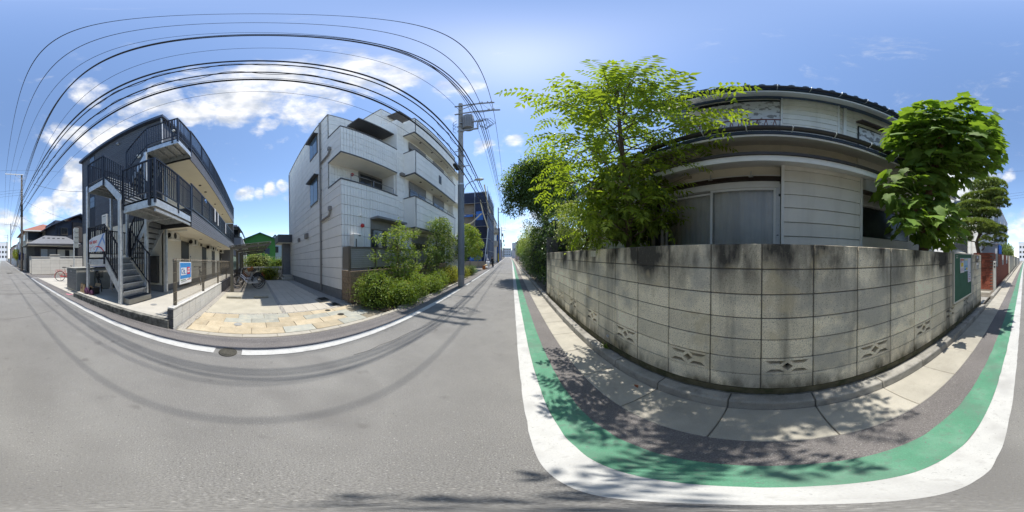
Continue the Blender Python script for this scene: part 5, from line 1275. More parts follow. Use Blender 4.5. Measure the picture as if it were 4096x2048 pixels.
# balcony stack further along the street face
BX = -4.20
for (z0, z1) in ((2.86, 4.38), (5.74, 7.22), (8.68, 9.95)):
    MB().box(BX - .12, BX - .03, 6.33, 11.75, z0, z1).build('balcony_parapet', white_groove, wa)
    courses_front(BX, 6.35, 11.75, z0, z1, ribs=False)
    MB().box(SX, BX, 6.30, 6.42, z0, z1).build('balcony_side', white_wall, wa)
    MB().box(SX, BX, 11.65, 11.77, z0, z1).build('balcony_side', white_wall, wa)
    MB().box(-5.85, BX + .03, 6.28, 11.8, z0 - .07, z0).build('slab_edge', cap, wa)
    MB().box(-5.84, BX - .02, 6.32, 11.75, z0 - .085, z0 - .071).build('balcony_soffit', white_soffit, wa)
    MB().box(BX - .15, BX + .03, 6.28, 11.8, z1, z1 + .045).build('parapet_cap', cap, wa)
    MB().box(SX, BX - .15, 6.28, 6.44, z1, z1 + .045).build('parapet_cap', cap, wa)
    for yy in (7.3, 8.6, 9.9, 11.0): MB().cyl((-4.5, yy, z0 - .10), (-4.5, yy, z0 - .086), .06, n=14).build('ceiling_light', black_mat, wa)
    if z0 < 8:
        window(-4.84, 6.75, 8.35, z1 - .9, z1 + .95, 2, gm=dk_glass); window(-4.84, 9.4, 11.0, z1 - .9, z1 + .95, 2, gm=dk_glass)
        MB().box(-4.83, -4.80, 6.7, 8.4, z1 + .72, z1 + 1.2).build('shutter_case', mat('shutter_grey', (.22, .21, .20)), wa)
        MB().box(-4.83, -4.80, 9.35, 11.05, z1 + .72, z1 + 1.2).build('shutter_case', mat('shutter_grey', (.22, .21, .20)), wa)
        MB().tube([(BX - .06, 6.6, z1 + .28), (BX - .06, 11.6, z1 + .28)], .014, 6).build('balcony_rail', grey_metal, wa)
        for yy in (6.6, 7.9, 9.1, 10.4, 11.6): MB().cyl((BX - .06, yy, z1), (BX - .06, yy, z1 + .28), .012, n=6).build('rail_post', grey_metal, wa)
        MB().box(BX, BX + .015, 8.9, 9.25, z0 + .45, z0 + 1.05).build('parapet_opening', dark_in, wa)
        for k in range(4): MB().box(BX + .012, BX + .022, 8.93 + .09 * k, 8.95 + .09 * k, z0 + .45, z0 + 1.05).build('opening_bar', grey_metal, wa)
        MB().box(SX, SX + .16, 5.98, 6.22, z0 - .25 + 3.05 - 2.9 + .0, z0 + .05).build('vent_hood', mat('vent_taupe', (.22, .205, .19)), wa)
# ground floor of that stack
window(-4.84, 7.0, 8.6, 0.5, 2.2, 2, gm=dk_glass); window(-4.84, 9.4, 11.2, 0.5, 2.2, 2, gm=dk_glass)
MB().box(-4.83, -4.80, 6.95, 8.65, 2.2, 2.6).build('shutter_case', mat('shutter_grey', (.22, .21, .20)), wa)
# last bay, set back, and the top canopies
MB().box(-5.8, -4.5, 12.2, 13.4, 0, 8.6).build('end_bay', white_wall, wa)
for z in (2.8, 5.65, 8.5): MB().box(-5.8, -4.1, 11.82, 13.45, z, z + .12).build('end_slab', white_soffit, wa)
MB().prism([(-5.8, 8.55), (-5.8, 8.66), (-5.0, 8.60), (-5.0, 8.52)], 'y', 3.75, 5.78).build('canopy', cap, wa)
MB().prism([(-5.8, 11.25), (-5.8, 11.36), (-5.0, 11.30), (-5.0, 11.22)], 'y', 6.2, 7.7).build('canopy', cap, wa)
window(-5.80, 4.1, 5.6, 7.3, 8.5, 2, gm=dk_glass)
# small fins along the top parapet rail
for k in range(7): MB().box(BX - .1, BX - .04, 7.4 + k * .7, 7.46 + k * .7, 9.99, 10.14).build('parapet_bracket', white_wall, wa)
# entrance canopy and column round the back corner
ent = thing('entrance_porch', 'dark flat canopy on a grey column with steps behind the white building', 'porch', (-13.2, 2.5, lean(-13.2)))
MB().box(-14.2, -12.2, 1.75, 2.84, 2.85, 3.45).build('canopy', cap, ent)
MB().box(-14.15, -12.25, 1.78, 2.84, 2.82, 2.849).build('canopy_soffit', white_soffit, ent)
MB().box(-13.6, -12.9, 2.25, 2.84, 0.0, 2.82).build('column', mat('column_grey', (.20, .20, .205), .7), ent)
MB().box(-13.4, -11.6, 1.95, 2.82, -.05, .16).build('step', tile_mat, ent); MB().box(-13.4, -12.0, 2.15, 2.82, .16, .34).build('step', tile_mat, ent)

# ------------------------------------------------------------------ brown planter wall, louvre fence
LEAN[0] = False
pw = thing('planter_wall', 'rough brown block wall below the louvre fence', 'wall', (-4.2, 4.5, 0))
bk_me = mesh_box('block', 0.12, 0.393, 0.194, brown_block, 0.006); bks = mesh_box('block', 0.38, 0.12, 0.194, brown_block, 0.006)
MB().box(-4.27, -4.17, 2.76, 9.9, 0, 0.98).build('core', mat('joint_dark', (.06, .05, .04), .95), pw)
for j in range(5):
    for i in range(18):
        if j == 3 and i in (1, 2): continue
        yc = 2.745 + 0.2 + 0.4 * i
        inst('block', bk_me, pw, (-4.21 + rnd.uniform(-.004, .004), yc, 0.1 + 0.2 * j))
    inst('block', bks, pw, (-4.47, 2.80, 0.1 + 0.2 * j))
lf = thing('louvre_fence', 'bronze louvre screen standing on the brown block wall', 'fence', (-4.25, 5, 1.05))
fy = [2.78, 3.85, 5.1, 6.35, 7.6, 8.85]
for yy in fy: MB().box(-4.27, -4.20, yy - .03, yy + .03, 0.98, 1.76).build('post', brown_metal, lf)
for a, b in zip(fy, fy[1:]):
    MB().box(-4.265, -4.205, a + .03, b - .03, 1.72, 1.76).build('top_rail', brown_metal, lf); MB().box(-4.265, -4.205, a + .03, b - .03, 1.05, 1.085).build('bottom_rail', brown_metal, lf)
    for k in range(10):
        z = 1.095 + k * .0625
        MB().add([(-4.21, a + .03, z), (-4.21, b - .03, z), (-4.25, b - .03, z + .058), (-4.25, a + .03, z + .058), (-4.216, a + .03, z), (-4.216, b - .03, z), (-4.256, b - .03, z + .058), (-4.256, a + .03, z + .058)],
                 [(0, 1, 2, 3), (7, 6, 5, 4), (0, 4, 5, 1), (3, 2, 6, 7)]).build('slat', mat('louvre_bronze', (.40, .38, .32), .4, .06, 8, metal=.3), lf)
MB().box(-4.62, -4.27, 2.75, 2.79, 1.05, 1.76).build('side_panel', mat('louvre_dark', (.17, .155, .135), .5, .06, 8), lf)
# kerb of the planting bed
pk = setp(MB().box(-4.15, -2.85, 2.92, 9.9, -.02, .03).build('planting_bed', soil), kind='structure')
for k in range(8): MB().box(-2.86, -2.74, 3.4 + .82 * k, 4.2 + .82 * k, -.02, .05).build('edge_stone', concrete_old, pk, bev=.008)

# ------------------------------------------------------------------ cycle shelter
LEAN[0] = True
cs = thing('cycle_shelter', 'cantilever cycle shelter with a tinted sheet roof on taupe posts', 'shelter', (-9, -1.0, lean(-9)))
for x in (-7.35, -9.6, -11.8, -13.6):
    MB().box(x - .06, x + .06, -1.12, -0.98, 0, 2.02).build('post', shelter_post, cs)
    MB().bar((x, -1.05, 2.0), (x, 0.72, 2.18), .07, .09).build('arm', shelter_post, cs)
for k, yy in enumerate((-1.05, -0.45, 0.15, 0.70)):
    z = 2.0 + (yy + 1.05) * .102
    mb = MB()
    for i in range(4): mb.bar((-7.2 - 1.65 * i, yy, z + .06), (-7.2 - 1.65 * (i + 1), yy, z + .06), .05, .05)
    mb.build('purlin', mat('shelter_frame', (.30, .285, .25), .5), cs)
for i in range(7):
    a, b = -7.2 - .94 * i, -7.2 - .94 * (i + 1)
    MB().add([(a - .01, -1.08, 2.09), (b + .01, -1.08, 2.09), (b + .01, 0.74, 2.275), (a - .01, 0.74, 2.275)], [(0, 1, 2, 3)]).build('roof_sheet', poly_roof, cs)
    MB().bar((a, -1.08, 2.10), (a, 0.74, 2.285), .035, .02).build('glazing_bar', mat('shelter_frame', (.30, .285, .25)), cs)
MB().bar((-7.2, -1.12, 2.07), (-13.8, -1.12, 2.07), .07, .07).build('gutter', grey_metal, cs)
gw = thing('screen_panel', 'pale green translucent screen behind the parked bicycles', 'screen', (-11, -1.35, lean(-11)))
for i in range(6):
    MB().box(-9.9 - .5 * i, -9.45 - .5 * i, -1.42, -1.40, .85, 1.75).build('pane', mat('screen_green', (.40, .55, .50), .35), gw); MB().box(-9.46 - .5 * i, -9.42 - .5 * i, -1.43, -1.39, .3, 1.85).build('post', shelter_post, gw)
# houses behind the lot
LEAN[0] = False
gh = thing('green_house', 'bright green gable house with a dark green roof behind the hedge', 'house', (-23.5, 0.7, -.8))
grn = mat('green_render', (0.055, 0.22, 0.05), 0.75, 0.1, 1.5, fine=.05)
MB().prism([(-1.55, -.8), (2.9, -.8), (2.9, 4.05), (0.72, 4.85), (-1.55, 4.05)], 'x', -27, -23).build('wall', grn, gh)
rg = mat('roof_green', (0.03, 0.09, 0.085), 0.4, .1, 5)
for (p, q) in (((-1.75, 3.98), (0.72, 4.95)), ((3.15, 3.98), (0.72, 4.95))): MB().prism([p, q, (q[0], q[1] - .1), (p[0], p[1] - .1)], 'x', -27.2, -22.7).build('roof', rg, gh)
MB().box(-23, -22.97, 1.35, 2.1, 1.9, 2.7).build('window', glass_sky, gh); MB().box(-23, -22.85, 0.6, 2.0, 2.95, 3.05).build('window_hood', rg, gh)
bh = thing('pale_blue_house', 'pale blue house with a dark gable roof behind the green house', 'house', (-28, 3.7, -.8))
blu = mat('pale_blue_siding', (.42, .48, .56), .8, .05, 2)
MB().prism([(2.6, -.8), (4.4, -.8), (4.4, 4.3), (3.35, 5.15), (2.6, 4.5)], 'x', -30, -27).build('wall', blu, bh)
for (p, q) in (((2.4, 4.25), (3.35, 5.25)), ((4.6, 4.1), (3.35, 5.25))): MB().prism([p, q, (q[0], q[1] - .1), (p[0], p[1] - .1)], 'x', -30.2, -26.8).build('roof', roof_blue, bh)
MB().box(-27, -26.9, 3.0, 3.9, 2.2, 3.2).build('balcony', dark_trim, bh); MB().box(-27, -26.95, 4.4, 6.0, -.8, 3.6).build('side_wall', blu, bh)
gb = thing('grey_rear_house', 'grey rendered house with a balcony behind the end of the corridor', 'house', (-19.5, -3, -.7))
gry = mat('grey_render', (.27, .29, .33), .85, .1, 2)
MB().box(-22, -18, -4.5, -1.55, -.7, 3.68).build('wall', gry, gb); MB().box(-22, -18.4, -4.5, -2.0, 3.7, 5.2).build('upper_wall', mat('white_render', (.55, .56, .58), .85), gb)
MB().prism([(-4.8, 4.9), (-1.75, 4.9), (-1.3, 4.2), (-1.2, 3.75), (-1.28, 3.75), (-1.4, 4.15), (-1.85, 4.8), (-4.8, 4.8)], 'x', -22.3, -17.8).build('roof', roof_blue, gb)
for k in range(3): MB().bar((-18.02, -2.2, 3.78 + .09 * k), (-18.02, -1.5, 3.78 + .09 * k), .02, .02).build('balcony_rail', grey_metal, gb)
for (a, b) in ((-2.22, -2.12), (-1.95, -1.9)): MB().box(-18.39, -18.36, a - .25, b, 3.75, 4.6).build('window', dark_in, gb)
MB().box(-18.0, -17.98, -4.5, -1.42, 3.64, 3.74).build('parapet_cap', cap, gb); MB().prism([(-1.55, -.7), (-.95, -.7), (-.95, 2.4), (-1.4, 3.6), (-1.55, 3.6)], 'x', -19, -17.9).build('side_wing', mat('white_render', (.55, .56, .58)), gb)
# white picket wall behind the lot
pc = thing('white_balustrade', 'white patterned block balustrade at the back of the lot', 'fence', (-14.0, 1, -.35))
wb_m = mat('white_block', (.66, .66, .63), .85, .06, 6)
for i in range(15):
    yy = -1.3 + i * .27
    k = MB(); k.box(-14.06, -13.94, yy, yy + .25, .55 - .3, .60 - .3 ); k.box(-14.06, -13.94, yy, yy + .25, .86 - .3 , .92 - .3); k.box(-14.05, -13.95, yy + .02, yy + .07, .60 - .3, .86 - .3); k.box(-14.05, -13.95, yy + .15, yy + .20, .60 - .3, .86 - .3)
    k.build('pierced_block', wb_m, pc)
MB().box(-14.08, -13.92, -1.4, 2.8, -.4, .25).build('base_wall', lblock_mat, pc)
gf = thing('green_net_fence', 'thin green net fence on posts above the hedge', 'fence', (-15.2, 1, -.3))
for yy in (-.9, .1, .75, 1.35, 2.0, 2.7): MB().cyl((-15.2, yy, -.3), (-15.2, yy, 1.5), .025, n=8).build('post', mat('fence_green_grey', (.12, .16, .14), .5), gf)
for z in (.6, 1.05, 1.48): MB().tube([(-15.2, -1.2, z), (-15.2, 3.0, z)], .012, 5).build('rail', mat('fence_green_grey', (.12, .16, .14)), gf)
bf = thing('bar_fence', 'low dark vertical bar fence next to the yellow shrub', 'fence', (-13.1, 2.1, -.3))
for i in range(9): MB().cyl((-13.1, 1.85 + i * .1, -.3), (-13.1, 1.85 + i * .1, .48), .014, n=6).build('bar', dark_trim, bf)
MB().tube([(-13.1, 1.8, .48), (-13.1, 2.75, .48)], .016, 6).build('rail', dark_trim, bf)
LEAN[0] = False
# ------------------------------------------------------------------ utility poles
steel = mat('pole_steel', (0.33, 0.34, 0.35), 0.45, 0.1, 8, metal=0.5); porcelain = mat('porcelain', (0.55, 0.56, 0.56), 0.25, spec=.7)
tr_m = mat('transformer_grey', (0.21, 0.215, 0.225), 0.5, 0.08, 5)
def insul(parent, x, y, z, h=.16, r=.045):
    mb = MB()
    for k in range(3): mb.cyl((x, y, z + h * k / 3), (x, y, z + h * (k + .75) / 3), r * (1 - .12 * k), r * .75, 12)
    mb.cyl((x, y, z - .05), (x, y, z + h), .012, n=6); return mb.build('insulator', porcelain, parent, True)
def pole(name, label, x, y, h, m, r0=.155, r1=.105, grp='utility poles along the road'):
    p = thing(name, label, 'utility pole', (x, y, 0), grp)
    MB().tube([(x, y, -.1), (x, y, h * .5), (x, y, h)], [r0, (r0 + r1) / 2, r1], 18).build('shaft', m, p, True)
    return p
FX, FY = -2.36, 7.47
fp = pole('utility_pole', 'grey concrete utility pole with transformer and street lamp by the planting bed', FX, FY, 11.9, pole_mat)
MB().cyl((FX, FY, .55), (FX, FY, 5.05), .163, .150, 20).build('sheet_wrap', pole_sheet, fp, True)
MB().cyl((FX, FY, 5.05), (FX, FY, 5.12), .158, .158, 20).build('band', galv, fp)
for (z, x1) in ((11.45, -0.74), (10.53, -0.48)):
    MB().bar((FX - .25, FY - .14, z), (x1, FY - .14, z + .03), .075, .075).build('crossarm', steel, fp)
MB().bar((FX + .05, FY - .14, 10.95), (FX + .7, FY - .14, 11.42), .04, .04).build('arm_brace', steel, fp)
for x in (-1.417, -1.297, -1.045, -0.873): insul(fp, x, FY - .14, 11.52)
for x in (-1.02, -0.962, -0.84, -0.76): insul(fp, x, FY - .14, 10.58)
tx, ty = -1.98, FY - .05
t = MB(); t.tube([(tx, ty, 8.98), (tx, ty, 9.0), (tx, ty, 10.18), (tx, ty, 10.24)], [.24, .265, .265, .22], 22); tro = t.build('transformer', tr_m, fp, True)
for k in range(12):
    a = R(30 * k); MB().bar((tx + .268 * math.cos(a), ty + .268 * math.sin(a), 9.1), (tx + .268 * math.cos(a), ty + .268 * math.sin(a), 9.95), .012, .05).build('cooling_fin', tr_m, tro)
for dx in (-.1, .1): insul(tro, tx + dx, ty, 10.26, .14, .035)
MB().bar((FX, FY - .14, 8.80), (-1.48, FY - .14, 8.83), .08, .08).build('transformer_arm', steel, fp)
MB().bar((FX, FY - .14, 9.55), (-1.25, FY - .14, 9.50), .07, .07).build('transformer_arm', steel, fp); MB().bar((-1.50, FY - .14, 8.8), (-1.50, FY - .14, 9.55), .06, .06).build('arm_strut', steel, fp)
for x in (-1.28, -1.4, -1.55): insul(fp, x, FY - .14, 9.56, .10, .035)
for k, z in enumerate((9.3, 8.9, 7.4, 6.9, 6.2, 5.7)): MB().ring((FX, FY, z), .15, .018, 'z', 18, 5).build('band', galv_dull, fp)
MB().bar((FX, FY, 6.21), (FX + .42, FY, 6.21), .035, .035).build('bracket', steel, fp); MB().bar((FX, FY, 7.3), (FX - .3, FY, 7.3), .035, .035).build('bracket', steel, fp)
lp = [(FX + .15, FY - .05, 4.35), (FX + .17, FY - .05, 4.75), (FX + .28, FY - .05, 5.02), (FX + .5, FY - .05, 5.17), (FX + .72, FY - .05, 5.22)]
la = MB().tube(lp, .022, 8).build('lamp_arm', steel, fp, True)
lh = MB(); lh.ball((FX + .90, FY - .05, 5.27), .24, .085, .06, 12, 7); lh.build('lamp_head', mat('lamp_grey', (.42, .43, .42), .4), fp, True)
MB().ball((FX + .93, FY - .05, 5.235), .17, .07, .04, 12, 6).build('lamp_lens', mat('lamp_glass', (.55, .56, .52), .2), fp, True)
for z in (1.9, 2.4, 2.9, 3.4): MB().cyl((FX + .14, FY, z), (FX + .24, FY, z), .01, n=6).build('step_bolt', galv, fp)
for k in range(3):
    c_ = MB(); c_.tube([(FX - .14, FY - .1, 9.9 - .3 * k), (FX - .33, FY - .1, 9.75 - .3 * k), (FX - .36, FY - .1, 9.5 - .3 * k), (FX - .2, FY - .1, 9.3 - .3 * k)], .012, 5); c_.build('cable_loop', wire_mat, fp, True)
for k in range(6):
    a = rnd.uniform(-1.5, -1.0); b = a + rnd.uniform(.1, .55); z0 = rnd.uniform(9.3, 9.7)
    MB().tube([(a, FY - .15, z0), ((a + b) / 2 + .1, FY - .3, z0 - .05), (b + .1, FY - .1, z0 - .35), ((a + b) / 2, FY + .1, z0 - .55), (a, FY, z0 - .3)], .011, 5).build('jumper', wire_mat, fp, True)
MB().tube([(-1.417, FY - .14, 11.7), (-1.2, FY - .1, 11.2), (-1.02, FY - .14, 10.75)], .008, 5).build('jumper', wire_mat, fp); MB().tube([(-.873, FY - .14, 11.7), (-.95, FY - .2, 11.3), (-.84, FY - .14, 10.75)], .008, 5).build('jumper', wire_mat, fp)
MB().tube([(-1.02, FY - .14, 10.5), (-1.3, FY - .2, 10.35), (tx + .1, ty, 10.42)], .008, 5).build('jumper', wire_mat, fp); MB().tube([(-.84, FY - .14, 10.5), (-1.2, FY - .3, 10.2), (tx - .1, ty, 10.42)], .008, 5).build('jumper', wire_mat, fp)

BX_, BY_ = -2.64, -18.75
bp = pole('utility_pole', 'brown stained utility pole with white top crossarm behind the side lot', BX_, BY_, 12.1, pole_old)
MB().bar((BX_ - .15, BY_ + .14, 12.0), (-.72, BY_ + .14, 12.03), .09, .09).build('crossarm', mat('arm_white', (.6, .6, .58), .5, metal=.2), bp)
MB().bar((BX_, BY_ + .14, 11.3), (-1.85, BY_ + .14, 11.95), .04, .04).build('arm_brace', steel, bp)
for x in (-.787, -1.356, -1.928): insul(bp, x, BY_ + .14, 12.06)
for z in (11.2, 10.5, 9.9): insul(bp, BX_ - .17, BY_ + .1, z, .1, .035)
MB().tube([(BX_ + .1, BY_, 4.5), (BX_ + .25, BY_, 5.1), (BX_ + .5, BY_, 5.25), (BX_ + .7, BY_, 5.26)], .025, 8).build('lamp_arm', steel, bp, True)
MB().box(BX_ + .6, BX_ + 1.05, BY_ - .08, BY_ + .08, 5.22, 5.31).build('lamp_head', mat('lamp_grey', (.42, .43, .42)), bp)
for k in range(5): MB().ring((BX_, BY_, 9.6 - .25 * k), .16, .02, 'z', 14, 5).build('band', galv_dull, bp)
MB().cyl((BX_, BY_, 6.4), (BX_, BY_, 7.9), .15, .155, 12).build('cable_cover', mat('cover_black', (.02, .02, .02), .7), bp)
b2 = pole('utility_pole', 'slim utility pole second along the road behind the lot', -3.05, -42, 10.6, pole_old)
MB().bar((-3.1, -42, 10.3), (-1.3, -42, 10.3), .09, .09).build('crossarm', steel, b2)
b3 = pole('utility_pole', 'distant utility pole third along the road behind the lot', -3.7, -68, 11.5, pole_old)
MB().bar((-3.8, -68, 11.2), (-2.1, -68, 11.2), .1, .1).build('crossarm', steel, b3); MB().bar((-3.8, -68, 10.2), (-2.4, -68, 10.2), .1, .1).build('crossarm', steel, b3)
b4 = pole('utility_pole', 'farthest utility pole down the road behind the lot', -4.5, -98, 12, pole_old)
MB().bar((-4.6, -98, 11.7), (-2.8, -98, 11.7), .1, .1).build('crossarm', steel, b4)
f2 = pole('utility_pole', 'dark utility pole with yellow guard beside the blue sheeted house', -2.80, 35.9, 12.4, pole_old)
MB().cyl((-2.80, 35.9, .25), (-2.80, 35.9, 2.0), .19, .19, 16).build('yellow_guard', mat('guard_yellow', (.5, .38, .03), .5), f2, True)
MB().bar((-2.9, 35.8, 12.0), (-1.2, 35.8, 12.0), .09, .09).build('crossarm', steel, f2); MB().bar((-2.9, 35.8, 11.2), (-1.3, 35.8, 11.2), .09, .09).build('crossarm', steel, f2)
for (x, y, h, lab) in ((-3.6, 62, 12.5, 'utility pole with a small transformer beyond the blue sheeted house'), (-4.4, 92, 13, 'distant utility pole with stepped crossarms far down the road'), (-5.4, 128, 13, 'farthest thin utility pole down the road ahead')):
    q = pole('utility_pole', lab, x, y, h, pole_old)
    MB().bar((x - .1, y, h - .4), (x + 1.7, y, h - .4), .12, .12).build('crossarm', steel, q); MB().bar((x - .1, y, h - 1.3), (x + 1.4, y, h - 1.3), .12, .12).build('crossarm', steel, q)
    MB().cyl((x + .4, y, h - 3.6), (x + .4, y, h - 2.5), .3, n=12).build('transformer', tr_m, q)

# ------------------------------------------------------------------ overhead wires
def cat(a, b, sag, n=26):
    a, b = Vector(a), Vector(b)
    return [a.lerp(b, i / n) - Vector((0, 0, sag * 4 * (i / n) * (1 - i / n))) for i in range(n + 1)]
GW = 'overhead wires along the road'
def wire(label, nodes, sag, r, spiral=0.0, name='overhead_wire', m=wire_mat, turns=60):
    w = thing(name, label, 'cable', nodes[0], GW)
    pts = []
    for a, b in zip(nodes, nodes[1:]): pts += cat(a, b, sag)[(1 if pts else 0):]
    MB().tube(pts, r, 5).build('conductor', m, w, True)
    if spiral:
        sp = []
        for a, b in zip(nodes, nodes[1:]):
            c = cat(a, b, sag, 420)
            for i, q in enumerate(c):
                t = i / 420 * (Vector(b) - Vector(a)).length / 1.15 * 2 * math.pi; k = spiral * (.6 + .5 * math.sin(i * .05))
                sp.append(q + Vector((math.cos(t) * k, 0, math.sin(t) * k - k * .6)))
        MB().tube(sp, r * .45, 4).build('lashing_wire', m, w, True)
    return w
B2, F2 = (-3.05, -42), (-2.80, 35.9)
wire('top power wire farthest over the road', [(-1.4, -42, 10.5), (-.787, BY_, 12.22), (-.873, FY, 11.70), (-1.25, 35.9, 12.15), (-2.0, 62, 12.3), (-2.8, 92, 12.8)], .45, .013)
wire('top power wire in the middle of the crossarms', [(-1.9, -42, 10.5), (-1.356, BY_, 12.22), (-1.417, FY, 11.70), (-1.8, 35.9, 12.15), (-2.6, 62, 12.3), (-3.4, 92, 12.8)], .45, .013)
wire('top power wire nearest the poles', [(-2.4, -42, 10.5), (-1.928, BY_, 12.22), (-2.02, FY, 11.55), (-2.3, 35.9, 12.15)], .45, .010)
wire('thick low voltage wire at the transformer level, upper', [(-3.0, -42, 9.3), (-2.80, BY_, 11.2), (-1.50, FY, 9.75), (-1.9, 35.9, 11.3)], .35, .018)
wire('thick low voltage wire at the transformer level, middle', [(-3.0, -42, 9.0), (-2.80, BY_, 10.6), (-1.40, FY, 9.68), (-1.75, 35.9, 11.3)], .35, .018)
wire('thick low voltage wire at the transformer level, lower', [(-3.0, -42, 8.6), (-2.80, BY_, 10.0), (-1.28, FY, 9.66), (-1.6, 35.9, 11.25)], .35, .020)
wire('heavy black telephone cable, highest of the communication cables', [(-2.9, -42, 6.8), (-2.55, BY_, 8.35), (-2.18, FY, 7.25), (-2.5, 35.9, 7.2)], .30, .030)
wire('loosely lashed cable just below the heavy telephone cable', [(-2.9, -42, 6.5), (-2.5, BY_, 7.9), (-2.20, FY, 6.95), (-2.5, 35.9, 6.9)], .30, .020, .05)
wire('lashed cable with spiral loops, middle of the communication cables', [(-2.9, -42, 6.2), (-2.5, BY_, 7.4), (-2.20, FY, 6.25), (-2.5, 35.9, 6.4)], .34, .020, .06)
wire('smooth black cable below the lashed cables', [(-2.9, -42, 5.9), (-2.5, BY_, 6.62), (-2.22, FY, 5.78), (-2.5, 35.9, 5.9)], .25, .026)
wire('thin wire hung next to the smooth black cable', [(-2.5, BY_, 6.8), (-2.25, FY, 5.95)], .28, .007)
wire('thinnest lowest wire of the span over the lots', [(-2.7, BY_, 6.3), (-2.55, FY, 5.6)], .25, .005)
wire('wire rising from the pole top back over the apartment roofs', [(FX, FY, 10.9), (-2.9, -9, 9.8), (-2.7, BY_, 8.5)], .35, .009)
cb = MB().cbox((-2.24, 6.45, 5.58), .16, .46, .15, Matrix.Rotation(R(-8), 3, 'X')); one('cable_closure', cb, black_mat, 'black cable closure box on the low cable beside the pole', 'cable box', bev=.03)
wire('drop wire sagging from the cables to the dark apartment gable', [(-2.45, -11.3, 7.1), (-5.3, -9.2, 6.05)], .25, .012)
wire('lower drop wire running to the dark house roof', [(-2.5, -15.6, 7.25), (-7.9, -16.9, 5.9)], .25, .011)
wire('thin drop wire to the beige house', [(BX_, BY_, 6.35), (-6.3, -21.5, 5.9)], .2, .010)
for k, z in enumerate((9.91, 9.55, 9.18)): wire('side wire leaving the brown pole across the road, ' + ('top', 'middle', 'bottom')[k] + ' of three', [(BX_ + .1, BY_, z), (14, -22, z - .2)], .3, .010)
wire('thin wire crossing the road high behind the brown pole', [(-5.0, -12.5, 9.3), (14, -13.6, 9.5)], .4, .007)
# ------------------------------------------------------------------ vegetation
rv = random.Random(21)
def compound_leaf(mb, p, d, ln, r, nl=6, lw=.040, ll=.105):
    """pinnate leaf: a drooping rachis with pairs of leaflets"""
    d = d.normalized(); q = Vector(p); step = ln / (nl + 1)
    side = d.cross(Vector((0, 0, 1)))
    side = side.normalized() if side.length > .1 else Vector((1, 0, 0))
    prev = Vector(q); pts = [Vector(q)]
    for i in range(nl + 1):
        d = (d + Vector((0, 0, -.13)) + rand_dir(r) * .05).normalized(); q = q + d * step; pts.append(Vector(q))
        side = d.cross(Vector((0, 0, 1))); side = side.normalized() if side.length > .1 else Vector((1, 0, 0))
        up = side.cross(d); k = (1.0 - .35 * abs(i / nl - .4)) * r.uniform(.85, 1.15)
        for s in (-1, 1):
            dl = (side * s + d * .35 + Vector((0, 0, -.28)) + rand_dir(r) * .15).normalized()
            leaf_quad(mb, q, dl, (up + rand_dir(r) * .35).normalized(), ll * k, lw * k, .18)
    leaf_quad(mb, q, d, Vector((0, 0, 1)), ll, lw, .15)
    return pts
# young pinnate-leaved tree over the wall
at = thing('pinnate_tree', 'bright green young tree with feathery pinnate leaves rising behind the block wall', 'tree', (1.57, 1.75, .16))
tk = MB(); tpts = [(1.60, 1.78, .15), (1.57, 1.75, 1.2), (1.52, 1.73, 2.0), (1.38, 1.70, 2.9), (1.30, 1.68, 3.7), (1.26, 1.66, 4.5), (1.25, 1.65, 5.1)]
tk.tube(tpts, [.065, .058, .046, .036, .026, .016, .006], 8); tk.build('trunk', bark, at, True)
lv, brn = MB(), MB()
def env(z): return interp([(1.5, .35), (2.0, .75), (2.6, 1.05), (3.2, 1.15), (3.7, 1.05), (4.2, .82), (4.6, .55), (5.0, .30), (5.3, .14)], z)
nb_ = 84
for i in range(nb_):
    t = (i + .5) / nb_; z0 = 1.6 + 3.3 * t ** 1.05
    a = i * 2.39996 + rv.uniform(-.3, .3)
    base = Vector((interp([(p[2], p[0]) for p in tpts], z0), interp([(p[2], p[1]) for p in tpts], z0), z0))
    up = rv.uniform(.05, .45); z_end = min(z0 + up * .9, 5.15)
    ca, sa = math.cos(a), math.sin(a); deg = math.degrees(a) % 360
    L_ = env(z_end) * rv.uniform(.7, 1.08) * interp([(0, .85), (60, 1.15), (100, 1.2), (140, 1.28), (170, 1.05), (230, .95), (270, 1.25), (300, 1.1), (360, .85)], deg)
    if ca > .35: L_ = min(L_, .85)                      # towards the house
    if z0 < 2.5 and 215 < deg < 320: L_ *= .6
    end = base + Vector((ca * L_, sa * L_, z_end - z0))
    pts = limb(brn, base, end, .011, .003, rv, .06, 5)
    m = max(6, int(L_ * 10.5))
    for k in range(m):
        u = .2 + .8 * (k + rv.random()) / m
        idx = min(len(pts) - 2, int(u * (len(pts) - 1))); f = u * (len(pts) - 1) - idx
        p = pts[idx].lerp(pts[idx + 1], min(1, f)); ax = (pts[idx + 1] - pts[idx]).normalized()
        dd = (ax * .8 + rand_dir(rv) * .9 + Vector((0, 0, .15))).normalized()
        compound_leaf(lv, p, dd, rv.uniform(.20, .40), rv, rv.choice((3, 4, 5, 6)), rv.uniform(.032, .05), rv.uniform(.08, .125))
    compound_leaf(lv, end, (end - base).normalized(), .34, rv, 6)
for k in range(16): compound_leaf(lv, Vector((1.25, 1.65, 5.05 - .04 * k)), rand_dir(rv) + Vector((0, 0, .5)), .26, rv, 5)
setp(lv.build('crown', leaf_ail, at), kind='stuff'); setp(brn.build('branches', bark, at, True), kind='stuff')
# darker lower suckers with broader leaves
lw = MB(); leafy(lw, [(1.58, 1.85, 2.15, .45, .52, .45), (1.5, 2.3, 2.2, .35, .4, .45)], 95, 5, .16, .075, rv, .6, .13)
lw.build('lower_leaves', leaf_mid, at); lw2 = MB(); leafy(lw2, [(1.5, 1.85, 2.3, .45, .55, .5)], 130, 4, .16, .075, rv, .7, .13, .8); lw2.build('lower_leaves', leaf_mid, at)

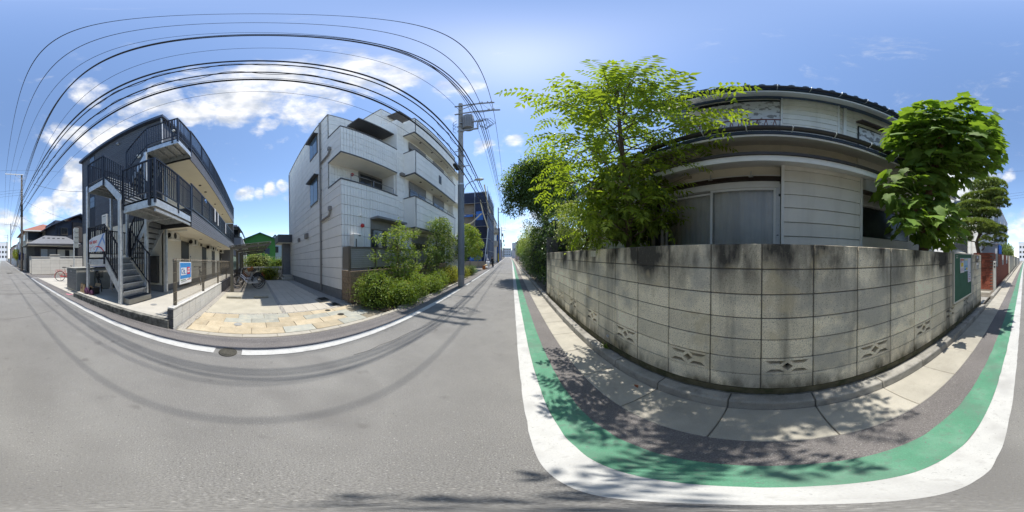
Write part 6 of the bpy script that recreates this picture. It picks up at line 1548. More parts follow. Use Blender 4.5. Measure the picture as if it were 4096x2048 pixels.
# shrub at the wall's far end
sb = thing('flowering_shrub', 'pale leaved shrub hanging over the far end of the block wall', 'shrub', (1.75, 3.9, .16))
MB().tube([(1.8, 3.6, .15), (1.7, 3.5, 1.5), (1.8, 3.3, 2.2)], [.05, .035, .02], 7).build('trunk', bark, sb, True)
for k in range(5): limb_mb = MB(); limb(limb_mb, (1.72, 3.52, 1.5), (1.8 + rv.uniform(-.5, .4), 3.7 + rv.uniform(-.7, 1.2), 2.4 + rv.uniform(-.2, .5)), .02, .006, rv); limb_mb.build('branch', bark, sb, True)
s1 = MB(); leafy(s1, [(1.75, 3.9, 2.35, .55, .8, .6), (1.7, 3.2, 1.95, .4, .45, .4), (1.75, 4.6, 2.5, .5, .6, .6), (1.5, 3.45, 1.65, .25, .3, .2)], 700, 5, .075, .038, rv, .2, .12); s1.build('crown', leaf_pale, sb)
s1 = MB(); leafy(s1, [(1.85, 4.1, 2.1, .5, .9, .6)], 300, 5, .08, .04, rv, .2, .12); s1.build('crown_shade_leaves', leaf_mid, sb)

# big evergreen beyond the wall, leaning over the road
dt = thing('evergreen_tree', 'tall dark evergreen tree reaching over the road beyond the block wall', 'tree', (2.4, 10.5, .06))
tb = MB(); limb(tb, (2.5, 10.6, 0), (2.3, 10.4, 4.4), .17, .11, rv, .03)
for q in ((.6, 10.6, 6.4), (1.6, 9.6, 7.2), (3.2, 11.2, 7.0), (.2, 11.0, 5.4), (2.6, 8.8, 5.8)): limb(tb, (2.3, 10.4, rv.uniform(3.2, 4.4)), q, .09, .025, rv, .06)
tb.build('trunk', bark, dt, True)
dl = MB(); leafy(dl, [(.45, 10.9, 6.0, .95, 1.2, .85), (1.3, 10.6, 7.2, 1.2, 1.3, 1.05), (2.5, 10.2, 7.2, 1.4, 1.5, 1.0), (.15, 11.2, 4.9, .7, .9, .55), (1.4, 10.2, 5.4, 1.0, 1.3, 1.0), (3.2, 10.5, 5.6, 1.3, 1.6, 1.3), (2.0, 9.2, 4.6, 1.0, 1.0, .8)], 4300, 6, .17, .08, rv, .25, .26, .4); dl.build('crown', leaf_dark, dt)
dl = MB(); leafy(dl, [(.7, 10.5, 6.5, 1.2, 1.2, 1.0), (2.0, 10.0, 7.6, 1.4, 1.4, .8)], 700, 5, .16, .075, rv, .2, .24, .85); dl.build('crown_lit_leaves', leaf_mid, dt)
# hedge running on along the road
hd_ = thing('roadside_hedge', 'tall ivy covered hedge lining the road beyond the block wall', 'hedge', (1.7, 14, .06))
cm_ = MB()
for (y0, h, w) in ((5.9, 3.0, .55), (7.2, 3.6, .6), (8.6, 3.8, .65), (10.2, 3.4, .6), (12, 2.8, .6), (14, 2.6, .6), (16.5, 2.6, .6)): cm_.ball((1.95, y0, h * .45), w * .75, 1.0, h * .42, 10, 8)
cm_.build('dark_core', mat('hedge_core_shade', (.012, .02, .008), .9), hd_, True)  # added dark balls, coloured like inner shade, so the hedge is not see-through
hl = MB()
blob_h = []
for (y0, h, w) in ((5.9, 3.0, .5), (6.6, 3.4, .55), (7.4, 3.8, .6), (8.4, 3.9, .65), (9.6, 3.6, .65), (11, 3.0, .6), (12.5, 2.7, .6), (14, 2.6, .6), (16, 2.5, .65), (18.5, 2.4, .65), (21, 2.3, .6)): blob_h.append((1.85, y0, h * .5, w * 1.1, .9 if y0 < 12 else 1.3, h * .52))
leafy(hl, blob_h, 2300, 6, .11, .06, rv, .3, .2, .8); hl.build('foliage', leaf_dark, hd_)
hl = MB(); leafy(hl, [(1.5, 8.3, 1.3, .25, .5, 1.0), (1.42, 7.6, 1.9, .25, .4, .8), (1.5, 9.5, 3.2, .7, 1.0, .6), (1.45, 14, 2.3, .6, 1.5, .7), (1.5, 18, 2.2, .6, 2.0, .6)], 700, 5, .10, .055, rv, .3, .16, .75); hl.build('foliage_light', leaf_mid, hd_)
sf = thing('white_flowering_bush', 'pale bush above the hedge farther along the road', 'bush', (2.0, 15, .06))
hl = MB(); leafy(hl, [(1.55, 13.5, 3.0, .8, 1.6, .9), (1.7, 16.5, 2.8, .8, 1.6, .8)], 700, 5, .12, .06, rv, .2, .2, .6); hl.build('crown', leaf_pale, sf); MB().tube([(2.2, 15, 0), (2.0, 15, 2.4)], [.06, .03], 7).build('trunk', bark, sf)
for i, (y0, h) in enumerate(((24, 3.6), (31, 4.2), (40, 5), (52, 5.5))):
    o_ = thing('roadside_tree', ['rounded tree over the far hedge, first beyond the pale bush', 'rounded tree over the far hedge, second beyond the pale bush', 'rounded tree far down the road on the hedge side', 'farthest rounded tree on the hedge side of the road'][i], 'tree', (2.6, y0, .06), 'trees along the far hedge')
    MB().tube([(2.8, y0, 0), (2.7, y0, h * .6)], [.12, .06], 8).build('trunk', bark, o_); hl = MB(); leafy(hl, [(2.5, y0, h * .62, 1.0, 2.2, h * .38)], 380, 5, .22, .11, rv, .2, .35, .6); hl.build('crown', leaf_mid if i % 2 else leaf_dark, o_)

# broad-leaved tree
bt = thing('broad_leaf_tree', 'dark green tree with huge lobed leaves towering over the block wall', 'tree', (1.62, -2.3, .16))
tk = MB(); tk.tube([(1.66, -2.32, .15), (1.62, -2.30, 1.5), (1.55, -2.28, 2.3), (1.35, -2.22, 3.0), (1.2, -2.2, 3.6), (1.1, -2.2, 4.1)], [.10, .085, .075, .06, .04, .02], 9)
tk.build('trunk', bark_red, bt, True)
def lobed(seed, s):
    r = random.Random(seed); bm_ = MB()
    prof = [(0, 0), (.10, -.13), (.30, -.16), (.47, -.02), (.44, .16), (.58, .36), (.36, .46), (.30, .62), (.13, .78), (0, 1.06)]
    right = [(x * r.uniform(.92, 1.08), y) for x, y in prof[1:-1]]; left = [(-x * r.uniform(.92, 1.08), y) for x, y in prof[1:-1]][::-1]
    poly = [prof[0]] + right + [prof[-1]] + left
    def zz(x, y): return -.30 * (y - .1) ** 2 - .22 * x * x + .05 * math.sin(9 * x + seed) 
    vs = [((x) * s, y * s, zz(x, y) * s) for x, y in poly]; c = [(0, .25 * s, .02 * s), (0, .6 * s, -.06 * s)]
    n = len(vs); vs += c; top_i = len(right) + 1; fs = []
    for i in range(n):
        j = (i + 1) % n; ym = (poly[i][1] + poly[j][1]) / 2; ci = n if ym < .45 else n + 1
        fs.append((i, j, ci))
    fs += [(n, n + 1, i) for i in (0,) if False]
    # stitch the two centres
    e = [i for i in range(n) if (poly[i][1] + poly[(i + 1) % n][1]) / 2 < .45 and (poly[(i + 1) % n][1] + poly[(i + 2) % n][1]) / 2 >= .45]
    f_ = [i for i in range(n) if (poly[i][1] + poly[(i + 1) % n][1]) / 2 >= .45 and (poly[(i + 1) % n][1] + poly[(i + 2) % n][1]) / 2 < .45]
    for i in e: fs.append(((i + 1) % n, n + 1, n))
    for i in f_: fs.append(((i + 1) % n, n, n + 1))
    bm_.add(vs, fs); return bm_
def leaf_frame(p, out, r):
    """tip hangs outward and down, upper side faces up and out"""
    d = (Vector((out.x, out.y, 0)) * 1.0 + Vector((0, 0, -.55)) + rand_dir(r) * .55).normalized()
    n = (Vector((0, 0, 1)) * .9 + out * .6 + rand_dir(r) * .45)
    n = (n - d * n.dot(d)).normalized(); x = d.cross(n)
    return Matrix(((x.x, d.x, n.x), (x.y, d.y, n.y), (x.z, d.z, n.z)))
lmesh = []
for sd_ in range(5):
    o_ = lobed(sd_, .18).build('leaf', leaf_big, None, True); lmesh.append(o_.data); bpy.data.objects.remove(o_)
crown_pts = []
blobs_b = [(1.12, -2.2, 3.6, .80, .82, .70), (.88, -2.45, 3.95, .60, .62, .52), (1.35, -1.85, 3.8, .52, .48, .58), (.72, -2.65, 3.5, .46, .56, .40), (1.48, -1.65, 3.3, .34, .34, .36), (.95, -2.1, 4.25, .40, .40, .30),
           (1.45, -2.15, 2.75, .50, .52, .42), (1.42, -2.25, 2.2, .55, .65, .36), (1.45, -1.8, 1.92, .42, .5, .24), (1.2, -2.3, 3.0, .55, .52, .36), (1.38, -2.6, 1.92, .36, .5, .26), (1.5, -1.55, 2.4, .34, .36, .32)]
for p, d in clumps(blobs_b, 1900, rv, .45): crown_pts.append((p, d))
crown_pts = [(p, d) for p, d in crown_pts if not (p.z < 1.62 and p.x < 1.34) and p.x > .15]
camp = Vector((0, 0, 1.45))
crown_pts.sort(key=lambda t: (t[0] - camp).length)
cr = MB(); pet = MB()
front = crown_pts[::3][:290]; fset = set(id(t[0]) for t in front)
rest = [t for t in crown_pts if id(t[0]) not in fset]
base_l = [lobed(k, .18) for k in range(5)]
for (p, d) in rest:
    M = leaf_frame(p, d, rv); b_ = base_l[rv.randrange(5)]; k = rv.choice((.45, .6, .8, .95, 1.1)) * rv.uniform(.85, 1.15)
    cr.add([p + (M @ Vector(v)) * k for v in b_.v], b_.f)
crown_o = setp(cr.build('crown', leaf_big, bt, True), kind='stuff')
for (p, d) in front:
    M = leaf_frame(p, d, rv); o_ = inst('leaf', lmesh[rv.randrange(5)], crown_o, p, M.to_euler(), (1, 1, 1)); k = rv.choice((.55, .7, .85, 1.0, 1.15, 1.3)) * rv.uniform(.9, 1.1); o_.scale = (k, k, k)
    q = p + (Vector((1.2, -2.2, p.z)) - p) * .35 + Vector((0, 0, -.03)); pet.tube([p, (p + q) / 2 + Vector((0, 0, .03)), q], .0045, 4)
setp(pet.build('petioles', mat('petiole_green', (.16, .2, .07), .6), bt), kind='stuff')
bb_ = MB()
for q in ((.8, -2.5, 3.9), (1.5, -1.8, 3.9), (1.0, -2.0, 4.2), (1.1, -2.7, 3.9), (1.6, -1.8, 2.4), (1.3, -2.6, 2.3)): limb(bb_, (1.3, -2.2, max(1.9, q[2] - 1.0)), q, .035, .01, rv)
setp(bb_.build('branches', bark_red, bt, True), kind='stuff')

# cloud-pruned pine
pt_ = thing('garden_pine', 'cloud pruned pine with layered needle pads above the red brick wall', 'tree', (2.1, -7.6, .05))
tk = MB(); tk.tube([(2.1, -7.7, 0), (2.0, -7.6, 1.2), (2.2, -7.5, 2.2), (1.8, -7.5, 3.2), (1.9, -7.6, 4.2), (1.6, -7.5, 4.8)], [.13, .11, .09, .075, .05, .03], 9); tk.build('trunk', bark, pt_, True)
pads = [(1.6, -7.45, 5.0, .85, .8, .30), (1.25, -7.3, 4.45, .55, .6, .22), (1.95, -7.5, 4.35, 1.0, .8, .28), (.98, -7.2, 4.0, .42, .5, .2), (2.2, -7.3, 3.85, .95, .8, .28), (1.6, -7.2, 3.5, .6, .6, .22), (2.6, -7.2, 3.55, .7, .6, .25), (2.15, -7.0, 2.85, 1.0, .8, .34), (1.55, -7.05, 2.7, .45, .5, .25), (1.2, -7.3, 2.75, .45, .5, .2), (1.05, -7.5, 2.35, .35, .4, .22), (1.62, -6.95, 2.1, .26, .3, .32), (2.7, -6.9, 2.4, .5, .5, .28)]
nd, nd2, pbm = MB(), MB(), MB()
for (x, y, z, a, b, c) in pads:
    limb(pbm, (1.95, -7.55, z - .25), (x, y, z - .05), .035, .012, rv)
    for _ in range(int(330 * a * b / .5)):
        th, q = rv.uniform(0, 2 * math.pi), math.sqrt(rv.random()); px_, py_ = x + a * q * math.cos(th), y + b * q * math.sin(th)
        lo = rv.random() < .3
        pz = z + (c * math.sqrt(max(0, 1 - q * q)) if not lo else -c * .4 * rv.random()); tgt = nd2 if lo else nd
        o0 = Vector((px_, py_, pz)); ax = (Vector((math.cos(th) * q * .7, math.sin(th) * q * .7, .9 if not lo else .1)) + rand_dir(rv) * .25).normalized()
        for k in range(20):
            d = (ax * .75 + rand_dir(rv) * .75).normalized(); l = rv.uniform(.09, .15); sdv = d.orthogonal().normalized() * .015
            tgt.add([o0 - sdv, o0 + sdv, o0 + d * l], [(0, 1, 2)])
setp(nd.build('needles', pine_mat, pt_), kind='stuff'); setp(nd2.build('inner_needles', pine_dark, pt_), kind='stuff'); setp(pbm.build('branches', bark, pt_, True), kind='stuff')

# planting bed of the white building
def bush(name, label, x, y, a, b, c, m, n, grp, ln=.05, lwid=.024, extra=None, z0=0.0):
    o_ = thing(name, label, 'shrub', (x, y, 0.02), grp)
    k = MB(); k.ball((x, y, c * .5 + z0), a * .62, b * .68, c * .55, 10, 7); k.build('dark_core', mat('hedge_core_shade', (.012, .02, .008)), o_, True)  # dark ball added inside, its colour stands in for shade between leaves
    l = MB(); leafy(l, [(x, y, c * .5 + z0, a, b, c * .55), (x + a * .3, y - b * .3, c * .55 + z0, a * .6, b * .6, c * .5)], int(n * 1.15), 5, ln * 1.25, lwid * 1.3, rv, .0, .20, .6); l.build('foliage', m, o_)
    if extra: l = MB(); leafy(l, [(x, y, c * .62 + z0, a * .95, b * .95, c * .5)], int(n * .25), 4, ln, lwid, rv, -.1, .06, .92); l.build('tip_foliage', extra, o_)
    return o_
GB = 'shrubs in the planting bed'
bush('round_shrub', 'low green shrub with reddish tips at the corner of the brown wall', -3.52, 3.25, .62, .52, .86, leaf_mid, 900, GB, extra=leaf_yel)
bush('round_shrub', 'low green shrub in front of the small tree', -3.12, 3.92, .50, .45, .58, leaf_mid, 900, GB, extra=leaf_yel)
bush('round_shrub', 'orange tinted shrub right of the small tree trunk', -3.3, 4.75, .56, .60, .74, leaf_mid, 800, GB, extra=leaf_yel)
bush('round_shrub', 'green shrub third along the bed edge before the pole', -3.12, 5.75, .42, .50, .52, leaf_mid, 700, GB, extra=leaf_yel)
bush('round_shrub', 'yellow green shrub just before the utility pole', -3.3, 6.7, .50, .60, .70, leaf_mid, 600, GB, extra=leaf_yel)
bush('round_shrub', 'bright yellow shrub behind the utility pole', -3.35, 8.4, .5, .9, .80, leaf_yel, 900, GB)
bush('round_shrub', 'yellowish shrub just past the utility pole', -3.2, 10.4, .42, .8, .66, leaf_yel, 500, GB)
bush('round_shrub', 'dark low shrub at the far end of the bed', -3.2, 12.6, .45, .9, .6, leaf_hedge, 400, GB)
bush('yellow_shrub', 'clipped yellow green shrub at the back of the parking', -12.9, 1.1, .35, .75, .75, leaf_yel, 700, None, ln=.07, lwid=.035, z0=-.3)
bush('back_hedge', 'leafy hedge behind the white balustrade at the back of the lot', -14.9, .3, .4, 1.5, 1.9, leaf_pale, 1000, None, ln=.09, lwid=.045, z0=-.3)
bush('back_hedge', 'lower hedge behind the parking beside the porch column', -14.9, 2.3, .35, .8, 1.45, leaf_mid, 600, None, ln=.09, lwid=.045, z0=-.3)
def small_tree(name, label, x, y, trunk_top, blobs, m, n, ln, lw_, grp, m2=None, lean_=(0, 0)):
    o_ = thing(name, label, 'tree', (x, y, 0.02), grp)
    k = MB(); limb(k, (x, y, 0), (x + lean_[0], y + lean_[1], trunk_top), .035, .02, rv, .03); k.build('trunk', bark, o_, True)
    k = MB()
    for (bx, by, bz, a, b, c) in blobs: limb(k, (x + lean_[0] * .8, y + lean_[1] * .8, min(trunk_top * .75, bz - .2)), (bx, by, bz), .015, .005, rv, .08)
    setp(k.build('branches', bark, o_, True), kind='stuff')
    l = MB(); leafy(l, blobs, n, 6, ln, lw_, rv, .25, .10, .35); l.build('crown', m, o_)
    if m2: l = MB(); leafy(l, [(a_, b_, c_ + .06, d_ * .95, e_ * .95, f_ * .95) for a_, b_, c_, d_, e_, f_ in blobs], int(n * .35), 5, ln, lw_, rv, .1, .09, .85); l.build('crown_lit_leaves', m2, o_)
    return o_
small_tree('small_tree', 'slender young tree with tiered leaf clumps in front of the louvre screen', -3.62, 4.35, 2.0,
           [(-3.55, 4.35, 2.40, .22, .26, .22), (-3.6, 4.75, 2.25, .28, .38, .2), (-3.55, 3.55, 2.0, .28, .32, .16), (-3.5, 3.95, 2.1, .3, .3, .18), (-3.55, 5.25, 2.28, .25, .28, .16), (-3.5, 4.4, 1.75, .35, .5, .22), (-3.5, 3.2, 1.45, .22, .26, .10), (-3.5, 3.75, 1.45, .28, .3, .14), (-3.55, 4.9, 1.45, .32, .5, .2), (-3.55, 5.2, 1.0, .3, .45, .2), (-3.6, 4.3, 1.05, .4, .5, .25)], leaf_mid, 430, .085, .04, 'small trees in the planting bed', leaf_pale)
small_tree('small_tree', 'denser small tree second along the bed, just before the pole', -3.75, 7.6, 2.4,
           [(-3.7, 7.7, 3.0, .5, .6, .4), (-3.7, 8.4, 3.1, .5, .7, .45), (-3.75, 8.9, 2.4, .55, .8, .5), (-3.65, 7.5, 2.2, .45, .6, .4), (-3.6, 6.7, 1.6, .35, .45, .35), (-3.65, 7.3, 1.35, .4, .55, .35), (-3.7, 8.6, 1.5, .5, .9, .45), (-3.6, 6.5, 1.1, .3, .35, .25)], leaf_hedge, 900, .095, .045, 'small trees in the planting bed', leaf_pale)
small_tree('street_tree', 'light green bushy tree in front of the scaffolded building', -4.0, 15.5, 2.8,
           [(-3.9, 14.6, 3.8, .6, 1.0, .65), (-3.8, 16.0, 3.5, .7, 1.3, .7), (-3.7, 17.3, 2.7, .7, 1.5, .7), (-3.8, 15.0, 2.3, .7, 1.6, .8), (-3.7, 17.5, 1.6, .6, 1.3, .6)], leaf_mid, 900, .16, .08, None, leaf_yel)
small_tree('street_tree', 'dark lower tree between the pole and the light green tree', -4.0, 12.6, 2.2,
           [(-3.9, 12.3, 2.6, .55, .9, .6), (-3.85, 13.2, 1.9, .6, .9, .7), (-3.8, 12.2, 1.5, .5, .8, .5)], leaf_hedge, 500, .12, .06, None)
# bushes behind the camera
small_tree('garden_bush', 'yellow green garden bush behind the brown pole', -3.6, -31, 1.6, [(-3.4, -30.5, 2.3, .8, 1.0, .9), (-3.2, -29.5, 1.8, .6, .8, .6)], leaf_yel, 420, .16, .08, None, leaf_mid)
small_tree('garden_bush', 'glossy round bush over the pale walls past the brick wall', 2.3, -18.5, 1.5, [(2.0, -18, 2.3, .8, 1.3, .8), (1.9, -20.5, 2.4, .7, 1.3, .9), (2.0, -23.5, 2.0, .7, 1.5, .7)], leaf_hedge, 600, .15, .08, None, leaf_pale)
# weeds at the gutter
gw_ = thing('roadside_weed', 'small fern like weed growing under the weep pipe', 'weed', (1.2, 1.75, .1))
k = MB()
for i in range(26): leaf_quad(k, Vector((1.2, 1.76 + rv.uniform(-.04, .04), .105)), Vector((-.5 + rv.uniform(-.5, .3), rv.uniform(-1, 1), rv.uniform(.4, 1.4))), Vector((-1, 0, .3)), rv.uniform(.06, .14), .018)
k.build('leaves', leaf_mid, gw_)
lf_ = MB(); leaf_quad(lf_, Vector((.98, .98, .012)), Vector((.3, 1, .12)), Vector((0, 0, 1)), .07, .04, .3); one('fallen_leaf', lf_, mat('dead_leaf', (.25, .09, .04), .8), 'brown fallen leaf lying in the gutter', 'leaf')
# ------------------------------------------------------------------ red brick wall and right side behind the camera
def tex(nm, c, **k): return mat(nm, c, **k)
bw = thing('brick_wall', 'red brick garden wall with three pale grille panels', 'wall', (1.4, -10.5, .05))
XB = 1.30; yb0, yb1 = -7.15, -14.8
b_me = mesh_box('brick', .10, .212, .057, brick_mat, .003); b_me2 = mesh_box('brick', .212, .10, .057, brick_mat, .003)
panels = [(-8.45, -7.75), (-11.05, -10.1), (-13.7, -12.6)]
core_b = MB(); core_b.box(XB + .008, XB + .1, yb1, yb0, .05, 1.02); 
edges = [yb0] + [v for p in panels for v in (p[1], p[0])] + [yb1]
for i in range(0, len(edges), 2): core_b.box(XB + .008, XB + .1, edges[i + 1], edges[i], 1.02, 1.69)
core_b.build('mortar_core', brick_joint, bw)
extra_b = MB(); cnt = 0
for j in range(25):
    z = .085 + j * .0665; y = yb0 - .11 - (.11 if j % 2 else 0)
    while y > yb1 + .1:
        if not (z > 1.03 and any(a - .05 < y < b + .05 for a, b in panels)):
            if y > -8.95: inst('brick', b_me, bw, (XB + .05 + rnd.uniform(-.002, .002), y, z)); cnt += 1
            else: extra_b.cbox((XB + .05, y, z), .10, .212, .057)
        y -= .222
setp(extra_b.build('far_bricks', brick_mat, bw), kind='stuff')
MB().box(XB + .09, 2.25, -7.24, -7.16, .05, 1.69).build('mortar_core', brick_joint, bw)
for j in range(25):
    z = .085 + j * .0665
    for i in range(4): inst('brick', b_me2, bw, (XB + .16 + .222 * i + (.11 if j % 2 else 0), -7.19, z))
pgm = tex('grille_white', (.62, .62, .6), rough=.7)
for (a, b) in panels:
    g_ = MB().box(XB + .03, XB + .06, a, b, 1.02, 1.70).build('grille_panel', pgm, bw)
    for k in range(7): MB().box(XB + .015, XB + .03, a + (b - a) * (k + .3) / 7, a + (b - a) * (k + .5) / 7, 1.04, 1.68).build('grille_bar', tex('grille_grey', (.45, .46, .46), rough=.7), g_)
MB().box(XB - .012, XB, -7.45, -7.36, 1.25, 1.42).build('house_number', pgm, bw)
ip = thing('intercom_post', 'slim grey intercom post at the corner of the brick wall', 'post', (1.22, -7.0, .05))
MB().box(1.16, 1.27, -7.02, -6.90, .05, 1.34).build('body', tex('post_grey', (.5, .5, .47), rough=.5, metal=.3), ip, bev=.006)
for z in (1.24, 1.12): MB().cyl((1.155, -6.96, z), (1.162, -6.96, z), .028, n=14).build('button_plate', black_mat, ip)
MB().cyl((1.215, -6.896, 1.24), (1.215, -6.888, 1.24), .03, n=14).build('speaker_plate', black_mat, ip); MB().cyl((1.215, -6.896, 1.10), (1.215, -6.888, 1.10), .034, n=14).build('lens_plate', black_mat, ip)
setp(MB().box(1.2, 2.2, -5.6, -4.75, .0, .075).build('driveway_slab', concrete_old), kind='structure')
setp(MB().box(1.3, 2.3, -6.6, -6.35, .0, .085).build('driveway_kerb', concrete), kind='structure')
cv = MB(); cv.add([(1.33, -3.15, 1.50), (1.34, -4.25, 1.50), (1.95, -4.35, 1.78), (1.75, -3.75, 1.92), (1.7, -3.2, 1.86), (2.3, -4.2, 1.5)], [(0, 1, 2, 3), (0, 3, 4), (2, 5, 1)])
cvo = one('cloth_cover', cv, tex('cover_cream', (.62, .58, .48), rough=.8), 'cream printed cover stretched behind the wall over the notice board', 'cover')
for (y_, w) in ((-3.35, .10), (-3.5, .05), (-3.62, .09), (-3.74, .06)): 
    t_ = (y_ + 3.15) / -1.1; MB().box(1.42, 1.52, y_ - w / 2, y_ + w / 2, 1.645, 1.652).build('printed_mark', tex('print_faded', (.3, .29, .25), rough=.8), cvo)
nh = thing('pale_neighbour_house', 'pale sided two storey house with a balcony behind the garden pine', 'house', (4.5, -12, 0))
MB().box(2.9, 8, -16, -10.2, 0, 8.0).build('wall', house_white, nh)
boards('siding_board', 2.86, -10.2, -16, [3.0 + .42 * i for i in range(12)], parent=nh)
for k in range(14): MB().box(2.9, 8, -10.2, -10.18, .5 + .42 * k, .5 + .42 * k + .4).build('siding_board', house_white, nh)
MB().prism([(2.3, 7.7), (5.5, 9.6), (8.5, 7.7), (8.5, 7.55), (5.5, 9.4), (2.3, 7.55)], 'y', -16.3, -9.8).build('roof', tex('roof_grey_pale', (.42, .41, .4), rough=.6), nh)
MB().box(2.0, 2.9, -12.6, -10.0, 5.6, 6.7).build('balcony', house_white, nh); MB().box(1.95, 2.95, -12.65, -9.95, 6.7, 6.76).build('balcony_cap', house_trim, nh)
for (z0, z1) in ((1.6, 2.7), (4.6, 5.5)): MB().box(3.6, 4.6, -10.18, -10.15, z0, z1).build('window', dk_glass, nh)
MB().box(3.3, 3.4, -10.18, -10.12, .2, 7.6).build('downpipe', ac_white, nh)
gb2 = thing('grey_flat_block', 'tall grey flat sided building behind the pine', 'building', (5, -21, 0))
MB().box(2.6, 9, -27, -17, 0, 7.2).build('wall', tex('pale_grey_wall', (.52, .55, .6), rough=.8), gb2); MB().box(2.55, 9, -27.05, -16.95, 7.2, 7.35).build('parapet', house_trim, gb2)
for (y_, z_) in ((-18.5, 4.6), (-22, 5.2), (-25.5, 4.4), (-19, 2.0), (-24, 2.0)): MB().box(2.57, 2.6, y_ - .5, y_ + .5, z_, z_ + 1.1).build('window', dk_glass, gb2)
sh_ = thing('blue_tarp', 'blue tarpaulin hung on a low shed behind the brick wall', 'tarpaulin', (1.9, -12.5, 1.5))
tp = curtain(0, 0, 1.5, 0, .75, 4, .05); tp.v = [(1.75 + v[0], -13.2 + v[1], 1.72 + v[2]) for v in tp.v]; tp.build('sheet', tex('tarp_blue', (.03, .12, .45), rough=.6, var=.2, scale=8), sh_, True)
sd2 = thing('garden_shed', 'small grey shed carrying the blue tarpaulin', 'shed', (2.4, -12.5, 0)); MB().box(1.82, 3.0, -13.6, -11.4, 0, 2.45).build('wall', tex('shed_grey', (.4, .42, .46), rough=.8), sd2); MB().box(1.75, 3.1, -13.7, -11.3, 2.45, 2.52).build('roof', tex('shed_roof', (.2, .2, .22), rough=.7), sd2)
for i, (y0, y1, h, c, lab) in enumerate(((-15.4, -22.5, 1.7, (.62, .58, .48), 'cream rendered garden wall following the brick wall'), (-24.5, -34, 1.75, (.55, .53, .45), 'pale wall with dark gate openings farther along'), (-36, -60, 1.6, (.5, .48, .42), 'farthest low wall on the brick wall side'))):
    w_ = thing('garden_wall', lab, 'wall', (1.35, (y0 + y1) / 2, 0), 'garden walls past the brick wall')
    n_ = max(2, int((y0 - y1) / 2.4))
    for k in range(n_): 
        a = y0 + (y1 - y0) * k / n_; b = y0 + (y1 - y0) * (k + 1) / n_
        MB().box(1.28 - .02 * i, 1.42, b + .01, a - .01, 0, h).build('panel', tex('gwall%d' % i, c, rough=.85, rand=.04), w_); MB().box(1.25 - .02 * i, 1.45, b, a, h, h + .05).build('cap', concrete_old, w_)
        if i == 1 and k % 2: MB().box(1.24, 1.255, b + .5, a - .5, .35, 1.5).build('gate_panel', dark_trim, w_)

# ------------------------------------------------------------------ left side behind the camera
lw_t = thing('white_garden_wall', 'long cream block wall behind the red bicycle', 'wall', (-6, -14.5, 0))
cw = tex('cream_block', (.56, .54, .49), rough=.9, var=.06, scale=3, rand=.03)
for j in range(5):
    for i in range(9):
        a, b = -2.92 - .9 * i, -2.92 - .9 * (i + 1)
        zt = .02 + .31 * (j + 1)
        MB().box(b + .004, a - .004, -14.55, -14.42, .02 + .31 * j + .005, zt - .005).build('block', cw, lw_t)
for i, (a, b, z) in enumerate(((-2.88, -4.66, 1.57), (-4.66, -5.66, 1.78), (-5.66, -11.0, 1.60))): MB().box(b, a, -14.6, -14.37, z, z + .06).build('cap', cw, lw_t)
MB().box(-5.66, -4.66, -14.54, -14.43, 1.57, 1.78).build('raised_block', cw, lw_t)
MB().box(-11, -2.93, -14.53, -14.44, 0, 1.565).build('core', tex('block_joint_grey', (.3, .295, .28)), lw_t)
gt = thing('gate_pillars', 'white gate pillar with a dark slatted gate beside the brown pole', 'gate', (-3.1, -16.8, 0))
MB().box(-3.15, -2.9, -18.6, -18.3, 0, 2.0).build('pillar', cw, gt); MB().box(-3.2, -3.0, -16.0, -15.7, 0, 1.7).build('pillar', cw, gt)
for k in range(10): MB().box(-3.12, -3.08, -18.25 + .22 * k, -18.10 + .22 * k, .1, 1.5).build('gate_bar', dark_trim, gt)
dh = thing('dark_wood_house', 'dark walled house with hipped grey roofs behind the cream wall', 'house', (-7, -17, 0))
dwm = tex('dark_house_wall', (.05, .052, .06), rough=.8, var=.15, scale=3); rfg = tex('roof_slate', (.17, .175, .185), rough=.6, var=.1, scale=4)
MB().box(-9.2, -3.55, -21, -16.0, 0, 2.95).build('wall', dwm, dh)
MB().add([(-2.7, -15.2, 2.88), (-8.4, -15.2, 2.98), (-8.4, -21, 2.98), (-2.7, -21, 2.88), (-4.9, -17.0, 3.95), (-7.4, -17.0, 3.95), (-7.4, -19, 3.95), (-4.9, -19, 3.95)], [(0, 1, 5, 4), (1, 2, 6, 5), (2, 3, 7, 6), (3, 0, 4, 7), (4, 5, 6, 7), (3, 2, 1, 0)]).build('roof', rfg, dh)
MB().box(-8.45, -2.65, -15.28, -15.16, 2.80, 2.90).build('eave_gutter', tex('gutter_grey', (.1, .1, .11), rough=.4), dh); MB().box(-2.74, -2.62, -21, -15.28, 2.76, 2.86).build('eave_gutter', tex('gutter_grey', (.1, .1, .11)), dh)
MB().box(-8.3, -2.8, -16.0, -15.25, 2.70, 2.76).build('eave_soffit', soffit, dh)
for k in range(5): MB().cbox((-4.6 - .55 * k, -16.35, 3.62), .28, .06, .05).build('snow_guard', dark_trim, dh)
wfr = MB().box(-5.85, -4.1, -16.02, -15.96, .9, 2.48).build('window', brown_metal, dh)
MB().box(-4.9, -4.2, -15.96, -15.95, .95, 2.42).build('pane', tex('frosted_pale', (.42, .47, .5), rough=.3), wfr); MB().box(-5.8, -4.98, -15.96, -15.95, .95, 2.42).build('pane', tex('frosted_grey', (.22, .23, .23), rough=.3), wfr)
MB().box(-8.1, -5.95, -15.9, -15.6, 2.62, 2.70).build('porch_canopy', rfg, dh); MB().box(-7.9, -6.0, -16.0, -15.97, .2, 2.4).build('porch_wall', beige_wall, dh); MB().box(-7.35, -6.85, -15.97, -15.94, .2, 2.35).build('door', door_dark, dh)
MB().box(-11, -6.3, -21.5, -17.5, 2.9, 5.9).build('upper_wall', tex('dark_blue_wall', (.055, .065, .09), rough=.8, var=.1, scale=3), dh)
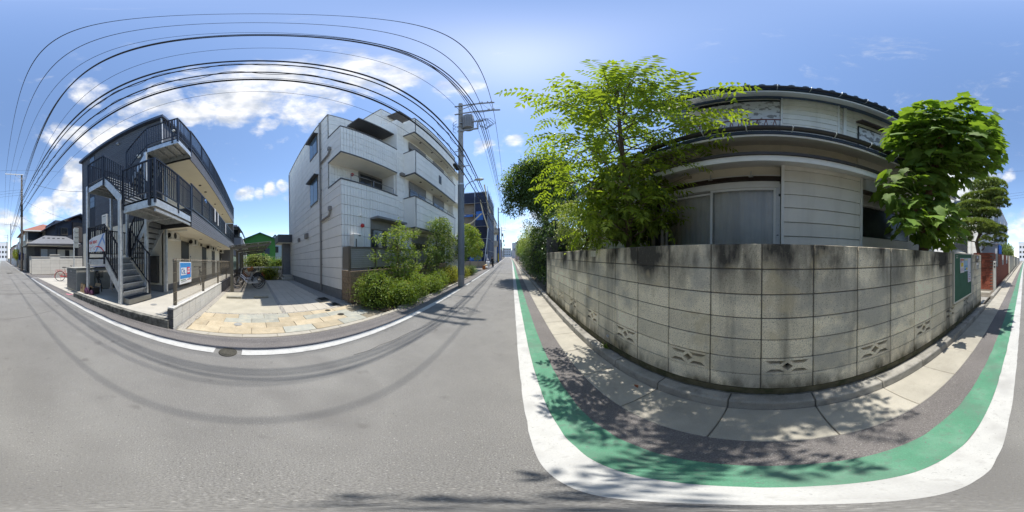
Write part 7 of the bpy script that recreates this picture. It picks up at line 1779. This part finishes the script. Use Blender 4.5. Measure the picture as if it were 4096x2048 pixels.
MB().add([(-5.6, -16.9, 5.2), (-9.2, -16.7, 6.85), (-12.5, -16.9, 5.2), (-12.5, -22, 5.2), (-9.2, -22, 6.85), (-5.6, -22, 5.2), (-5.6, -16.9, 5.1), (-9.2, -16.7, 6.72), (-12.5, -16.9, 5.1), (-12.5, -22, 5.1), (-9.2, -22, 6.72), (-5.6, -22, 5.1)],
         [(0, 1, 4, 5), (1, 2, 3, 4), (6, 11, 10, 7), (7, 10, 9, 8), (0, 6, 7, 1), (1, 7, 8, 2), (0, 5, 11, 6)]).build('upper_roof', roof_blue, dh)
MB().prism([(-6.3, 5.0), (-9.2, 6.5), (-11, 5.6), (-11, 5.0)], 'y', -17.6, -17.45).build('gable', tex('dark_blue_wall', (.055, .065, .09)), dh)
w_ = MB().box(-7.8, -6.95, -17.5, -17.38, 4.2, 5.05).build('window', brown_metal, dh); MB().box(-7.72, -7.03, -17.38, -17.37, 4.28, 4.97).build('pane', dk_glass, w_)
for k in range(5): MB().box(-7.75 + .17 * k, -7.72 + .17 * k, -17.34, -17.32, 4.15, 5.05).build('window_bar', brown_metal, dh)
MB().box(-6.65, -6.5, -17.4, -17.3, 4.1, 4.9).build('shutter_case', dark_trim, dh); MB().box(-10, -8.4, -17.42, -17.2, 3.4, 5.8).build('balcony', tex('balcony_brown', (.06, .05, .045), rough=.7), dh)
an = thing('tv_antenna', 'tall thin roof antenna above the beige house', 'antenna', (-6.9, -20, 5.8)); MB().cyl((-6.9, -20, 5.6), (-6.9, -20, 8.6), .018, n=6).build('mast', steel, an)
for z in (8.5, 8.2, 7.9): MB().bar((-7.2, -20, z), (-6.6, -20, z), .012, .012).build('element', steel, an)
def simple_house(name, label, x0, x1, y0, y1, h, wall_c, roof_c, roof='hip', wins=(), over=.35, grp=None, z0=-.1, cat_='house'):
    """generic house: walls, roof, windows with panes on the faces that look to the street and the camera"""
    h_ = thing(name, label, cat_, ((x0 + x1) / 2, (y0 + y1) / 2, 0), grp); nm = '%d%d%d' % (wall_c[0] * 99, wall_c[1] * 99, wall_c[2] * 99)
    MB().box(x0, x1, y0, y1, z0, h).build('wall', tex('wall_' + nm, wall_c, rough=.85, var=.07, scale=2), h_)
    rm = tex('roof_%d%d%d' % (roof_c[0] * 99, roof_c[1] * 99, roof_c[2] * 99), roof_c, rough=.6, var=.1, scale=5)
    o = over
    if roof == 'flat':
        MB().box(x0 - .08, x1 + .08, y0 - .08, y1 + .08, h, h + .25).build('roof', rm, h_)
    else:
        xa, xb, ya, yb = x0 - o, x1 + o, y0 - o, y1 + o; hx, hy = (xb - xa) / 2, (yb - ya) / 2; rise = min(hx, hy) * .45; k = min(hx, hy) if roof == 'hip' else 0
        if hx > hy: r0, r1 = (xa + k, (ya + yb) / 2), (xb - k, (ya + yb) / 2)
        else: r0, r1 = ((xa + xb) / 2, ya + k), ((xa + xb) / 2, yb - k)
        vs = [(xa, ya, h), (xb, ya, h), (xb, yb, h), (xa, yb, h), (r0[0], r0[1], h + rise), (r1[0], r1[1], h + rise)]
        if hx > hy: fs = [(0, 1, 5, 4), (1, 2, 5), (2, 3, 4, 5), (3, 0, 4), (3, 2, 1, 0)]
        else: fs = [(0, 1, 4), (1, 2, 5, 4), (2, 3, 5), (3, 0, 4, 5), (3, 2, 1, 0)]
        MB().add(vs, fs).build('roof', rm, h_)
    for (f, a, b, za, zb) in wins:
        if f == 'x+': w = MB().box(x1, x1 + .05, a, b, za, zb).build('window', brown_metal, h_); MB().box(x1 + .05, x1 + .055, a + .08, b - .08, za + .08, zb - .08).build('pane', dk_glass, w)
        if f == 'x-': w = MB().box(x0 - .05, x0, a, b, za, zb).build('window', brown_metal, h_); MB().box(x0 - .055, x0 - .05, a + .08, b - .08, za + .08, zb - .08).build('pane', dk_glass, w)
        if f == 'y+': w = MB().box(a, b, y1, y1 + .05, za, zb).build('window', brown_metal, h_); MB().box(a + .08, b - .08, y1 + .05, y1 + .055, za + .08, zb - .08).build('pane', dk_glass, w)
        if f == 'y-': w = MB().box(a, b, y0 - .05, y0, za, zb).build('window', brown_metal, h_); MB().box(a + .08, b - .08, y0 - .055, y0 - .05, za + .08, zb - .08).build('pane', dk_glass, w)
    return h_
bgh = simple_house('beige_house', 'beige two storey house with a red tiled roof behind the dark house', -10.5, -3.75, -30, -22.2, 5.35, (.50, .46, .38), (.30, .12, .075), 'hip', [('y+', -6.1, -3.95, 4.0, 5.15), ('x+', -24.5, -22.8, 4.0, 5.0), ('x+', -28.5, -26.5, 4.0, 5.0), ('x+', -28, -25, 1, 2.4)], .5)
MB().box(-10.9, -3.3, -21.75, -21.68, 5.2, 5.36).build('eave_board', ac_white, bgh); MB().cyl((-3.9, -22.1, 0), (-3.9, -22.1, 5.2), .05, n=8).build('downpipe', ac_white, bgh)
simple_house('grey_roof_house', 'small white house with a grey roof beyond the beige house', -9, -4.2, -45, -38, 4.6, (.6, .6, .6), (.12, .13, .16), 'hip', [('y+', -6.5, -5, 3.2, 4.2), ('x+', -42, -40, 3.2, 4.3)])
simple_house('slatted_house', 'pale grey house with a slatted balcony beside the beige house', -8.5, -4.3, -37, -31.5, 4.8, (.5, .52, .55), (.2, .2, .22), 'flat', [('y+', -6, -5, 3.2, 4.2), ('x+', -34.5, -33, 1.2, 2.4)])
GR = 'distant houses along the road'
simple_house('distant_house', 'distant brown house down the road behind', -11, -4.8, -62, -50, 5.5, (.35, .25, .2), (.1, .1, .11), 'hip', [('x+', -56, -54, 3, 4.2), ('y+', -8, -6, 3, 4.2)], grp=GR)
simple_house('distant_house', 'distant pale house past the third pole behind', -12, -5.5, -84, -72, 6.0, (.55, .53, .5), (.15, .14, .14), 'hip', [('x+', -78, -76, 3, 4.2), ('y+', -9, -7, 3.2, 4.4)], grp=GR)
simple_house('end_building', 'white three storey building closing the road behind', -6.6, 3.2, -135, -118, 13.0, (.62, .63, .65), (.4, .4, .42), 'flat', [('y+', -5.8 + 2.3 * i, -4.4 + 2.3 * i, z, z + 1.6) for i in range(4) for z in (2.0, 5.4, 9.0)], cat_='building')
for i, (y0, y1, h, c, lab) in enumerate(((-30, -38, 1.4, (.5, .48, .44), 'low pale wall past the gate behind the brown pole'), (-38, -48, 1.5, (.6, .59, .56), 'white panel wall before the small white house'), (-50, -70, 1.5, (.42, .4, .37), 'grey wall farther down the road behind'))):
    w_ = thing('garden_wall', lab, 'wall', (lx(y0) - .7, (y0 + y1) / 2, 0), 'garden walls behind the brown pole')
    for k in range(4): 
        a = y0 + (y1 - y0) * k / 4; b = y0 + (y1 - y0) * (k + 1) / 4; xx = lx((a + b) / 2) - .85
        MB().box(xx, xx + .15, b + .05, a - .05, 0, h).build('panel', tex('bwall%d' % i, c, rough=.85, rand=.06), w_); MB().box(xx - .03, xx + .18, b, a, h, h + .05).build('cap', concrete_old, w_)
aw = MB(); aw.prism([(-26.5, 2.2), (-25.6, 2.45), (-24.5, 2.2), (-24.5, 1.2), (-24.6, 1.2), (-24.6, 2.12), (-26.4, 2.12), (-26.4, 1.2), (-26.5, 1.2)], 'x', -3.9, -3.2)
one('blue_awning', aw, tex('awning_navy', (.03, .04, .14), rough=.7), 'navy blue awning beside the garden bush', 'awning')

# ------------------------------------------------------------------ ahead: scaffolded building and beyond
sc = thing('scaffolded_building', 'tall building under dark blue construction netting and scaffolding', 'building', (-6.5, 28, 0))
net = tex('netting_blue', (.016, .026, .062), rough=.8, var=.3, scale=.8); sheet_b = tex('sheet_bright_blue', (.02, .12, .42), rough=.5, var=.2, scale=2)
MB().box(-9.4, -4.1, 25.1, 32.6, 0, 11.2).build('structure', tex('concrete_raw', (.22, .19, .165), rough=.9, var=.2, scale=1), sc)
for k in range(3):
    for j in range(6):
        if j in (3, 4) and k < 2: continue
        MB().box(-9.3 + 1.9 * k + .03, -9.3 + 1.9 * (k + 1) - .03, 24.45, 24.48, .3 + 1.9 * j, .3 + 1.9 * (j + 1) - .04).build('net_sheet', net if (j + k) % 4 else tex('netting_darker', (.012, .016, .034), rough=.85, var=.3, scale=.8), sc)
for k in range(4):
    for j in range(6): MB().box(-3.50, -3.47, 24.6 + 2 * k + .03, 24.6 + 2 * (k + 1) - .03, .3 + 1.9 * j, .3 + 1.9 * (j + 1) - .04).build('net_sheet', tex('netting_grey_blue', (.06, .08, .14), rough=.8, var=.25, scale=.8), sc)
for x in (-9.3, -7.4, -5.5, -3.55):
    MB().cyl((x, 24.4, 0), (x, 24.4, 12.6), .03, n=6).build('scaffold_pole', steel, sc); MB().cyl((x, 25.0, 0), (x, 25.0, 12.2), .03, n=6).build('scaffold_pole', steel, sc)
for y_ in (26.6, 28.6, 30.6, 32.6): MB().cyl((-3.42, y_, 0), (-3.42, y_, 12.4), .03, n=6).build('scaffold_pole', steel, sc)
for j in range(7):
    z = .3 + 1.9 * j; MB().tube([(-9.4, 24.38, z), (-3.4, 24.38, z)], .028, 6).build('scaffold_rail', steel, sc); MB().tube([(-3.40, 24.4, z), (-3.40, 32.7, z)], .028, 6).build('scaffold_rail', steel, sc)
for z in (6.2, 8.1, 10.0): MB().box(-9.3, -3.6, 24.5, 25.05, z, z + .05).build('scaffold_plank', tex('plank_tan', (.35, .3, .22), rough=.8), sc)
MB().box(-5.3, -4.2, 24.42, 24.44, 7.0, 8.4).build('tarp', sheet_b, sc); MB().box(-7.2, -5.8, 24.42, 24.44, 7.6, 8.0).build('tarp', sheet_b, sc)
MB().tube([(-8.5, 20.5, 4.6), (-5.5, 22.5, 6.2), (-4.4, 24.0, 7.9)], .09, 8).build('pump_hose', tex('hose_cream', (.5, .42, .28), rough=.6), sc, True)
MB().tube([(-4.6, 24.2, 10.2), (-4.15, 24.1, 8.0), (-3.4, 24.0, 5.6)], .09, 8).build('boom_pipe', tex('hose_cream', (.5, .42, .28)), sc, True)
MB().tube([(-3.35, 23.9, 5.6), (-3.7, 23.2, 1.5), (-3.85, 23.0, 0)], .06, 8).build('prop_pole', tex('prop_white', (.55, .58, .6), rough=.5), sc)
MB().tube([(-4.0, 24.3, 12.9), (-3.5, 24.4, 9.4), (-3.1, 24.3, 8.0)], .10, 8).build('boom_pipe', tex('hose_cream', (.5, .42, .28)), sc, True)
MB().ball((-5.0, 22.6, .9), .9, 1.2, .65, 12, 7).build('covered_heap', sheet_b, sc, True)
hw_ = thing('hoarding', 'low grey hoarding in front of the blue netted building', 'hoarding', (-5, 21.5, 0))
for k in range(4): MB().box(-7.2 + .95 * k, -6.28 + .95 * k, 21.3, 21.36, 0, .75).build('panel', tex('hoarding_panel', (.36, .31, .25), rough=.8, rand=.15), hw_)
wh = simple_house('cream_balcony_house', 'cream house with rounded balconies past the netted building', -9, -3.6, 34.0, 41, 9.5, (.60, .56, .48), (.3, .3, .32), 'flat', [('x+', 35, 36.4, 4.6, 6.2), ('x+', 37.6, 39, 7, 8.4), ('y-', -5.2, -4.2, 6.8, 8.2)])
for z in (3.6, 6.4): MB().box(-3.6, -2.95, 34.2, 38, z, z + 1.05).build('balcony', tex('cream_balcony', (.58, .54, .47), rough=.85), wh)
bs = thing('blue_sheet_house', 'house wrapped in bright blue sheeting next to the dark pole', 'house', (-5, 44, 0))
for k in range(3): MB().box(-6.0, -3.1, 41.3 + 2 * k, 43.2 + 2 * k, 0, 8.2 + .5 * k).build('sheet', sheet_b, bs)
MB().tube([(-3.0, 41.3, 0), (-3.0, 41.3, 10.5)], .04, 6).build('scaffold_pole', steel, bs); MB().tube([(-3.0, 45, 0), (-3.0, 45, 10.5)], .04, 6).build('scaffold_pole', steel, bs)
for i, (y0, y1, x1, h, wc, rc, lab) in enumerate(((50, 60, -4.2, 7.2, (.52, .5, .48), (.12, .12, .14), 'pale house beyond the blue sheeted house'), (64, 76, -4.8, 8.5, (.45, .42, .4), (.2, .2, .2), 'tan house far ahead past the second pole'), (80, 96, -5.4, 9.5, (.56, .57, .6), (.25, .25, .28), 'grey block far ahead on the pole side'), (102, 125, -6.6, 11, (.5, .5, .52), (.2, .2, .22), 'farthest block ahead on the pole side'))):
    simple_house('distant_house', lab, x1 - 7, x1, y0, y1, h, wc, rc, 'hip' if i < 2 else 'flat', [('x+', y0 + 2, y0 + 4, h * .5, h * .5 + 1.4), ('y-', x1 - 3.5, x1 - 1.5, h * .5, h * .5 + 1.4), ('x+', y0 + 5.5, y0 + 7.5, h * .5, h * .5 + 1.4), ('y-', x1 - 3.5, x1 - 1.5, 1.2, 2.6)], grp=GR)
for i, (y0, y1, x0, h, wc, rc, lab) in enumerate(((27, 37, 4.2, 6, (.5, .46, .42), (.13, .12, .12), 'brownish house behind the hedge side trees'), (60, 75, 2.6, 7, (.5, .42, .38), (.2, .15, .13), 'pinkish house far ahead on the hedge side'), (80, 100, 2.2, 8, (.55, .55, .56), (.2, .2, .22), 'pale block far ahead on the hedge side'), (108, 130, .8, 10, (.48, .5, .54), (.2, .2, .22), 'farthest block ahead on the hedge side'))):
    simple_house('distant_house', lab, x0, x0 + 8, y0, y1, h, wc, rc, 'hip' if i < 2 else 'flat', [('x-', y0 + 2, y0 + 4, h * .5, h * .5 + 1.4), ('y-', x0 + 1, x0 + 3, h * .5, h * .5 + 1.4)], grp=GR)
simple_house('far_end_building', 'bluish building closing the road far ahead', -14, 0.5, 270, 285, 14, (.42, .46, .52), (.3, .32, .36), 'flat', [('y-', -12 + 3 * i, -10.5 + 3 * i, z, z + 1.8) for i in range(4) for z in (3, 7, 11)], cat_='building')
hl_ = MB(); 
for i in range(16): hl_.ball((-110 + 15 * i, 420, 0), 26, 10, 13 + 5 * math.sin(i * 1.7), 10, 6)
setp(hl_.build('hills', tex('hill_green_grey', (.16, .2, .2), rough=1.0), None, True), kind='structure')
pwl = thing('pale_far_wall', 'pinkish wall with plants where the hedge ends far ahead', 'wall', (1.7, 48, 0))
for k in range(5): MB().box(1.5, 1.65, 42.5 + 2.4 * k, 44.8 + 2.4 * k, 0, 1.5).build('panel', tex('pink_wall', (.45, .36, .33), rough=.85, rand=.08), pwl)
lw3 = thing('low_site_wall', 'low dark wall with bins near the dark pole far ahead', 'wall', (-3.2, 52, 0)); MB().box(-3.35, -3.15, 46, 60, 0, 1.3).build('panel', tex('site_grey', (.3, .29, .28), rough=.9), lw3)

# ------------------------------------------------------------------ people at work by the building site
def person(label, loc, rz, joints, radii, edges, cols, sc_=1.0):
    """one continuous skinned body with clothing colours by height, plus hair / cap"""
    p = thing('person', label, 'person', loc, None, rz)
    me = bpy.data.meshes.new('body'); me.from_pydata([tuple(v) for v in joints], edges, [])
    o = bpy.data.objects.new('body', me); COL.objects.link(o)
    sk = o.modifiers.new('skin', 'SKIN'); sk.use_smooth_shade = True
    for i, r_ in enumerate(radii): me.skin_vertices[0].data[i].radius = (r_, r_)
    me.skin_vertices[0].data[0].use_root = True
    o.modifiers.new('smooth', 'SUBSURF').levels = 1
    dg = bpy.context.evaluated_depsgraph_get(); m2 = bpy.data.meshes.new_from_object(o.evaluated_get(dg)); bpy.data.objects.remove(o)
    o = bpy.data.objects.new('body', m2); COL.objects.link(o); o.parent = p
    m2.materials.clear()
    for c in cols: m2.materials.append(c)
    hd = Vector(joints[-1])
    for f in m2.polygons:
        c = f.center
        f.material_index = 0 if (c - hd).length < .17 else (1 if c.z > joints[0][2] - .02 else 2)
    return p
skin = tex('skin', (.42, .27, .19), rough=.6); clw = tex('shirt_white', (.66, .66, .70), rough=.9); clg = tex('trousers_grey', (.45, .46, .5), rough=.9); cld = tex('clothes_black', (.02, .022, .026), rough=.9)
cr_j = [(0, 0, .38), (.10, 0, .62), (.20, 0, .80), (.06, .10, .36), (.30, .12, .42), (.22, .12, .06), (.34, .12, .03), (.06, -.10, .36), (.30, -.12, .42), (.22, -.12, .06), (.34, -.12, .03), (.19, .18, .76), (.36, .18, .55), (.50, .10, .42), (.19, -.18, .76), (.36, -.18, .55), (.50, -.10, .42), (.25, 0, .88), (.30, 0, 1.0)]
cr_r = [.13, .14, .13, .09, .075, .05, .04, .09, .075, .05, .04, .06, .045, .035, .06, .045, .035, .05, .10]
cr_e = [(0, 1), (1, 2), (0, 3), (3, 4), (4, 5), (5, 6), (0, 7), (7, 8), (8, 9), (9, 10), (2, 11), (11, 12), (12, 13), (2, 14), (14, 15), (15, 16), (2, 17), (17, 18)]
pp = person('person in white work clothes crouching at the edge of the road', (-2.62, 18.4, 0), R(100), cr_j, cr_r, cr_e, [skin, clw, clg])
k = MB(); k.ball((-2.62, 18.4, 0), .1); hat = MB(); hat.ball((.30, 0, 1.04), .12, .11, .085, 10, 6); ho = hat.build('cap', clw, None, True); ho.parent = pp
st_j = [(0, 0, .62), (.06, 0, .85), (.12, 0, 1.05), (.0, .09, .58), (.12, .11, .36), (.0, .11, .06), (.14, .11, .03), (.0, -.09, .58), (-.05, -.10, .34), (-.12, -.10, .06), (.02, -.10, .03), (.12, .17, 1.02), (.25, .20, .82), (.40, .12, .78), (.12, -.17, 1.02), (.25, -.20, .82), (.40, -.12, .78), (.16, 0, 1.14), (.20, 0, 1.28)]
pp2 = person('person in dark clothes bending with bent knees beside the site wall', (-2.35, 20.9, 0), R(-110), st_j, cr_r, cr_e, [skin, cld, cld])
hat = MB(); hat.ball((.19, 0, 1.33), .115, .11, .09, 10, 6); ho = hat.build('hair', cld, None, True); ho.parent = pp2
bk_ = MB(); bk_.box(-3.02, -2.72, 17.0, 17.3, 0, .42); one('orange_crate', bk_, tex('crate_orange', (.42, .14, .04), rough=.7), 'orange brown crate at the foot of the site prop', 'crate', bev=.02)
for (x, y_, r_, lab, c) in ((-2.75, 17.9, .24, 'pale filled sack between the crate and the crouching person', (.5, .5, .5)), (-2.78, 18.0, .17, 'yellowish sack lying on the pale sacks', (.6, .5, .3))):
    k = MB(); k.ball((x, y_, r_ * (.7 if c[0] == .5 else 2.4)), r_, r_ * 1.2, r_ * .7, 10, 6); one('sack', k, tex('sack_%d' % int(c[2] * 100), c, rough=.9), lab, 'sack', smooth=True)
fl = thing('site_banner', 'white and navy striped banner leaning at the site fence', 'banner', (-3.2, 21.8, 0))
for k in range(4): MB().box(-3.3, -3.27, 21.2 + .35 * k, 21.53 + .35 * k, .3, 1.7).build('stripe', clw if k % 2 else tex('navy_cloth', (.03, .04, .14), rough=.8), fl)
